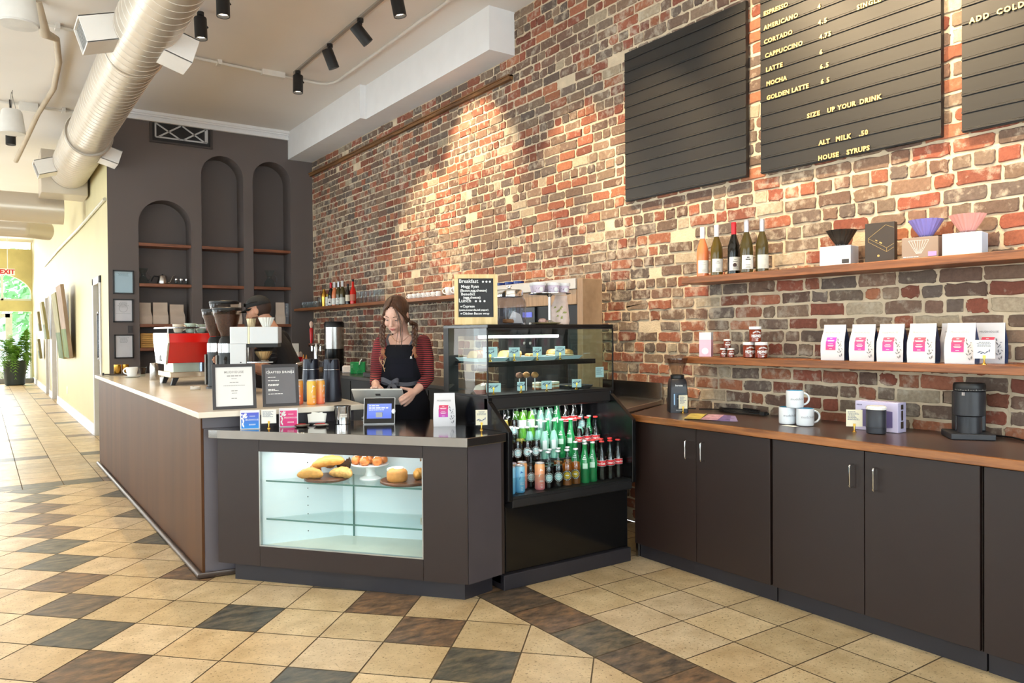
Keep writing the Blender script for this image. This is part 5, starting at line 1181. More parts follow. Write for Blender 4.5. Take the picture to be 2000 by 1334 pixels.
# upper case: trays of loaves, cards, cake pops
PL = mat('plate_blue_white', (206, 226, 232), .2, var=.02)
def platter(loc, w, d, label, m=PL):
    t = tag(B().prism([(-w/2, -d/2), (w/2, -d/2), (w/2, d/2), (-w/2, d/2)], 0, .0035).done('platter', m, loc=loc, bevel=.001), label, 'plate', 'platters in the glass case'); 
    bb = B(); bb.bm.from_mesh(t.data); 
    for s in ((-1, -1, 1, -1), (1, -1, 1, 1), (1, 1, -1, 1), (-1, 1, -1, -1)):
        a, c = Vector((s[0]*w/2, s[1]*d/2, .003)), Vector((s[2]*w/2, s[3]*d/2, .003)); o1 = Vector((s[0]*.015, s[1]*.015, .018)); o2 = Vector((s[2]*.015, s[3]*.015, .018))
        bb.poly([a, c, c+o2, a+o1])
    bb.bm.to_mesh(t.data); bb.bm.free(); return t
CRUST = mat('crust', (150, 88, 40), .7, var=.25, nscale=30, bump=.4, bscale=90); CRUMB = mat('crumb', (206, 164, 106), .8, var=.15, nscale=60); SEED = mat('seeded_crust', (190, 146, 88), .8, var=.35, nscale=110, bump=.6, bscale=160)
ZS = 1.2525
for x, y, w, lb in ((2.455, 3.86, .19, 'pale platter of sliced dark bread nearest the counter'), (2.665, 3.86, .17, 'pale platter of sliced loaf under the second card'), (2.845, 3.86, .15, 'pale platter under the third card in the glass case'), (3.03, 3.86, .17, 'pale platter of seeded buns in the glass case')):
    platter((x, y, ZS), w, .22, lb)
def slices(x0, n, dx, h, w, m, what, tilt=.35):
    for k in range(n):
        t = thing('bread_slice', '%s slice, %s from the counter side' % (what, ORD[k]), 'bread', (x0+k*dx, 3.86, ZS+.0045), 0, what+' slices')
        mm = Matrix.Rotation(tilt, 4, 'Y')
        prof_ = [(-w/2, 0), (w/2, 0), (w/2, h*.65), (w*.38, h*.92), (0, h), (-w*.38, h*.92), (-w/2, h*.65)]
        bb = B(); bb.prism(prof_, -.007, .007, mm @ Matrix(((0, 0, 1, 0), (1, 0, 0, 0), (0, 1, 0, 0), (0, 0, 0, 1)))); bb.jitter(.001, k).done('crust', m, t, bevel=.002)
        bb = B(); bb.prism([(a*.86, c*.9+h*.04) for a, c in prof_], -.0078, .0078, mm @ Matrix(((0, 0, 1, 0), (1, 0, 0, 0), (0, 1, 0, 0), (0, 0, 0, 1)))); bb.done('crumb', CRUMB, t)
slices(2.385, 6, .021, .062, .12, CRUST, 'dark bread'); slices(2.60, 5, .022, .058, .11, SEED, 'golden loaf')
for k, (x, y) in enumerate(((2.775, 3.84), (2.815, 3.88))):
    b = B(); b.prism([(0, -.05), (.04, -.04), (.0, .05)], 0, .032, Matrix.Rotation(R(20*k-20), 4, 'Z')); tag(b.jitter(.001, k).done('scone', SEED, bevel=.005, loc=(x, y, ZS+.0045)), 'triangular scone %s the third card' % ('beside', 'behind')[k], 'scone', 'scones in the glass case')
for k, (x, y) in enumerate(((2.985, 3.83), (3.075, 3.83), (3.03, 3.915))):
    t = thing('seeded_bun', ('seeded bun left of the last card in the glass case', 'seeded bun at the far end of the glass shelf', 'seeded bun behind the other two')[k], 'bun', (x, y, ZS+.006), 0, 'seeded buns')
    B().lathe([(.036, 0), (.043, .006), (.043, .014)], 24).done('bottom_half', CRUST, t, smooth=True); B().lathe([(.043, .0145), (.046, .017), (.046, .020), (.043, .022)], 24).done('filling', mat('egg_filling', (232, 220, 180), .6), t, smooth=True)
    B().lathe([(.043, .0225), (.045, .03), (.038, .046), (.02, .054), (.001, .056)], 24).done('top_half', SEED, t, smooth=True)
BLUEC = mat('card_pale_blue', (206, 226, 234), .5)
def tag_card(x, y, z, w, h, lb, lift=.024):
    c = clip_card((x, y, z), R(-24), lb, w, h, 2, True, BLUEC, lift, 'card', int(x*100)); return c
for x, w, h, lb in ((2.425, .085, .062, 'pale blue name card in front of the dark bread'), (2.595, .066, .056, 'pale blue name card in front of the golden loaf'), (2.765, .055, .056, 'pale blue name card in front of the scones'), (2.94, .064, .058, 'pale blue name card in front of the seeded buns')): tag_card(x, 3.725, ZS, w, h, lb)
ZD = 1.0625
for x, w, h, lb in ((2.43, .085, .052, 'pale blue name card before the pink wrapped cakes'), (2.625, .046, .052, 'pale blue narrow card beside the cake pops'), (2.815, .064, .05, 'pale blue card before the layered cake slices'), (3.05, .06, .05, 'pale blue card at the far end of the lower deck')): tag_card(x, 3.70, ZD, w, h, lb, .014)
for x, y, lb in ((2.705, 3.83, 'brown cake pop nearest the narrow card'), (2.765, 3.84, 'crumb-coated cake pop in the middle'), (2.80, 3.80, 'crumb-coated cake pop farthest from the narrow card')):
    t = thing('cake_pop', lb, 'cake pop', (x, y, ZD), 0, 'cake pops on sticks'); B().cyl((0, 0, 0), (0, 0, .085), .003, n=10).done('stick', LIDW, t, smooth=True); B().ball((0, 0, .096), (.023, .023, .019)).jitter(.0015, int(x*50)).done('cake_ball', COOK if 'crumb' in lb else mat('cake_brown', (140, 96, 78), .8, var=.2, nscale=60), t, smooth=True)
for x, y, lb in ((2.87, 3.86, 'layered cream cake slice behind the card'), (2.925, 3.83, 'layered cream cake slice second in line'), (2.985, 3.85, 'layered cream cake slice farthest from the pops')):
    t = thing('cake_slice', lb, 'cake', (x, y, ZD), R(10), 'cream cake slices')
    for nm, z0, z1, m in (('biscuit_base', 0, .012, CRUST), ('cream_layer', .0122, .026, mat('cream', (240, 234, 214), .6)), ('caramel_layer', .0262, .032, mat('caramel', (196, 148, 76), .5)), ('cream_top', .0322, .046, MATS['cream'])): B().box(-.024, -.028, z0, .024, .028, z1).done(nm, m, t, bevel=.002)
for x, y, lb in ((2.40, 3.79, 'pink wrapped cake bowl near the counter side'), (2.47, 3.86, 'pink wrapped cake bowl behind the card')):
    t = thing('wrapped_cake', lb, 'cake', (x, y, ZD), 0, 'wrapped cakes'); B().lathe([(.03, 0), (.042, .02), (.044, .026)], 24).done('bowl', mat('bowl_pink', (206, 130, 120), .4), t, smooth=True); B().lathe([(.043, .0262), (.03, .05), (.01, .058), (.001, .058)], 24).jitter(.0015, 3).done('wrapping', mat('cling_wrap', (236, 214, 206), .15, var=.1), t, smooth=True)
platter((3.12, 3.84, ZD), .17, .18, 'dark slate platter of yellow bars on the lower deck', mat('slate_platter', (60, 62, 66), .4))
for k, (x, y, r) in enumerate(((3.06, 3.83, 12), (3.105, 3.80, -8), (3.15, 3.83, 20), (3.175, 3.79, -15))):
    tag(B().box(-.022, -.011, 0, .022, .011, .012).done('lemon_bar', mat('lemon_yellow', (228, 206, 110), .6, var=.1), bevel=.003, loc=(x, y, ZD+.0042), rotz=R(r)), '%s yellow bar from the card on the dark platter' % ORD[k], 'bar', 'yellow bars')
t = thing('allergen_card', 'white printed card stuck inside the end glass of the fridge case', 'card', (3.20, 3.655, 1.135), R(-3))
B().box(-.032, -.0012, 0, .032, 0, .065).done('card', BLUEC, t); b = B(); lines(b, -.026, .055, .052, .0024, 7, -.0016, 2.6); b.done('card_print', MATS['card_ink'], t, normals=False)
B().box(-.002, -.0008, -.06, .002, 0, 0).done('holder', CLEARP, t)

# ------------------------------------------------------------------ on the steel counter
ZL = LT = .8752
def mud_box(loc, rz, label, m, w=.108, h=.108, d=.042):
    t = thing('coffee_carton', label, 'box', loc, rz, 'small square coffee cartons on the steel counter')
    B().box(-w/2, 0, 0, w/2, d, h).done('carton', BOXW, t, bevel=.0015)
    p = B().box(-w/2+.006, -.0009, .005, w/2-.006, 0, h-.012).done('colour_front', m, t)
    text(p, 'MUDHOUSE', .0125, WHT, (.014, -.0014, .05), align='CENTER', spacing=1.2, bold=.0001)
    b = B(); lines(b, -.006, .028, .036, .0022, 2, -.0013, 2, False); lines(b, -.002, .076, .03, .0013, 2, -.0013, 3, False); b.done('small_print', WHT, p, normals=False)
    b = B()
    for (x, z, l_, a, wd) in ((-.032, .078, .040, 1.15, .2), (-.024, .084, .022, .8, .3), (-.022, .07, .022, .6, .3), (-.036, .05, .028, 1.7, .2), (-.043, .062, .016, 2.2, .3), (-.040, .032, .024, 1.3, .22), (-.036, .020, .024, 1.9, .2), (-.044, .084, .012, 1.0, .4)):
        dx, dz = math.cos(a)*l_/2, math.sin(a)*l_/2; px, pz = -math.sin(a)*l_*wd, math.cos(a)*l_*wd; b.poly([(x-dx, -.0014, z-dz), (x+px, -.0014, z+pz), (x+dx, -.0014, z+dz), (x-px, -.0014, z-pz)])
    b.done('leaf_print', WHT, p, normals=False); return t
mud_box((1.268, 4.488, ZL), R(-20), 'blue and white coffee carton on the steel counter', gradmat('carton_blue', (24, 140, 220), (86, 84, 196), 0, .1))
mud_box((1.484, 4.462, ZL), R(-20), 'magenta and white coffee carton on the steel counter', gradmat('carton_magenta', (222, 40, 124), (222, 70, 130), 0, .1))
clip_card((1.366, 4.455, ZL), R(-20), 'pale menu card in a brass clip between the two coffee cartons', .082, .078, 6, False, PAPER, .030, 'card', 6)
clip_card((2.302, 3.63, ZL), R(-28), 'cream card with a dark sprig in a brass clip at the counter corner', .066, .085, 4, True, CREAMC, .028, 'card', 3)
t = thing('business_cards', 'stack of white business cards standing in a clear holder', 'cards', (1.655, 4.455, ZL), R(-28))
B().box(-.048, -.012, 0, .048, .02, .008).box(-.048, -.012, 0, .048, -.010, .02).done('holder', CLEARP, t)
for k, (a, dx, dz) in enumerate(((.12, .004, .006), (-.14, -.006, .004), (.02, 0, 0))):
    mm = Matrix.Translation((dx, -.006+.006*k*-1+.012, .012+dz)) @ Matrix.Rotation(a, 4, 'Y') @ Matrix.Rotation(-.2, 4, 'X'); B().box(-.045, -.0006, 0, .045, .0006, .055, mm).done('card', PAPER, t)
b = B(); mm = Matrix.Translation((0, -.0012, .012)) @ Matrix.Rotation(-.2, 4, 'X')
for pl in (((-.010, .046), (0, .034), (0, .026)), ((.012, .046), (0, .034))):
    for p, q_ in zip(pl, pl[1:]): 
        p, q_ = Vector((p[0], -.0016, p[1])), Vector((q_[0], -.0016, q_[1])); d = (q_-p).normalized(); n_ = Vector((-d.z, 0, d.x))*.0012; b.poly([mm @ (p-n_), mm @ (q_-n_), mm @ (q_+n_), mm @ (p+n_)])
b.done('card_emblem', INK, t, normals=False)
for (x, y, lb) in ((1.545, 4.41, 'small silver dish with red edge nearer the cartons'), (1.645, 4.36, 'small silver dish with red edge nearer the steel canister')):
    t = thing('sample_dish', lb, 'dish', (x, y, ZL), 0, 'silver dishes on the steel counter'); B().lathe([(.03, 0), (.042, .008), (.044, .012), (.040, .012), (.028, .004), (.001, .004)], 32, cap1=True).done('dish', STEEL, t, smooth=True)
    B().tube([(-.03, .02, .0135), (.0, .028, .014), (.03, .018, .0135)], .0025, 6).done('red_stick', CAPRD, t, smooth=True)
t = thing('steel_canister', 'shiny steel straw canister with a small label on the steel counter', 'canister', (1.80, 4.415, ZL))
B().lathe([(.047, 0), (.050, .003), (.050, .10), (.052, .104), (.052, .108), (.048, .108), (.048, .012), (.001, .010)], 36, cap1=True).done('can', CHROME, t, smooth=True)
b = B(); band(b, .0505, .042, .064, R(-128), R(-80), 6); l_ = b.done('label', mat('label_cream', (226, 218, 206), .5), t, normals=False); wrap(l_, 'STRAWS', .014, mat('label_brown', (120, 90, 66), .5), .0508, .048, R(-104))
t = thing('card_reader', 'black tablet card reader with a blue payment screen', 'tablet', (1.962, 4.245, ZL), R(-30))
mm = Matrix.Rotation(R(-24), 4, 'X')
B().box(-.094, -.004, .0, .094, .004, .168, mm).done('rim', mat('rim_white', (216, 216, 218), .35), t, bevel=.012, seg=4)
B().box(-.090, -.0065, .004, .090, -.003, .164, mm).done('glass_face', BLACKG, t, bevel=.009, seg=3)
s_ = B().box(-.073, -.0072, .034, .073, -.0064, .128, mm).done('screen', gradmat('screen_blue', (60, 90, 200), (110, 128, 196), .03, .12), t)
s_.data.materials[0].node_tree.nodes['Principled BSDF'].inputs['Emission Color'].default_value = (.16, .22, .62, 1); s_.data.materials[0].node_tree.nodes['Principled BSDF'].inputs['Emission Strength'].default_value = .45
b = B()
for x, z, w, h_ in ((-.062, .112, .06, .007), (-.062, .097, .115, .008), (-.062, .086, .09, .004), (-.02, .046, .045, .005)): lines(b, x, z, w, h_, 1, -.0076, 1, False, seed=int(z*900))
b.xf(mm).done('screen_lettering', mat('screen_white', (226, 230, 244), .5), s_, normals=False)
B().ball((.085, -.008, .078), (.012, .006, .016), m=mm).done('sensor', mat('sensor_white', (232, 232, 232), .4), t, smooth=True)
B().box(-.05, .01, 0, .05, .09, .012).box(-.02, .01, .01, .02, .06, .07).done('stand', mat('stand_grey', (170, 170, 172), .4), t, bevel=.004)
coffee_bag((2.235, 3.93, ZL), R(-30), 'white coffee bag standing on the steel counter beside the fridge', gradmat('label_red_violet', (190, 60, 180), (214, 60, 84), .056, .125), group=None)
# the till tablet stands beside the woman: same local frame as hers, x to the viewer's right, -y towards the viewer
WOM, WRZ = (2.37, 4.75, 0), R(-34.7)
t = thing('register_tablet', 'large point-of-sale tablet tilted on its stand, seen from behind', 'tablet', WOM, WRZ)
mm = Matrix.Translation((-.12, -.225, 1.0105)) @ Matrix.Rotation(R(-36.5), 4, 'X')
B().box(-.165, -.094, -.012, .165, .094, 0, mm).done('tablet', mat('tablet_back', (206, 204, 198), .35), t, bevel=.005, seg=3)
B().box(-.155, -.085, .0002, .155, .085, .0012, mm).done('screen', BLACKG, t)
B().box(-.016, -.05, -.0135, .016, -.025, -.0122, mm).done('rear_mark', mat('logo_dark', (60, 60, 62), .4), t)
B().box(-.21, -.36, .8753, -.05, -.22, .888).tube([(-.13, -.27, .886), (-.13, -.25, .94), (-.125, -.22, .992)], .02, 10).done('stand', mat('stand_white', (200, 200, 200), .4), t, bevel=.003)

# ------------------------------------------------------------------ pastries in the lit case: local frame of the counter front
def case(x, y, z): return FM @ Vector((x, y, z))
ANG = math.atan2(DV.y, DV.x)
WALN = wood('walnut_board', (70, 40, 24), (116, 66, 38), (5, 1, 5), .4)
ZG = .5885
def pboard(x, y, r, label):
    return tag(B().lathe([(r-.004, 0), (r, .004), (r, .012), (r-.004, .016)], 48).done('serving_board', WALN, smooth=True, loc=case(x, y, ZG)), label, 'board', 'round wooden boards in the pastry case')
pboard(.908, .15, .128, 'round walnut board under the croissants in the pastry case')
pboard(.425, .185, .15, 'round walnut board under the iced bun in the pastry case')
GOLDP = mat('golden_pastry', (206, 144, 66), .55, var=.28, nscale=18, bump=.5, bscale=45, stretch=(.4, 3, 3)); BROWNP = mat('brown_pastry', (176, 116, 62), .7, var=.3, nscale=50, bump=.6, bscale=120)
def croissant(loc, rz, label, L=.17, tilt=0.0, m=GOLDP, curve=.03):
    t = thing('croissant', label, 'croissant', loc, rz, 'croissants in the pastry case'); b = B(); rings = []; n = 26
    for i in range(n+1):
        u = i/n*2-1; r = .031*max(.0, 1-abs(u)**2.3)**.6*(1+.10*(1 if int((u+1)*4.6) % 2 else -.3)*abs(math.sin((u+1)*PI*4.6)))+.004
        c = Vector((u*L/2, curve*u*u, .030+abs(u)*-.006)); rings.append(b.ring(c, (0, 1, 0), (0, 0, 1), r, 14, r*.86))
    b.skin(rings); b.xf(Matrix.Rotation(tilt, 4, 'Y')); b.done('pastry', m, t, smooth=70); return t
cx = case(1.04, .12, ZG+.0175)
croissant(case(.965, .075, ZG+.0165), ANG+R(20), 'golden croissant lying at the front of the walnut board', .145)
croissant(case(.89, .15, ZG+.076), ANG+R(22), 'large golden croissant lying across the top of the pile', .185, .14)
t = croissant(case(.80, .145, ZG+.0165), ANG+R(-6), 'almond croissant dusted with flakes at the end of the walnut board', .15, 0, mat('almond_pastry', (210, 156, 88), .7, var=.3, nscale=40, bump=.8, bscale=90))
b = B(); rr = random.Random(6)
for k in range(40): x, y = rr.uniform(-.06, .06), rr.uniform(-.018, .018)+.02; p = Vector((x, y*.8, .052-.5*abs(y-.015))); a_ = rr.uniform(0, 6); b.poly([p+Vector((.007*math.cos(a_), .007*math.sin(a_), .001)), p+Vector((-.004*math.sin(a_), .004*math.cos(a_), .002)), p-Vector((.007*math.cos(a_), .007*math.sin(a_), .001)), p+Vector((.004*math.sin(a_), -.004*math.cos(a_), .0))])
b.done('almond_flakes', mat('almond_flake', (232, 206, 160), .6), t, normals=False)
for (x, y, z, r, lb) in ((.99, .16, .0175, .036, 'round seeded roll at the edge of the walnut board'), (.925, .215, .05, .038, 'round seeded roll behind the top croissant')):
    tag(B().ball((0, 0, r*.86), (r, r*.95, r*.86), 20, 12).jitter(.0012, int(z*100)).done('seeded_roll', BROWNP, smooth=True, loc=case(x, y, ZG+z)), lb, 'roll', 'seeded rolls in the pastry case')
t = thing('muffin', 'dark muffin in brown baking paper behind the croissants', 'muffin', case(.85, .24, ZG+.0165)); b = B(); N = 28
lo, hi = [], []
for i in range(N): a_ = 2*PI*i/N; lo.append(b.bm.verts.new((.026*math.cos(a_), .026*math.sin(a_), 0))); q_ = 1+.12*((i % 4)-1.5)/1.5; hi.append(b.bm.verts.new((.043*q_*math.cos(a_), .043*q_*math.sin(a_), .075+.018*(1 if i % 7 < 3 else -.6))))
b.skin([lo, hi], True, False); b.done('baking_paper', mat('brown_paper', (84, 58, 42), .7), t, smooth=60, normals=False); B().ball((0, 0, .052), (.036, .036, .026)).done('cake', mat('dark_cake', (70, 42, 28), .8, bump=.4), t, smooth=True)
t = thing('cake_pedestal', 'white pedestal stand in the middle of the pastry case', 'stand', case(.672, .225, ZG))
B().lathe([(.062, 0), (.060, .006), (.034, .02), (.026, .045), (.030, .066), (.06, .074), (.104, .080), (.108, .086), (.104, .086), (.001, .083)], 44, cap1=True).done('stand', mat('porcelain', (242, 242, 240), .2, var=.01), t, smooth=True)
CRO2 = mat('glazed_pastry', (196, 112, 52), .4, var=.4, nscale=26, bump=.6, bscale=50)
rr = random.Random(21)
for k, (x, y, z) in enumerate(((-.066, -.042, 0), (-.002, -.068, 0), (.064, -.040, 0), (-.066, .032, 0), (.0, .0, 0), (.066, .034, 0), (.0, .068, 0), (-.036, -.02, .050), (.036, -.018, .050), (.0, .04, .052))):
    t = thing('pastry_chunk', 'glazed pastry piece on the white pedestal, %s' % ('front, beside the croissants', 'front middle', 'front, beside the iced bun', 'side near croissants', 'centre', 'side near iced bun', 'back', 'upper near croissants', 'upper near iced bun', 'upper back')[k], 'pastry', case(.672-x, .225+y, ZG+.0865+z), ANG+rr.uniform(0, 6), 'glazed pastry pieces')
    B().ball((0, 0, .024), (.031, .026, .025), 12, 8).jitter(.004, k+3).done('pastry', CRO2, t, smooth=60)
    b = B(); p = [(-.022, -.012, .043), (-.008, .008, .049), (.006, -.006, .050), (.02, .01, .044)]; b.tube(p, .0026, 6).done('icing', mat('icing', (240, 232, 214), .3), t, smooth=True)
t = thing('iced_bun', 'round cinnamon bun with white spiral icing in the pastry case', 'bun', case(.455, .12, ZG+.0165), ANG)
B().lathe([(.048, 0), (.055, .006), (.058, .02), (.057, .05), (.048, .062), (.03, .068), (.001, .070)], 36).done('bun', mat('bun_brown', (198, 132, 66), .6, var=.3, nscale=14, bump=.3, bscale=40), t, smooth=True)
pts = [((.008+.0063*a_)*math.cos(a_), (.008+.0063*a_)*math.sin(a_), .0725-.00025*a_*a_*.6) for a_ in [k*.35 for k in range(21)]]
B().tube(pts, .0062, 8).done('icing_spiral', MATS['icing'], t, smooth=True)
b = B()
for k, (a_, d_) in enumerate(((-2.2, .03), (-1.5, .04), (-.9, .028), (-.3, .02))): r = .0585; b.tube([(.046*math.cos(a_), .046*math.sin(a_), .064), (r*math.cos(a_), r*math.sin(a_), .05), (r*math.cos(a_+.1), r*math.sin(a_+.1), .05-d_)], [.005, .006, .004], 7)
b.done('icing_drips', MATS['icing'], t, smooth=True)
croissant(case(.36, .21, ZG+.0165), ANG+R(60), 'small croissant half hidden behind the iced bun', .10)
# ------------------------------------------------------------------ on the bar
ZB = .9805
def menu_frame(loc, rz, w, h, label, paper, ink, title, sub):
    t = thing('framed_menu', label, 'frame', loc, rz, 'framed menus leaning on the bar'); mm = Matrix.Rotation(R(-13), 4, 'X'); f_ = .018
    B().box(-w/2, 0, 0, w/2, .014, f_, mm).box(-w/2, 0, h-f_, w/2, .014, h, mm).box(-w/2, 0, f_, -w/2+f_, .014, h-f_, mm).box(w/2-f_, 0, f_, w/2, .014, h-f_, mm).done('frame', mat('charcoal_frame', (52, 48, 50), .45), t)
    p = B().box(-w/2+f_, .006, f_, w/2-f_, .012, h-f_, mm).done('sheet', paper, t)
    r_ = mm.to_3x3(); up = r_ @ Vector((0, 0, 1))
    text(t, title, .0185, ink, mm @ Vector((0, .0052, h-.055)), (1, 0, 0), up, align='CENTER', bold=.0004, spacing=1.15)
    b = B(); sub(b, w, h); b.xf(mm).done('menu_print', ink, p, normals=False)
    B().prism([(-.03, .013), (.03, .013), (.03, .11), (-.03, .11)], 0, .004).done('stand', BLACK, t); return t
def sub1(b, w, h):
    for z, ww, hh in ((h-.075, .08, .006), (h-.09, .03, .003), (h-.113, .05, .004), (h-.132, .12, .003), (h-.165, .035, .005), (h-.178, .03, .003), (h-.21, .035, .005)): lines(b, -ww/2, z, ww, hh, 1, .0052, 1, False, seed=int(z*999))
def sub2(b, w, h):
    for z, ww in ((h-.082, .045), (h-.103, .065), (h-.127, .065), (h-.134, .06), (h-.158, .04), (h-.166, .06), (h-.186, .085)): lines(b, -w/2+.034, z, ww, .0045, 1, .0052, 1, False, seed=int(z*999))
    for (x0, z0, x1, z1) in ((-.068, h-.062, -.066, h-.034), (.066, h-.062, .068, h-.034)): b.poly([(x0, .0052, z0), (x1, .0052, z0), (x1, .0052, z1), (x0, .0052, z1)])
menu_frame((1.232, 4.665, ZB), R(-10), .245, .272, 'white menu sheet in a dark frame leaning on the bar corner', mat('menu_white', (226, 224, 222), .45, var=.01), mat('menu_grey_ink', (150, 148, 146), .6), 'MUDHOUSE', sub1)
menu_frame((1.508, 4.665, ZB), R(-12), .215, .262, 'grey menu sheet titled CRAFTED DRINKS in a dark frame on the bar', mat('menu_slate', (104, 102, 106), .35), WHT, 'CRAFTED DRINKS', sub2)
MNAVY = mat('carafe_navy_black', (34, 36, 46), .3, .35)
def carafe(loc, rz, label):
    t = thing('thermal_carafe', label, 'carafe', loc, rz, 'black thermal carafes on the bar')
    B().lathe([(.060, 0), (.064, .004), (.066, .03), (.054, .20), (.053, .206)], 36).done('body', MNAVY, t, smooth=True)
    B().lathe([(.0535, .2065), (.0540, .208), (.0535, .2095)], 36, cap0=False, cap1=False).done('seam_ring', CHROME, t, smooth=True)
    B().lathe([(.053, .21), (.050, .262), (.049, .274), (.044, .276), (.001, .274)], 36).done('neck', MNAVY, t, smooth=True)
    B().tube([(.045, 0, .262), (.085, 0, .262), (.098, 0, .245), (.098, 0, .12), (.088, 0, .09), (.062, 0, .085)], .009, 10).done('handle', MNAVY, t, smooth=True)
    B().poly([(-.046, -.016, .274), (-.068, 0, .278), (-.046, .016, .274), (-.051, 0, .245)]).poly([(-.046, -.016, .274), (-.051, 0, .245), (-.068, 0, .278)]).poly([(-.046, .016, .274), (-.068, 0, .278), (-.051, 0, .245)]).done('spout', MNAVY, t, normals=False); return t
carafe((1.88, 4.79, ZB), R(60), 'black thermal carafe in front, standing behind the orange cans')
carafe((1.79, 4.92, ZB), R(70), 'black thermal carafe standing behind the other carafe')
HOPG = glass('hopper_glass', (240, 236, 232)); BEAN = mat('coffee_beans', (64, 34, 20), .45, var=.5, nscale=75, bump=1, bscale=130)
def grinder(loc, rz, s, label):
    t = thing('espresso_grinder', label, 'grinder', loc, rz, 'bean-filled grinders on the bar')
    B().lathe([(.078*s, 0), (.078*s, .012), (.070*s, .02), (.070*s, .30*s)], 28, sy=1.1).done('body', mat('grinder_graphite', (44, 46, 48), .4), t, smooth=True)
    B().lathe([(.0715*s, .30*s), (.0715*s, .372*s)], 28, sy=1.1).done('steel_band', CHROME, t, smooth=True)
    B().lathe([(.066*s, .372*s), (.06*s, .40*s), (.045*s, .425*s)], 28).done('shoulder', BLACK, t, smooth=True)
    B().box(-.085*s, -.035*s, .03, -.070*s, .035*s, .28*s).box(-.088*s, -.012*s, .2*s, -.08*s, .012*s, .27*s).done('side_plate', mat('steel_dark', (120, 112, 104), .35, .8), t, bevel=.003)
    B().lathe([(.050*s, .425*s), (.055*s, .45*s), (.070*s, .475*s), (.105*s, .615*s), (.107*s, .635*s)], 36, cap0=False, cap1=False).done('hopper', HOPG, t, smooth=True)
    B().lathe([(.046*s, .43*s), (.052*s, .455*s), (.067*s, .48*s), (.096*s, .60*s), (.001, .604*s)], 30).done('beans', BEAN, t, smooth=True)
    B().lathe([(.108*s, .632*s), (.110*s, .636*s), (.110*s, .650*s), (.104*s, .655*s), (.001, .656*s)], 36).done('lid', BLACK, t, smooth=True)
    B().tube([(.0, -.072*s, .26*s), (.0, -.11*s, .24*s), (.0, -.11*s, .20*s)], .012*s, 10).done('spout', BLACK, t, smooth=True); return t
grinder((1.60, 6.26, ZB), R(-25), 1.0, 'black coffee grinder with full hopper nearest the framed menus')
grinder((1.60, 6.62, ZB), R(-25), 1.0, 'black coffee grinder half hidden behind the nearest grinder')
grinder((1.74, 6.90, ZB), R(-25), 1.12, 'tallest coffee grinder at the back by the red espresso machine')
tag(B().tube([(.0+.035*math.cos(a), .03*math.sin(a), .006+.0015*a) for a in [k*.5 for k in range(34)]], .0045, 7).done('cable_coil', mat('cable_white', (220, 214, 206), .5), smooth=True, loc=(1.40, 6.46, ZB)), 'coiled white cable on the bar beside the grinders', 'cable')

# red espresso machine
RED = mat('machine_red', (206, 28, 22), .22, coat=.5, var=.03); SAGE = mat('machine_pale', (206, 214, 196), .3, .4)
em = thing('espresso_machine', 'red and chrome espresso machine with cups on top', 'machine', (1.32, 7.12, ZB)); MW = .62; em.scale = (1, 1, .93)
pr = [(-.02, .49), (.62, .49), (.62, .43), (.50, .22), (.07, .215), (-.03, .405)]
B().prism(pr, .012, MW-.012, M_YZ).done('body', CHROME, em)
B().prism([(-.026, .487), (-.02, .49), (-.03, .405), (.065, .215), (.058, .21), (-.042, .405)], 0, MW, M_YZ).done('red_panel', RED, em, bevel=.002)
B().prism([(-.03, .495), (.63, .495), (.63, .42), (.50, .20), (.06, .20), (-.045, .40)], -.006, .011, M_YZ).done('side_panel', CHROME, em, bevel=.004)
B().prism([(-.03, .495), (.63, .495), (.63, .42), (.50, .20), (.06, .20), (-.045, .40)], MW-.011, MW+.006, M_YZ).done('side_panel', CHROME, em, bevel=.004)
B().prism([(.08, .36), (.40, .38), (.34, .24), (.12, .24)], -.0075, -.006, M_YZ).done('mirror_inset', mat('mirror', (226, 230, 232), .04, 1.0), em)
B().prism([(.22, .225), (.34, .225), (.30, .29), (.24, .275)], -.009, -.0076, M_YZ).done('badge', BLACK, em)
b = B()
for x in (-.004, MW+.004-.012): b.box(x, -.01, .535, x+.012, .6, .55)
b.box(-.004, -.016, .535, MW+.008, -.004, .55).box(-.004, .59, .535, MW+.008, .602, .55)
for x in (.0, .22, .44, MW-.004): b.box(x, -.014, .488, x+.008, -.006, .54)
b.done('cup_rail', CHROME, em, bevel=.002)
B().box(.06, .10, .11, .54, .5, .215).done('base_housing', SAGE, em, bevel=.006)
B().box(.02, .02, .075, MW-.02, .56, .125).done('drip_tray', mat('tray_steel', (226, 204, 176), .25, .7), em, bevel=.008)
for x_, r_ in ((.30, .022), (.45, .012)): B().cyl((x_, .09, .126), (x_, .09, .216), r_, n=16).done('water_pipe', mat('pipe_blue_steel', (140, 150, 170), .2, .9), em, smooth=True)
for x, y in ((.09, .10), (MW-.09, .10), (.09, .5), (MW-.09, .5)):
    B().prism([(x-.05, 0), (x-.015, 0), (x+.02, .078), (x-.03, .078)], y-.02, y+.02, Matrix(((1, 0, 0, 0), (0, 0, 1, 0), (0, 1, 0, 0), (0, 0, 0, 1)))).done('foot', BLACK, em, bevel=.003)
CUPG = mat('cup_pale_green', (196, 212, 196), .25)
def cup(loc, rz, label, m=CUPG, s=1.0, group='cups on the espresso machine', nm='coffee_cup', cat='cup', handle=True):
    t = thing(nm, label, cat, loc, rz, group)
    B().lathe([(.026*s, 0), (.032*s, .01*s), (.040*s, .05*s), (.041*s, .068*s), (.038*s, .068*s), (.030*s, .012*s), (.001, .008*s)], 24, cap1=True).done('body', m, t, smooth=True)
    if handle: B().tube([(.036*s+.024*s*math.sin(a), 0, .04*s+.02*s*math.cos(a)) for a in [PI*k/8 for k in range(9)]], .0045*s, 8).done('handle', m, t, smooth=True)
    return t
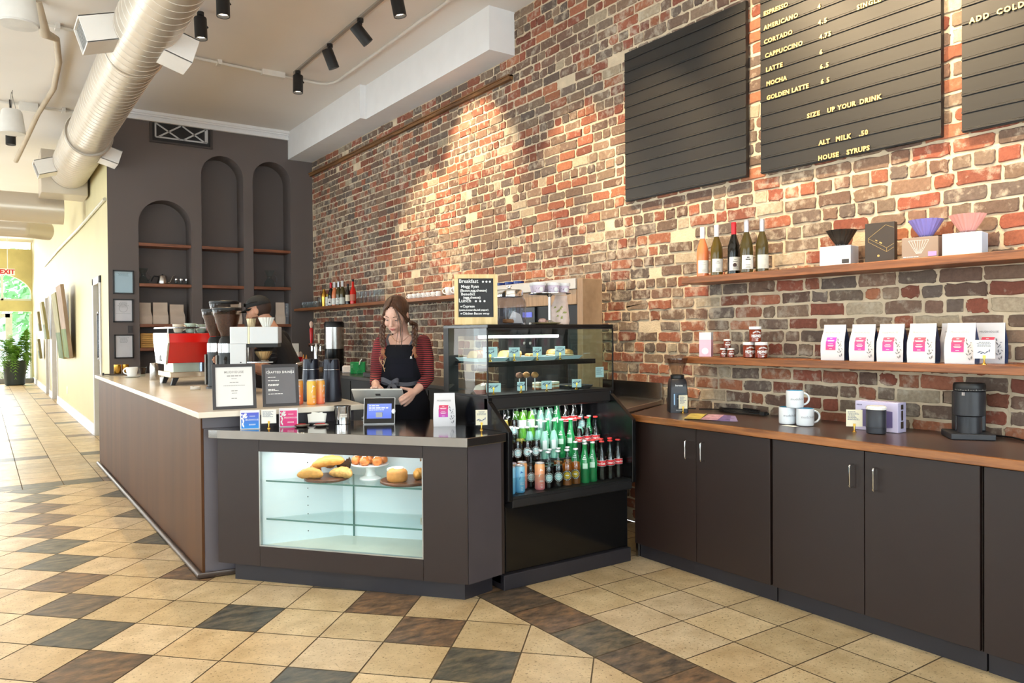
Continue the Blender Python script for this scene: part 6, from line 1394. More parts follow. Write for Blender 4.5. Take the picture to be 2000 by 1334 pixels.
for i, (x, y, lb) in enumerate(((.10, .06, 'cream cup near the corner of the espresso machine top'), (.30, .10, 'pale green cup on the espresso machine, beside the striped cup'), (.41, .08, 'pale green cup on the espresso machine, nearest the grinders'), (.52, .10, 'pinkish cup on the espresso machine behind the hoppers'))):
    cup((1.32+x, 7.12+y, ZB+.4615), R(-30), lb, (mat('cup_cream', (232, 214, 190), .3), CUPG, CUPG, mat('cup_blush', (230, 206, 196), .3))[i], 1.1)
t = cup((1.32+.2, 7.12+.06, ZB+.4615), R(-30), 'cup with dark stripes on the espresso machine', CUPG, 1.2)
b = B()
for k in range(9): a = R(-160)+k*R(17); band(b, .0475, .026+.003*(k % 3), .072, a, a+R(6), 2)
b.done('dark_stripes', mat('stripe_green', (74, 88, 66), .5), t, normals=False)
tag(B().lathe([(.040, 0), (.042, .004), (.040, .12), (.036, .165), (.034, .168)], 28).done('steel_shaker', STEEL, smooth=True, loc=(1.40, 8.22, ZB)), 'tall steel shaker between the glass and the espresso machine', 'shaker')
tag(B().lathe([(.028, 0), (.029, .03), (.012, .05), (.010, .06), (.016, .075), (.014, .09), (.001, .094)], 24).done('tamper', CHROME, smooth=True, loc=(1.455, 8.08, ZB)), 'small chrome tamper in front of the steel shaker', 'tamper')
t = thing('espresso_glass', 'small glass of dark espresso at the far end of the bar', 'glass', (1.424, 9.03, ZB))
B().lathe([(.024, 0), (.026, .022), (.044, .10), (.042, .10), (.026, .024)], 24).done('glass_body', CLEARG, t, smooth=True); B().lathe([(.026, .026), (.041, .095)], 22).done('espresso', mat('espresso', (62, 28, 16), .15), t, smooth=True)
t = thing('saucer', 'white saucer under the coffee cup at the far end of the bar', 'saucer', (1.30, 8.90, ZB)); B().lathe([(.045, 0), (.075, .008), (.085, .014), (.04, .006), (.001, .006)], 32, cap1=True).done('plate', mat('porcelain', (242, 242, 240), .2), t, smooth=True)
cup((1.30, 8.90, ZB+.0085), R(150), 'white coffee cup on a saucer at the far end of the bar', MATS['porcelain'], 1.45, None)
t = thing('serving_tray', 'flat dark tray with handles at the far end of the bar', 'tray', (1.235, 9.52, ZB), R(-8)); B().box(-.12, -.05, .006, .12, .05, .016).done('tray', mat('tray_dark', (60, 46, 36), .4), t, bevel=.003); B().box(-.14, -.006, 0, -.12, .006, .03).done('handle', BLACK, t); B().box(.12, -.006, 0, .14, .006, .03).done('handle', BLACK, t)
for x, lb in ((1.275, 'brass cup standing on the dark tray, nearer the corridor'), (1.355, 'brass cup standing on the dark tray, nearer the white cup')):
    tag(B().lathe([(.033, 0), (.036, .004), (.036, .10), (.033, .10), (.033, .008), (.001, .006)], 26, cap1=True).done('brass_cup', GOLD, smooth=True, loc=(x-.03, 9.52, ZB+.0165)), lb, 'cup', 'brass cups on the dark tray')
# white brewer
t = thing('coffee_brewer', 'white box-shaped coffee brewer with a brass stripe on the bar', 'brewer', (1.50, 5.80, ZB), R(-22))
WB = mat('brewer_white', (214, 216, 218), .35, var=.01)
B().box(0, 0, .372, .125, .36, .497).box(0, 0, 0, .113, .36, .372).done('column', WB, t, bevel=.004)
B().box(.138, 0, .372, .34, .36, .497).done('head', WB, t, bevel=.006)
B().box(.1255, .001, .372, .1375, .359, .496).done('brass_stripe', mat('brass_pale', (222, 200, 160), .35, .5), t)
B().box(.114, .02, .345, .335, .34, .371).done('underside', BLACK, t)
B().lathe([(.05, .322), (.07, .345)], 28, at=(.235, .15, 0)).done('brew_head', BLACK, t, smooth=True)
B().cyl((.122, .03, .05), (.122, .03, .36), .006, n=8).box(.116, .02, .23, .30, .26, .238).done('cup_rest', CHROME, t)
B().cyl((.075, -.001, .235), (.075, -.004, .235), .005, n=10).done('button', BLACKG, t)
def cone(loc, label, m, r0, r1, h, amp, nm, cat, n=16):
    b = B(); pleat(b, (0, 0, 0), r0, r1, h, n, .0015, amp); return tag(b.done(nm, m, smooth=60, loc=loc), label, cat)
cone((1.665, 5.83, ZB+.4975), 'ribbed steel dripper on top of the white brewer', mat('ribbed_gold_steel', (200, 184, 150), .25, .8), .024, .034, .062, .05, 'steel_dripper', 'dripper')
cone((1.765, 5.79, ZB+.4975), 'stack of fluted white paper filters on top of the brewer', PAPER, .026, .056, .07, .08, 'paper_filters', 'filters')
t = thing('pour_over_dripper', 'gold metal dripper with a black handle under the brewer head', 'dripper', (1.745, 5.80, ZB+.2395))
b = B(); pleat(b, (0, 0, .008), .026, .066, .066, 18, .0015, .03); b.done('cone', mat('ribbed_gold', (214, 184, 136), .25, .7), t, smooth=60); B().lathe([(.036, 0), (.038, .003), (.036, .007), (.02, .008)], 24).done('foot_ring', STEEL, t, smooth=True); B().tube([(.058, 0, .062), (.095, 0, .058), (.098, 0, .03), (.055, 0, .022)], .0055, 8).done('handle', BLACK, t, smooth=True)
t = thing('tap_faucet', 'thick curved chrome faucet behind the grey menu frame', 'faucet', (1.80, 5.30, ZB))
B().lathe([(.028, 0), (.028, .012), (.02, .02)], 20).done('base', CHROME, t, smooth=True)
B().tube(arcpts([(0, 0, .01), (0, 0, .225), (.17, .06, .235)], .07), .0175, 14).cyl((.165, .058, .235), (.18, .063, .2355), .021, n=16).done('spout', CHROME, t, smooth=True)

# ------------------------------------------------------------------ niche shelves
def carafe_glass(loc, s, label):
    t = thing('glass_carafe', label, 'carafe', loc, 0, None)
    B().lathe([(.055*s, 0), (.066*s, .01*s), (.064*s, .05*s), (.024*s, .115*s), (.026*s, .125*s), (.062*s, .21*s)], 30, cap1=False).done('glass_body', CLEARG, t, smooth=True)
    B().lathe([(.028*s, .103*s), (.030*s, .108*s), (.030*s, .132*s), (.028*s, .137*s)], 24, cap0=False, cap1=False).done('collar', CLEARP, t, smooth=True)
    B().tube([(.05*s+.04*s*math.sin(a), 0, .10*s+.05*s*math.cos(a)) for a in [PI*k/10 for k in range(11)]], .005*s, 8).done('handle', CLEARP, t, smooth=True)
carafe_glass((1.765, YB+.2, 2.0955), 1.0, 'clear hourglass coffee carafe in the short niche beside the kettle')
carafe_glass((3.40, YB+.12, 2.0955), 1.15, 'clear glass carafe alone in the tall narrow niche')
t = thing('gooseneck_kettle', 'brushed steel gooseneck kettle in the short niche', 'kettle', (1.985, YB+.12, 2.0955))
B().lathe([(.066, 0), (.068, .004), (.052, .10), (.045, .112), (.001, .114)], 30).done('body', STEEL, t, smooth=True); B().lathe([(.02, .114), (.008, .12), (.013, .132), (.001, .136)], 20).done('lid_knob', BLACK, t, smooth=True)
B().tube([(.058, 0, .02), (.095, 0, .03), (.11, 0, .07), (.13, 0, .11), (.16, 0, .125)], [.010, .008, .006, .005, .005], 8).done('spout', STEEL, t, smooth=True); B().tube([(-.05, 0, .10), (-.10, 0, .105), (-.125, 0, .07), (-.135, 0, .03)], .010, 8).done('handle', BLACK, t, smooth=True)
for k, (x, lb) in enumerate(((2.155, 'small lidded glass jar next to the kettle'), (2.215, 'small lidded glass jar in the middle of three'), (2.283, 'small lidded glass jar at the end of the three'))):
    t = thing('spice_jar', lb, 'jar', (x, YB+.12, 2.0955), 0, 'small jars in the short niche'); B().lathe([(.022, 0), (.024, .004), (.022, .055)], 20).done('jar', CLEARG, t, smooth=True); B().lathe([(.022, .0555), (.024, .06), (.02, .082), (.001, .086)], 20).done('lid', CHROME, t, smooth=True)
KRAFT = mat('kraft_paper', (206, 186, 168), .75, var=.08, bump=.35, bscale=14)
for x, y, z, w, h, rz, lb in ((1.765, .13, 1.5685, .16, .28, 4, 'beige coffee bag first in the short niche'), (1.955, .13, 1.5685, .185, .285, -6, 'beige coffee bag second in the short niche'), (2.16, .14, 1.5685, .185, .262, 3, 'beige coffee bag third in the short niche'), (2.93, .13, 1.5685, .15, .30, -4, 'beige coffee bag in the middle niche behind the man'), (2.76, .15, 1.5685, .15, .24, 6, 'beige coffee bag deeper in the middle niche'), (3.54, .10, 1.5685, .13, .31, -10, 'beige coffee bag beside the grey box in the narrow niche')):
    coffee_bag((x, YB+y, z), R(rz), lb, None, w, .10, h, KRAFT, None, 'beige coffee bags in the niches')
t = thing('grey_box', 'slim grey printed box beside a beige bag in the narrow niche', 'box', (3.645, YB+.2, 1.5685)); B().box(-.024, -.08, 0, .024, .08, .30).done('carton', mat('box_grey_blue', (150, 156, 164), .5), t); b = B(); lines(b, -.016, .25, .032, .006, 8, -.081, 3.4); b.done('box_print', WHT, t, normals=False)
t = thing('wooden_crate', 'yellowish slatted wooden crate low in the short niche', 'crate', (1.80, YB+.14, 1.2585)); b = B()
for k in range(7): b.box(-.10, -.10, .004+k*.027, .10, -.09, .026+k*.027)
b.box(-.10, -.09, 0, -.09, .1, .19).box(.09, -.09, 0, .10, .1, .19).box(-.09, .09, 0, .09, .1, .19).done('slats', wood('crate_wood', (170, 116, 50), (222, 172, 92), (.8, 6, 8), .6), t)

# ------------------------------------------------------------------ shelf and counter on the far brick wall
ZSH = 1.7865
GLW = glass('tumbler_glass', (244, 246, 246))
def tumbler(y, x, r, h, label, group):
    t = tag(B().lathe([(r*.85, 0), (r, .01), (r, h), (r-.003, h), (r-.003, .012), (.001, .009)], 20, cap1=True).done('tumbler', GLW, smooth=True, loc=(x, y, ZSH)), label, 'glass', group)
for k in range(6): tumbler(10.72-.105*k, 3.80, .036, .088, 'short clear glass, %s along from the niche wall' % ORD[k], 'short glasses on the far shelf')
for k, (y, x) in enumerate(((10.28, 3.88), (10.16, 3.86))): tumbler(y, x, .034, .14, 'tall clear glass, %s before the brass shaker' % ORD[k], 'tall glasses beside the shaker')
for k in range(6): tumbler(8.86-.125*k, 3.85, .042, .152, 'tall clear tumbler, %s after the red bottle' % ORD[k], 'tall tumblers on the far shelf')
tag(B().lathe([(.030, 0), (.040, .12), (.040, .15), (.030, .20), (.022, .215), (.020, .24), (.001, .246)], 26).done('cocktail_shaker', GOLD, smooth=True, loc=(3.85, 10.05, ZSH)), 'tall brass cocktail shaker on the far wall shelf', 'shaker')
wb0 = [o for o in bpy.data.objects if o.name.split('.')[0] == 'wine_bottle']
for src, y, lb, cap in ((2, 9.80, 'dark bottle with red capsule on the far wall shelf', CAPR), (0, 9.67, 'rose bottle with white cap on the far wall shelf', CAPW), (3, 9.53, 'dark bottle with silver cap on the far wall shelf, nearer the rose one', CAPS), (4, 9.40, 'dark bottle with pale cap on the far wall shelf, nearer the red bottle', CAPW)):
    o = dup(wb0[src], (3.85, y, ZSH), R(-40), lb, {'capsule': cap}); o['group'] = 'bottles on the far wall shelf'
def spirit(y, label, prof, body, cap, lab):
    t = thing('spirit_bottle', label, 'bottle', (3.85, y, ZSH), R(-35), 'bottles on the far wall shelf'); B().lathe(prof, 24).done('bottle', body, t, smooth=True); r, z = prof[-1]
    B().lathe([(r+.002, z), (r+.002, z+.03), (.001, z+.031)], 16).done('cap', cap, t, smooth=True); b = B(); band(b, prof[2][0]+.0006, .05, .13, R(-150), R(-30), 8); b.done('paper_label', lab, t, normals=False)
spirit(9.92, 'small bottle with yellow cap beside the brass shaker', [(.026, 0), (.030, .004), (.030, .09), (.014, .125), (.013, .14)], mat('clear_spirit', (206, 206, 200), .1), mat('cap_yellow', (216, 186, 50), .4), PAPER)
spirit(9.22, 'shorter dark bottle with cream label beside the red bottle', [(.03, 0), (.034, .004), (.034, .16), (.014, .20), (.013, .24)], DRK, BLACK, CREAMC)
spirit(9.06, 'bright red aperitif bottle on the far wall shelf', [(.034, 0), (.038, .005), (.038, .17), (.016, .225), (.014, .29)], mat('aperitif_red', (216, 36, 26), .1), BLACK, mat('label_rust', (206, 120, 96), .5))
for k in range(7): cup((3.83, 7.45-.105*k, ZSH), R(120), 'small white cup, %s from the glasses on the far shelf' % ORD[k], MATS['porcelain'], .85, 'small white cups on the far shelf')
for k, y in enumerate((6.62, 6.46, 6.30)): cup((3.84, y, ZSH), R(130), 'large white cup, %s before the chalkboard on the far shelf' % ORD[k], MATS['porcelain'], 1.3, 'large white cups on the far shelf')
BLUE = mat('cup_cobalt', (24, 54, 130), .2)
for k, y in enumerate((5.74, 5.585, 5.45)): cup((3.85, y, ZSH), R(140), 'cobalt blue cup, %s behind the glass jar lid' % ORD[k], BLUE, 1.18, 'cobalt cups on the far shelf')
ZK = .9555
t = thing('coffee_urn', 'tall black and steel coffee urn on the far work counter', 'urn', (3.66, 9.22, ZK))
B().lathe([(.115, 0), (.12, .01), (.12, .28)], 32).done('lower_body', BLACKG, t, smooth=True); B().lathe([(.122, .2805), (.122, .55)], 32).done('steel_body', STEEL, t, smooth=True); B().lathe([(.124, .551), (.124, .60), (.11, .62), (.001, .625)], 32).done('lid', BLACK, t, smooth=True); B().tube([(-.11, -.05, .10), (-.16, -.07, .10), (-.165, -.072, .06)], .012, 8).done('spigot', BLACK, t, smooth=True)
t = thing('tap_tower', 'chrome tap tower with a red pull handle on the far work counter', 'tap', (3.47, 9.35, ZK))
B().lathe([(.04, 0), (.04, .012), (.026, .02), (.026, .34), (.022, .35)], 22).done('column', CHROME, t, smooth=True); B().cyl((-.10, 0, .33), (.06, 0, .33), .02, n=14).tube([(-.08, -.03, .33), (-.08, -.07, .31), (-.08, -.075, .25)], .011, 8).tube([(.03, -.03, .33), (.03, -.07, .31), (.03, -.075, .25)], .011, 8).done('faucets', CHROME, t, smooth=True)
B().lathe([(.012, .35), (.018, .40), (.022, .53), (.012, .545)], 16, at=(-.07, -.03, 0)).done('red_handle', mat('handle_red', (200, 30, 34), .35), t, smooth=True); B().lathe([(.012, .545), (.02, .57), (.024, .59), (.018, .615), (.001, .63)], 16, at=(-.07, -.03, 0)).done('wooden_knob', mat('knob_pink', (226, 190, 170), .5), t, smooth=True); B().lathe([(.01, .35), (.016, .38), (.018, .47), (.001, .48)], 14, at=(.03, -.03, 0)).done('pale_handle', mat('handle_cream', (226, 210, 180), .45), t, smooth=True)
for y, x, lb in ((8.96, 3.58, 'clear plastic cup of ice on the far work counter'), (9.06, 3.42, 'second clear plastic cup beside the tap tower')):
    t = thing('plastic_cup', lb, 'cup', (x, y, ZK), 0, 'plastic cups on the far counter'); B().lathe([(.030, 0), (.043, .13), (.045, .132), (.042, .132), (.029, .003)], 22, cap1=True).done('cup', CLEARP, t, smooth=True); B().lathe([(.0285, .005), (.034, .06)], 18).done('drink', mat('iced_amber', (200, 160, 110), .2), t, smooth=True)
t = thing('green_tub', 'bright green plastic tub with a white handle on the far work counter', 'tub', (3.60, 8.34, ZK), R(-30))
B().prism([(-.085, -.06), (.085, -.06), (.085, .06), (-.085, .06)], 0, .14).done('tub', mat('tub_green', (16, 130, 70), .4), t, bevel=.008); B().tube([(.02, -.064, .11), (.03, -.075, .15), (.05, -.07, .175)], .006, 8).done('handle', LIDW, t, smooth=True)
b = B(); lines(b, -.075, .115, .03, .004, 5, -.0605, 2.6); b.done('tub_print', mat('tub_pale', (150, 206, 170), .5), t, normals=False)
tag(B().prism([(-.075, -.05), (.075, -.05), (.075, .05), (-.075, .05)], 0, .085).jitter(.006, 4).done('folded_towel', mat('towel_white', (232, 226, 228), .9, bump=.5, bscale=80), bevel=.014, loc=(3.62, 8.66, ZK), rotz=R(-25)), 'folded white cloth beside the green tub', 'cloth')
t = thing('red_bowl', 'red enamel bucket holding cloth rolls on the far work counter', 'bucket', (3.46, 10.05, ZK)); B().lathe([(.085, 0), (.105, .16), (.108, .165), (.102, .165)], 28).done('bucket', mat('enamel_red', (200, 26, 30), .25), t, smooth=True)
b = B(); disc_label(b, .098, .08, .03, R(-140)); b.done('oval_emblem', WHT, t, normals=False)
for k, a in enumerate((-2.9, -2.2, -1.5, -.6)):
    tag(B().ball((0, 0, .03), (.026, .026, .05)).done('cloth_roll', mat('cloth_beige', (222, 206, 190), .9), smooth=True, loc=(3.46+.055*math.cos(a), 10.05+.055*math.sin(a), ZK+.155)), 'rolled beige cloth in the red bucket, %s around its rim' % ORD[k], 'cloth', 'cloths in the red bucket')
coffee_bag((3.52, 10.35, ZK), R(-60), 'large grey coffee bag on the far work counter by the niche wall', None, .2, .12, .34, mat('bag_greige', (196, 186, 174), .7, bump=.3, bscale=14), None, None)
for x, y, lb in ((3.44, 9.62, 'red squeeze bottle on the far work counter'), (3.46, 9.78, 'dark red syrup bottle on the far work counter')):
    t = thing('squeeze_bottle', lb, 'bottle', (x, y, ZK), 0, 'squeeze bottles on the far counter'); B().lathe([(.026, 0), (.028, .01), (.028, .13), (.018, .15)], 20).done('bottle', mat('sauce_red' if 'squeeze' in lb else 'sauce_dark', (200, 40, 60) if 'squeeze' in lb else (150, 30, 40), .35), t, smooth=True); B().lathe([(.014, .1505), (.004, .20)], 14).done('nozzle', mat('nozzle_orange', (220, 150, 70), .4), t, smooth=True)
for k, (x, y) in enumerate(((3.40, 8.05), (3.43, 7.92))):
    tag(B().lathe([(.03, 0), (.03, .06), (.012, .075), (.012, .10), (.02, .11), (.001, .112)], 20).done('glass_dispenser', CLEARG, smooth=True, loc=(x, y, ZK)), ('small clear pump jar beside the green tub', 'small clear pump jar behind the woman')[k], 'jar', 'pump jars')
tag(B().box(-.12, -.16, 0, .12, .16, .05).done('knock_box', BLACK, bevel=.006, loc=(3.50, 7.55, ZK)), 'flat black box on the far work counter beside the woman', 'box')
t = thing('wall_dispenser', 'black wall-mounted dispenser with red marks on the brick behind the woman', 'dispenser', (3.985, 8.0, 1.40)); B().box(-.07, -.11, -.16, 0, .11, .16).done('housing', BLACKG, t, bevel=.02); B().box(-.072, -.03, .05, -.069, .03, .09).done('red_mark', mat('mark_red', (160, 40, 50), .5), t); B().tube([(-.04, -.12, .1), (-.05, -.16, -.1), (-.04, -.12, -.35)], .006, 6).done('hose', BLACK, t, smooth=True)
# jars and boxes on the steel table behind the fridge
for k, (x, y, h, m) in enumerate(((3.52, 4.62, .12, CLEARP), (3.58, 4.85, .10, CLEARP), (3.45, 5.02, .09, mat('tub_pink', (206, 150, 140), .5)))):
    t = thing('storage_jar', 'lidded storage jar behind the glass case, %s from the wood panel' % ORD[k], 'jar', (x+.30, y-.15, .9375), 0, 'storage jars behind the fridge'); B().lathe([(.045, 0), (.05, .006), (.05, h)], 24).done('jar', m, t, smooth=True); B().lathe([(.052, h+.0005), (.052, h+.02), (.001, h+.022)], 24).done('lid', mat('lid_brass', (200, 176, 120), .35, .5), t, smooth=True)
# ------------------------------------------------------------------ people
SKIN = mat('skin', (224, 178, 158), .5, var=.04, nscale=8, sss=.12); SKIN2 = mat('skin_tan', (206, 152, 124), .5, var=.05, nscale=8, sss=.12)
def limb(b, pts, n=14):
    """tapering limb through (x, y, z, radius) points with rounded ends"""
    out = []
    for i, (p, q_) in enumerate(zip(pts, pts[1:])):
        k = 5
        for s in range(k): u = s/k; out.append([p[j]+(q_[j]-p[j])*u for j in range(4)])
    out.append(list(pts[-1]))
    b.tube([o[:3] for o in out], [o[3] for o in out], n)
    for p in pts: b.ball(p[:3], p[3]*.985, 12, 8)
    return b
def torso(b, rows, n=24):
    b.skin([[b.bm.verts.new((cx+math.cos(2*PI*i/n)*rx, cy_+math.sin(2*PI*i/n)*ry, z)) for i in range(n)] for z, rx, ry, cx, cy_ in rows]); return b
def fuse(b, voxel, smooth=3, fac=.5):
    """weld overlapping volumes into one continuous skin"""
    bmesh.ops.recalc_face_normals(b.bm, faces=b.bm.faces[:])
    me = bpy.data.meshes.new('body'); b.bm.to_mesh(me); b.bm.free()
    o = bpy.data.objects.new('body', me); COL.objects.link(o)
    r = o.modifiers.new('r', 'REMESH'); r.mode = 'VOXEL'; r.voxel_size = voxel
    s = o.modifiers.new('s', 'SMOOTH'); s.iterations = smooth; s.factor = fac
    dg = bpy.context.evaluated_depsgraph_get(); m2 = bpy.data.meshes.new_from_object(o.evaluated_get(dg))
    bpy.data.objects.remove(o); bpy.data.meshes.remove(me)
    nb = B(); nb.bm.from_mesh(m2); bpy.data.meshes.remove(m2); return nb
def head_shape(b, m, beard=False, s=1.0):
    """skull, jaw, cheeks, nose, brow, lips and ears; face towards -y, chin at z 0"""
    def bl(c, r): b.ball(c, r, 20, 14, m)
    bl((0, .012, .140), (.074, .094, .090)); bl((0, -.02, .105), (.066, .068, .08)); bl((0, -.034, .055), (.052, .054, .054)); bl((0, -.066, .018), (.021, .020, .017))
    for sx in (-1, 1):
        bl((sx*.036, -.058, .075), (.026, .026, .026)); bl((sx*.032, -.074, .127), (.028, .014, .010)); bl((sx*.077, .008, .105), (.010, .020, .032)); bl((sx*.030, -.071, .108), (.015, .012, .009))
    bl((0, -.08, .128), (.03, .014, .03))
    for k in range(6): u = k/5; bl((0, -.086-.022*u, .118-.040*u), (.0075+.004*u, .010, .010))
    for sx in (-1, 1): bl((sx*.010, -.096, .076), (.007, .009, .006))
    bl((0, -.086, .050), (.022, .010, .0055)); bl((0, -.085, .040), (.019, .010, .006))
    limb(b, [tuple(m @ Vector((0, .03, .07)))+(.054,), tuple(m @ Vector((0, .05, -.02)))+(.050,)])
def hand(b, wrist, palm, fingers, thumb, pw=.017):
    limb(b, [wrist+(.024,), tuple((Vector(wrist)*.35+Vector(palm)*.65))+(.022,)])
    for f in fingers:
        k = Vector(f[0]); limb(b, [tuple(Vector(wrist)*.62+k*.38)+(.014,), tuple(k)+(.0105,)], 10)
        limb(b, [tuple(Vector(p))+(r,) for p, r in zip(f, (.0098, .0088, .0078, .0066))], 10)
    limb(b, [tuple(Vector(p))+(r,) for p, r in zip(thumb, (.015, .0115, .0095, .008))], 10)
HT = Matrix.Translation((-.018, -.055, 1.447)) @ Matrix.Rotation(R(-13), 4, 'Z') @ Matrix.Rotation(R(26), 4, 'X') @ Matrix.Rotation(R(3), 4, 'Y')
TR = [(.86, .150, .105, 0, .02), (.94, .166, .118, 0, .02), (1.02, .142, .105, 0, .012), (1.09, .122, .090, 0, .006), (1.17, .130, .098, 0, -.004), (1.235, .142, .116, 0, -.016), (1.30, .150, .100, 0, .0), (1.35, .150, .078, 0, .014), (1.385, .125, .06, 0, .022), (1.41, .07, .05, 0, .018)]
ARM_R = [(-.142, .015, 1.352, .046), (-.168, .012, 1.26, .038), (-.178, .0, 1.125, .034), (-.165, -.10, 1.09, .031)]
ARM_L = [(.145, .015, 1.358, .046), (.172, .015, 1.26, .038), (.180, -.005, 1.115, .034), (.152, -.10, 1.078, .031)]
w = thing('person', 'woman with brown braids in a red striped top and dark apron at the till', 'person', WOM, WRZ)
b = B(); torso(b, TR); limb(b, [(0, .02, 1.37, .058), (-.006, .004, 1.44, .049)]); head_shape(b, HT)
limb(b, ARM_R+[(-.148, -.185, 1.083, .026)]); limb(b, ARM_L+[(.118, -.185, 1.040, .026)])
hand(b, (-.148, -.185, 1.083), (-.135, -.23, 1.072), [[(-.158, -.245, 1.073), (-.160, -.272, 1.066), (-.160, -.288, 1.068)], [(-.142, -.25, 1.076), (-.142, -.280, 1.070), (-.142, -.298, 1.074)], [(-.126, -.25, 1.076), (-.124, -.279, 1.070), (-.123, -.296, 1.073)], [(-.112, -.243, 1.072), (-.108, -.266, 1.066), (-.106, -.280, 1.066)]], [(-.130, -.205, 1.075), (-.108, -.222, 1.066), (-.095, -.240, 1.062)])
hand(b, (.118, -.185, 1.040), (.095, -.235, 1.018), [[(.075, -.272, 1.030), (.050, -.298, 1.018), (.030, -.304, 1.004), (.022, -.296, .992)], [(.082, -.280, 1.014), (.060, -.308, .998), (.036, -.312, .984), (.028, -.300, .976)], [(.088, -.276, .998), (.068, -.302, .980), (.046, -.306, .966), (.036, -.296, .960)], [(.096, -.264, .986), (.080, -.286, .968), (.062, -.292, .954), (.052, -.284, .950)]], [(.096, -.215, 1.045), (.070, -.248, 1.056), (.046, -.272, 1.063), (.032, -.286, 1.070)])
for sx in (-1, 1): limb(b, [(sx*.082, .02, .88, .085), (sx*.088, .02, .5, .056), (sx*.09, .03, .26, .05), (sx*.09, .035, .085, .036)]); limb(b, [(sx*.092, .04, .045, .04), (sx*.098, -.07, .035, .036), (sx*.1, -.13, .028, .026)])
fuse(b, .0048, 3).done('body', SKIN, w, smooth=80)
# striped top
def stripes(name, a, c, period, duty):
    m = bpy.data.materials.new(name); m.use_nodes = True; n = m.node_tree.nodes; l = m.node_tree.links; p = n['Principled BSDF']
    tc = n.new('ShaderNodeTexCoord'); sp = n.new('ShaderNodeSeparateXYZ'); nz = n.new('ShaderNodeTexNoise'); nz.inputs['Scale'].default_value = 9
    ma = n.new('ShaderNodeMath'); ma.operation = 'MULTIPLY_ADD'; ma.inputs[1].default_value = .008; mm_ = n.new('ShaderNodeMath'); mm_.operation = 'MULTIPLY'; mm_.inputs[1].default_value = 1/period
    fr_ = n.new('ShaderNodeMath'); fr_.operation = 'FRACT'; gt = n.new('ShaderNodeMath'); gt.operation = 'GREATER_THAN'; gt.inputs[1].default_value = duty
    l.new(tc.outputs['Object'], sp.inputs[0]); l.new(tc.outputs['Object'], nz.inputs['Vector']); l.new(nz.outputs['Fac'], ma.inputs[0]); l.new(sp.outputs['Z'], ma.inputs[2]); l.new(ma.outputs[0], mm_.inputs[0]); l.new(mm_.outputs[0], fr_.inputs[0]); l.new(fr_.outputs[0], gt.inputs[0])
    l.new(mix(n, l, gt.outputs[0], lin(a)+(1,), lin(c)+(1,)), p.inputs['Base Color']); p.inputs['Roughness'].default_value = .9; MATS[name] = m; return m
STR = stripes('red_striped_knit', (150, 52, 54), (34, 20, 26), .0135, .5)
b = B(); torso(b, [(z, rx+.010, ry+.010, cx, cy_) for z, rx, ry, cx, cy_ in TR[1:-1]])
limb(b, [(x, y, z, r+.008) for x, y, z, r in ARM_R]+[(-.160, -.125, 1.088, .037)]); limb(b, [(x, y, z, r+.008) for x, y, z, r in ARM_L]+[(.145, -.12, 1.070, .037)])
b = fuse(b, .006, 3)
kill = [v for v in b.bm.verts if ((v.co.x/.098)**2+((v.co.z-1.425)/.108)**2 < 1 and v.co.y < .03) or ((v.co.x/.075)**2+((v.co.z-1.43)/.05)**2 < 1)]
bmesh.ops.delete(b.bm, geom=kill, context='VERTS'); b.done('striped_top', STR, w, smooth=80)
# dark trousers and shoes
b = B(); torso(b, [(z, rx+.008, ry+.008, cx, cy_) for z, rx, ry, cx, cy_ in TR[:3]])
for sx in (-1, 1): limb(b, [(sx*.082, .02, .87, .094), (sx*.088, .02, .5, .066), (sx*.09, .03, .11, .058)])
fuse(b, .009, 3).done('trousers', mat('trousers_black', (30, 30, 34), .8), w, smooth=80)
for sx in (-1, 1): b = B(); b.ball((sx*.096, -.035, .045), (.048, .135, .045)); b.done('shoe', BLACK, w, smooth=True)
# apron: sheet hugging the front of the body
def girth(z):
    if z <= TR[0][0]: return TR[0][1]+.01, TR[0][2]+.012, TR[0][4]
    for a, c in zip(TR, TR[1:]):
        if a[0] <= z <= c[0]: u = (z-a[0])/(c[0]-a[0]); return tuple(a[j]+(c[j]-a[j])*u for j in (1, 2, 4))
    return TR[-1][1], TR[-1][2], TR[-1][4]
def sheet(b, rows, off, n=18):
    g = []
    for z, a0, a1, o in rows:
        rx, ry, cy_ = girth(z); g.append([b.bm.verts.new(((rx+off+o)*math.sin(R(a0+(a1-a0)*i/n)), cy_-(ry+off+o)*math.cos(R(a0+(a1-a0)*i/n)), z)) for i in range(n+1)])
    for r0, r1 in zip(g, g[1:]):
        for i in range(n): b.bm.faces.new((r0[i], r0[i+1], r1[i+1], r1[i]))
    ret = bmesh.ops.solidify(b.bm, geom=b.bm.faces[:], thickness=.004); return b
APR = mat('apron_black', (30, 31, 40), .85, var=.12, nscale=12, bump=.2, bscale=150)
rows_ = [(.50, -80, 80, .035), (.62, -84, 84, .03), (.75, -88, 88, .024), (.86, -90, 90, .018), (.95, -88, 88, .014), (1.03, -82, 82, .012), (1.09, -78, 78, .012), (1.15, -62, 62, .010), (1.22, -46, 46, .009), (1.28, -38, 38, .010), (1.325, -33, 33, .012), (1.345, -30, 30, .013)]
sheet(B(), rows_, .011).done('apron', APR, w, smooth=70)
ap = mat('apron_pocket_navy', (34, 34, 46), .85, var=.1, bump=.2, bscale=150)
pk_ = sheet(B(), [(1.125, -22, 34, .010), (1.15, -24, 36, .010), (1.20, -22, 34, .0095), (1.255, -20, 33, .010)], .0165, 10).done('pocket', ap, w, smooth=70)
rx, ry, cy_ = girth(1.258); text(pk_, '&', .026, WHT, ((rx+.03)*math.sin(R(25)), cy_-(ry+.033)*math.cos(R(25)), 1.252), (math.cos(R(25)), math.sin(R(25)), 0), (0, 0, 1), name='emblem', bold=.0006)
b = B()
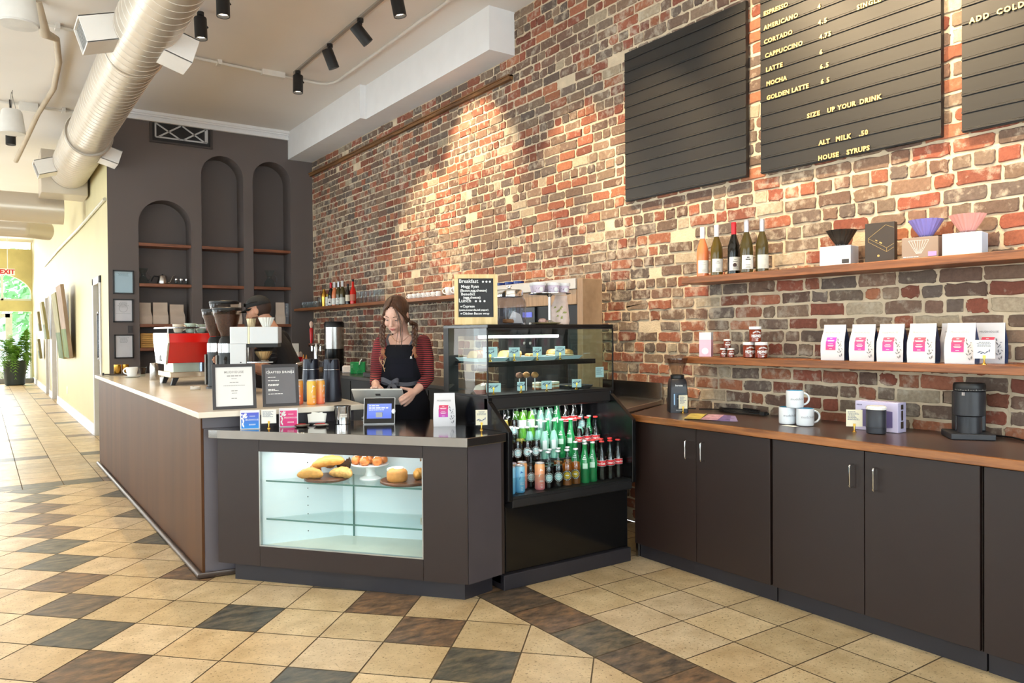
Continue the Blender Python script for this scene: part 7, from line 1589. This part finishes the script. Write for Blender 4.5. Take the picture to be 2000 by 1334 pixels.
for (x0, z0, x1, z1) in ((0, 1.165, -.004, 1.20), (-.004, 1.20, -.022, 1.235), (-.022, 1.235, -.026, 1.26), (-.004, 1.20, .014, 1.232), (.014, 1.232, .020, 1.258), (-.016, 1.222, -.010, 1.246), (.009, 1.222, .004, 1.244), (-.003, 1.18, .008, 1.19)):
    def on(x, z): rx, ry, cy_ = girth(z); a_ = R(-41)+x/.13; return Vector(((rx+.027)*math.sin(a_), cy_-(ry+.027)*math.cos(a_), z))
    b.tube([on(x0, z0), on(x1, z1)], .0026, 6)
b.done('antler_print', mat('antler_tan', (196, 158, 120), .6), w, smooth=True)
GREYS = mat('apron_strap_grey', (122, 122, 132), .8)
rx, ry, cy_ = girth(1.085); b = B(); n = 26
ring_ = [[b.bm.verts.new(((rx+.0285)*math.sin(R(-78+156*i/n)), cy_-(ry+.0285)*math.cos(R(-78+156*i/n)), 1.088+dz+.01*math.sin(i*.3))) for i in range(n+1)] for dz in (-.013, .013)]
for i in range(n): b.bm.faces.new((ring_[0][i], ring_[0][i+1], ring_[1][i+1], ring_[1][i]))
bmesh.ops.solidify(b.bm, geom=b.bm.faces[:], thickness=.003); b.done('waist_tie', GREYS, w, smooth=60)
def ribbon(b, pts, wdt, up=(0, 0, 1)):
    P_ = [Vector(p) for p in pts]; U = Vector(up)*wdt/2; g = [(b.bm.verts.new(p-U), b.bm.verts.new(p+U)) for p in P_]
    for a, c in zip(g, g[1:]): b.bm.faces.new((a[0], c[0], c[1], a[1]))
    return b
b = B(); c0 = Vector((-.055, -.132, 1.088))
for dx, dz, s_ in ((-1, .02, 1), (1, .012, .8)):
    ribbon(b, [c0+Vector((dx*.075*s_*math.sin(t)*.9, -.02*math.sin(t*2), dz*math.sin(t)+.012*math.sin(2*t))) for t in [PI*k/12 for k in range(13)]], .030)
ribbon(b, [c0, c0+Vector((.03, -.02, -.03)), c0+Vector((.06, -.03, -.075)), c0+Vector((.085, -.02, -.13))], .028, (.7, 0, .7)); ribbon(b, [c0, c0+Vector((-.02, -.02, -.04)), c0+Vector((-.012, -.03, -.10))], .028, (.9, 0, .3))
bmesh.ops.solidify(b.bm, geom=b.bm.faces[:], thickness=.002); b.done('tie_bow', GREYS, w, smooth=60)
for nm, pts in (('neck_strap', [(.072, -.112, 1.343), (.088, -.075, 1.385), (.080, -.02, 1.425), (.055, .05, 1.435)]), ('neck_strap', [(-.072, -.112, 1.343), (-.090, -.072, 1.38), (-.082, -.02, 1.418), (-.055, .05, 1.432)])):
    b = B(); ribbon(b, pts, .022, (.8, .25, .35)); bmesh.ops.solidify(b.bm, geom=b.bm.faces[:], thickness=.0025); b.done(nm, GREYS, w, smooth=60)
# hair: cap parted in the middle, strands and two braids
HAIR = mat('brown_hair', (78, 52, 38), .42, var=.35, nscale=26, stretch=(3, 3, .5)); HAIRT = mat('hair_tip', (140, 86, 52), .45, var=.3, nscale=26)
b = B(); b.ball((0, .020, .142), (.0845, .100, .097), 40, 26)
kill = [v for v in b.bm.verts if v.co.y < -.045 and v.co.z < .188-abs(v.co.x)*.55 and abs(v.co.x) < .068 or v.co.z < .075 and v.co.y < .03 or v.co.y < -.02 and v.co.z < .11]
bmesh.ops.delete(b.bm, geom=kill, context='VERTS')
for v in b.bm.verts: v.co.z -= .005*math.exp(-(v.co.x/.010)**2)*(1 if v.co.z > .2 else 0); k = .0016*math.sin(math.atan2(v.co.x, v.co.z-.13)*34+v.co.y*40); v.co.x += k; v.co.z += k*.6
bmesh.ops.solidify(b.bm, geom=b.bm.faces[:], thickness=.006); b.xf(HT).done('hair', HAIR, w, smooth=80)
rr = random.Random(12); b = B()
for sx in (-1, 1):                      # side locks sweeping from the parting over the temples to the ears
    for k in range(16):
        u = k/15; p0 = Vector((sx*.006, -.074+.10*u, .214+.018*math.sin(u*2.6))); p1 = Vector((sx*(.052+.006*rr.random()), -.072+.075*u, .178)); p2 = Vector((sx*(.079+.006*rr.random()), -.040+.06*u, .118)); p3 = Vector((sx*(.080+.006*rr.random()), .0+.03*u, .05))
        pts = []
        for s in range(11): t_ = s/10; pts.append(p0*(1-t_)**3+p1*3*t_*(1-t_)**2+p2*3*t_*t_*(1-t_)+p3*t_**3)
        b.tube([HT @ p for p in pts], [.0035, .0055, .006, .0065, .0065, .0065, .006, .006, .0055, .005, .003], 6)
b.done('side_locks', HAIR, w, smooth=True)
def braid(pts, label):
    n = 34; P_ = [Vector(p) for p in pts]; L = len(P_)-1; bb, bt_ = B(), B()
    for s in range(3):
        path = []; rad = []
        for i in range(n+1):
            u = i/n; k = min(int(u*L), L-1); f = u*L-k; p = P_[k].lerp(P_[k+1], f); ph = u*5.2*2*PI/2+s*2*PI/3
            path.append(p+Vector((.0105*math.sin(ph), -.007*math.sin(2*ph)*.8, 0))); rad.append(.0125*(1-.35*u))
        bb.tube(path, rad, 8)
    br = bb.done('braid', HAIR, w, smooth=True)
    e = P_[-1]; rr = random.Random(3)
    for k in range(9): bt_.tube([e, e+Vector((rr.uniform(-.012, .012), -.004, -.03)), e+Vector((rr.uniform(-.024, .024), -.002, -.065-rr.random()*.02))], [.006, .006, .0015], 6)
    bt_.done('braid_tip', HAIRT, br, smooth=True)
e1, e2 = HT @ Vector((-.082, .012, .055)), HT @ Vector((.082, .012, .055))
braid([e1, (-.118, -.055, 1.47), (-.118, -.088, 1.40), (-.108, -.118, 1.33)], 'l'); braid([e2, (.098, -.045, 1.48), (.104, -.092, 1.40), (.102, -.118, 1.335)], 'r')
b = B(); rr = random.Random(31)
for sx, x0 in ((1, .05), (1, .058), (1, .062), (-1, .074), (1, .066), (1, .070)):
    p0 = HT @ Vector((sx*x0*.5, -.074, .19)); p1 = HT @ Vector((sx*(x0+.012), -.092, .12)); p2 = Vector((p1.x+rr.uniform(-.01, .012), p1.y-.012, p1.z-.10)); p3 = p2+Vector((rr.uniform(-.025, .01), .0, -.07-rr.random()*.03))
    b.tube([p0*(1-t)**3+p1*3*t*(1-t)**2+p2*3*t*t*(1-t)+p3*t**3 for t in [k/12 for k in range(13)]], [.0018]*9+[.0016, .0014, .001, .0006], 5)
b.done('loose_strands', HAIR, w, smooth=True)
def face_bits(w, m, hair, lipc, iris=(80, 100, 110), open_=.35):
    b = B()
    for sx in (-1, 1): b.tube([m @ Vector(p) for p in ((sx*.014, -.0905, .131), (sx*.030, -.0895, .137), (sx*.047, -.0775, .132))], [.0022, .0028, .0012], 6)
    b.done('eyebrows', hair, w, smooth=True)
    for sx in (-1, 1):
        e = B(); e.ball((sx*.030, -.0745, .112), (.0125, .010, .0085), 14, 10, m); eb = e.done('eye', mat('eye_white', (236, 230, 226), .2), w, smooth=True)
        e = B(); e.ball((sx*.030, -.0815, .1095), (.0055, .0035, .0055), 12, 8, m); e.done('iris', mat('iris_grey', iris, .2), eb, smooth=True)
        e = B(); e.ball((sx*.030, -.0740, .1150), (.0138, .0118, .0088), 14, 10, m); e.done('eyelid', SKIN if iris[0] == 80 else SKIN2, eb, smooth=True)
        e = B(); e.tube([m @ Vector(p) for p in ((sx*.0175, -.0825, .1095), (sx*.025, -.0865, .1085), (sx*.034, -.0860, .1085), (sx*.0435, -.0790, .1105))], [.0008, .0014, .0015, .0008], 6); e.done('lashes', mat('lash_dark', (40, 28, 26), .5), eb, smooth=True)
    b = B(); b.tube([m @ Vector(p) for p in ((-.020, -.088, .0475), (-.009, -.0955, .0505), (0, -.0965, .0490), (.009, -.0955, .0505), (.020, -.088, .0475))], [.001, .0032, .003, .0032, .001], 8); b.tube([m @ Vector(p) for p in ((-.018, -.088, .0455), (0, -.0960, .0405), (.018, -.088, .0455))], [.001, .0044, .001], 8); b.done('lips', mat('lips_%d' % lipc[0], lipc, .4), w, smooth=True)
face_bits(w, HT, mat('brow_brown', (92, 62, 46), .6), (190, 104, 100))
e = HT @ Vector((.081, .004, .078)); B().tube([e, e+Vector((.003, -.004, -.022))], .0022, 6).ball(e+Vector((.003, -.004, -.03)), (.005, .003, .010)).done('earring', mat('pearl', (230, 226, 214), .25), w, smooth=True)
B().tube([(-.06, -.06, 1.405), (-.035, -.088, 1.375), (-.005, -.098, 1.362), (.028, -.09, 1.372), (.055, -.062, 1.402)], .0011, 5).done('necklace', GOLD, w, smooth=True)

# man behind the brewer, seen from the side
MN = (2.02, 6.62, 0)
p = thing('person', 'bearded man in a black cap and dark shirt leaning over the coffee brewer', 'person', MN, R(-124))
HM = Matrix.Translation((0, -.045, 1.515)) @ Matrix.Rotation(R(14), 4, 'X')
TM = [(.88, .155, .115, 0, .25), (.98, .165, .12, 0, .24), (1.10, .165, .115, 0, .19), (1.22, .175, .12, 0, .13), (1.33, .185, .115, 0, .08), (1.41, .17, .09, 0, .045), (1.455, .11, .07, 0, .035), (1.48, .07, .06, 0, .03)]
aL = [(.19, .07, 1.39, .058), (.225, .09, 1.26, .050), (.235, .07, 1.13, .043), (.31, -.05, 1.165, .040), (.40, -.175, 1.205, .028)]     # arm on the viewer's side
aR = [(-.19, .07, 1.39, .058), (-.21, .12, 1.25, .050), (-.20, .14, 1.12, .043), (-.12, .02, 1.09, .040), (-.06, -.07, 1.09, .028)]
b = B(); torso(b, TM); limb(b, [(0, .05, 1.45, .062), (0, .0, 1.54, .056)]); head_shape(b, HM); limb(b, aL); limb(b, aR)
hand(b, (.40, -.175, 1.205), (.42, -.21, 1.215), [[(.432, -.235, 1.235), (.455, -.262, 1.243), (.474, -.277, 1.240)], [(.436, -.240, 1.222), (.460, -.268, 1.226), (.480, -.284, 1.222)], [(.436, -.238, 1.208), (.458, -.264, 1.208), (.476, -.279, 1.204)], [(.432, -.230, 1.196), (.450, -.252, 1.192), (.466, -.265, 1.188)]], [(.405, -.195, 1.225), (.412, -.225, 1.245), (.43, -.25, 1.255)])
hand(b, (-.06, -.07, 1.09), (-.04, -.10, 1.09), [[(-.05, -.125, 1.095), (-.045, -.155, 1.09), (-.04, -.175, 1.08)], [(-.033, -.125, 1.097), (-.027, -.158, 1.091), (-.02, -.178, 1.08)], [(-.016, -.118, 1.095), (-.008, -.148, 1.09), (.0, -.165, 1.08)], [(-.0, -.106, 1.09), (.01, -.13, 1.085), (.016, -.145, 1.078)]], [(-.06, -.09, 1.1), (-.075, -.115, 1.1), (-.078, -.138, 1.095)])
for sx in (-1, 1): limb(b, [(sx*.09, .25, .90, .095), (sx*.095, .25, .5, .06), (sx*.1, .26, .26, .054), (sx*.1, .27, .085, .04)]); limb(b, [(sx*.1, .27, .045, .042), (sx*.105, .15, .035, .038), (sx*.106, .08, .03, .028)])
fuse(b, .0055, 3).done('body', SKIN2, p, smooth=80)
TEE = mat('tee_black', (28, 28, 32), .85)
b = B(); torso(b, [(z, rx+.011, ry+.011, cx, cy_) for z, rx, ry, cx, cy_ in TM[:-1]]); limb(b, [(x, y, z, r+.012) for x, y, z, r in aL[:2]]+[(.228, .09, 1.22, .062)]); limb(b, [(x, y, z, r+.012) for x, y, z, r in aR[:2]]+[(-.208, .125, 1.22, .062)])
fuse(b, .008, 3).done('dark_shirt', TEE, p, smooth=80)
b = B(); torso(b, [(z, rx+.010, ry+.010, cx, cy_) for z, rx, ry, cx, cy_ in TM[:2]])
for sx in (-1, 1): limb(b, [(sx*.09, .25, .88, .104), (sx*.095, .25, .5, .072), (sx*.1, .26, .11, .062)])
fuse(b, .01, 3).done('trousers', MATS['trousers_black'], p, smooth=80)
for sx in (-1, 1): b = B(); b.ball((sx*.104, .18, .048), (.05, .14, .047)); b.done('shoe', BLACK, p, smooth=True)
BRD_ = mat('beard_brown', (84, 56, 42), .8, var=.3, nscale=60, bump=.6, bscale=200)
b = B(); b.ball((0, -.030, .045), (.060, .066, .060), 28, 20)
kill = [v for v in b.bm.verts if v.co.z > .072-abs(v.co.x)*.0+max(0, v.co.y+.03)*1.1 or v.co.y > .045]
bmesh.ops.delete(b.bm, geom=kill, context='VERTS'); bmesh.ops.solidify(b.bm, geom=b.bm.faces[:], thickness=.006); b.ball((0, -.093, .063), (.026, .008, .006)); b.jitter(.0012, 2); b.xf(HM).done('beard', BRD_, p, smooth=70)
b = B(); b.ball((0, .02, .135), (.079, .099, .094), 28, 18); bmesh.ops.delete(b.bm, geom=[v for v in b.bm.verts if v.co.y < .0 or v.co.z > .16 or v.co.z < .06], context='VERTS'); bmesh.ops.solidify(b.bm, geom=b.bm.faces[:], thickness=.005); b.xf(HM).done('hair', mat('short_hair', (60, 42, 34), .7), p, smooth=70)
CAPB = mat('cap_black_cloth', (30, 30, 31), .85, bump=.2, bscale=150)
b = B(); b.ball((0, .012, .150), (.087, .108, .096), 36, 22); bmesh.ops.delete(b.bm, geom=[v for v in b.bm.verts if v.co.z < .146], context='VERTS'); bmesh.ops.solidify(b.bm, geom=b.bm.faces[:], thickness=.004)
cp = b.xf(HM).done('cap', CAPB, p, smooth=70)
b = B(); n = 16; g = []
for r_ in (.98, 1.25, 1.5, 1.72): g.append([b.bm.verts.new((.074*math.sin(R(-70+140*i/n))*(1-.06*(r_-1)), .01-.104*math.cos(R(-70+140*i/n))**.8*r_ if False else .012-.106*math.cos(R(-70+140*i/n))*r_, .150-.022*(r_-1)-.012*math.sin(R(-70+140*i/n))**2)) for i in range(n+1)])
for r0, r1 in zip(g, g[1:]):
    for i in range(n): b.bm.faces.new((r0[i], r0[i+1], r1[i+1], r1[i]))
bmesh.ops.solidify(b.bm, geom=b.bm.faces[:], thickness=.004); b.xf(HM).done('cap_brim', CAPB, cp, smooth=70)
b = B()
for sx in (-1, 1): b.ball((sx*.034, -.088, .185), (.03, .012, .018), 16, 10); b.tube([(sx*.06, -.07, .187), (sx*.088, -.01, .185), (sx*.09, .04, .18)], .003, 6)
b.cyl((-.01, -.098, .188), (.01, -.098, .188), .003, n=6); b.xf(HM).done('sunglasses', BLACKG, p, smooth=True)
face_bits(p, HM, BRD_, (176, 110, 98), (81, 70, 50))
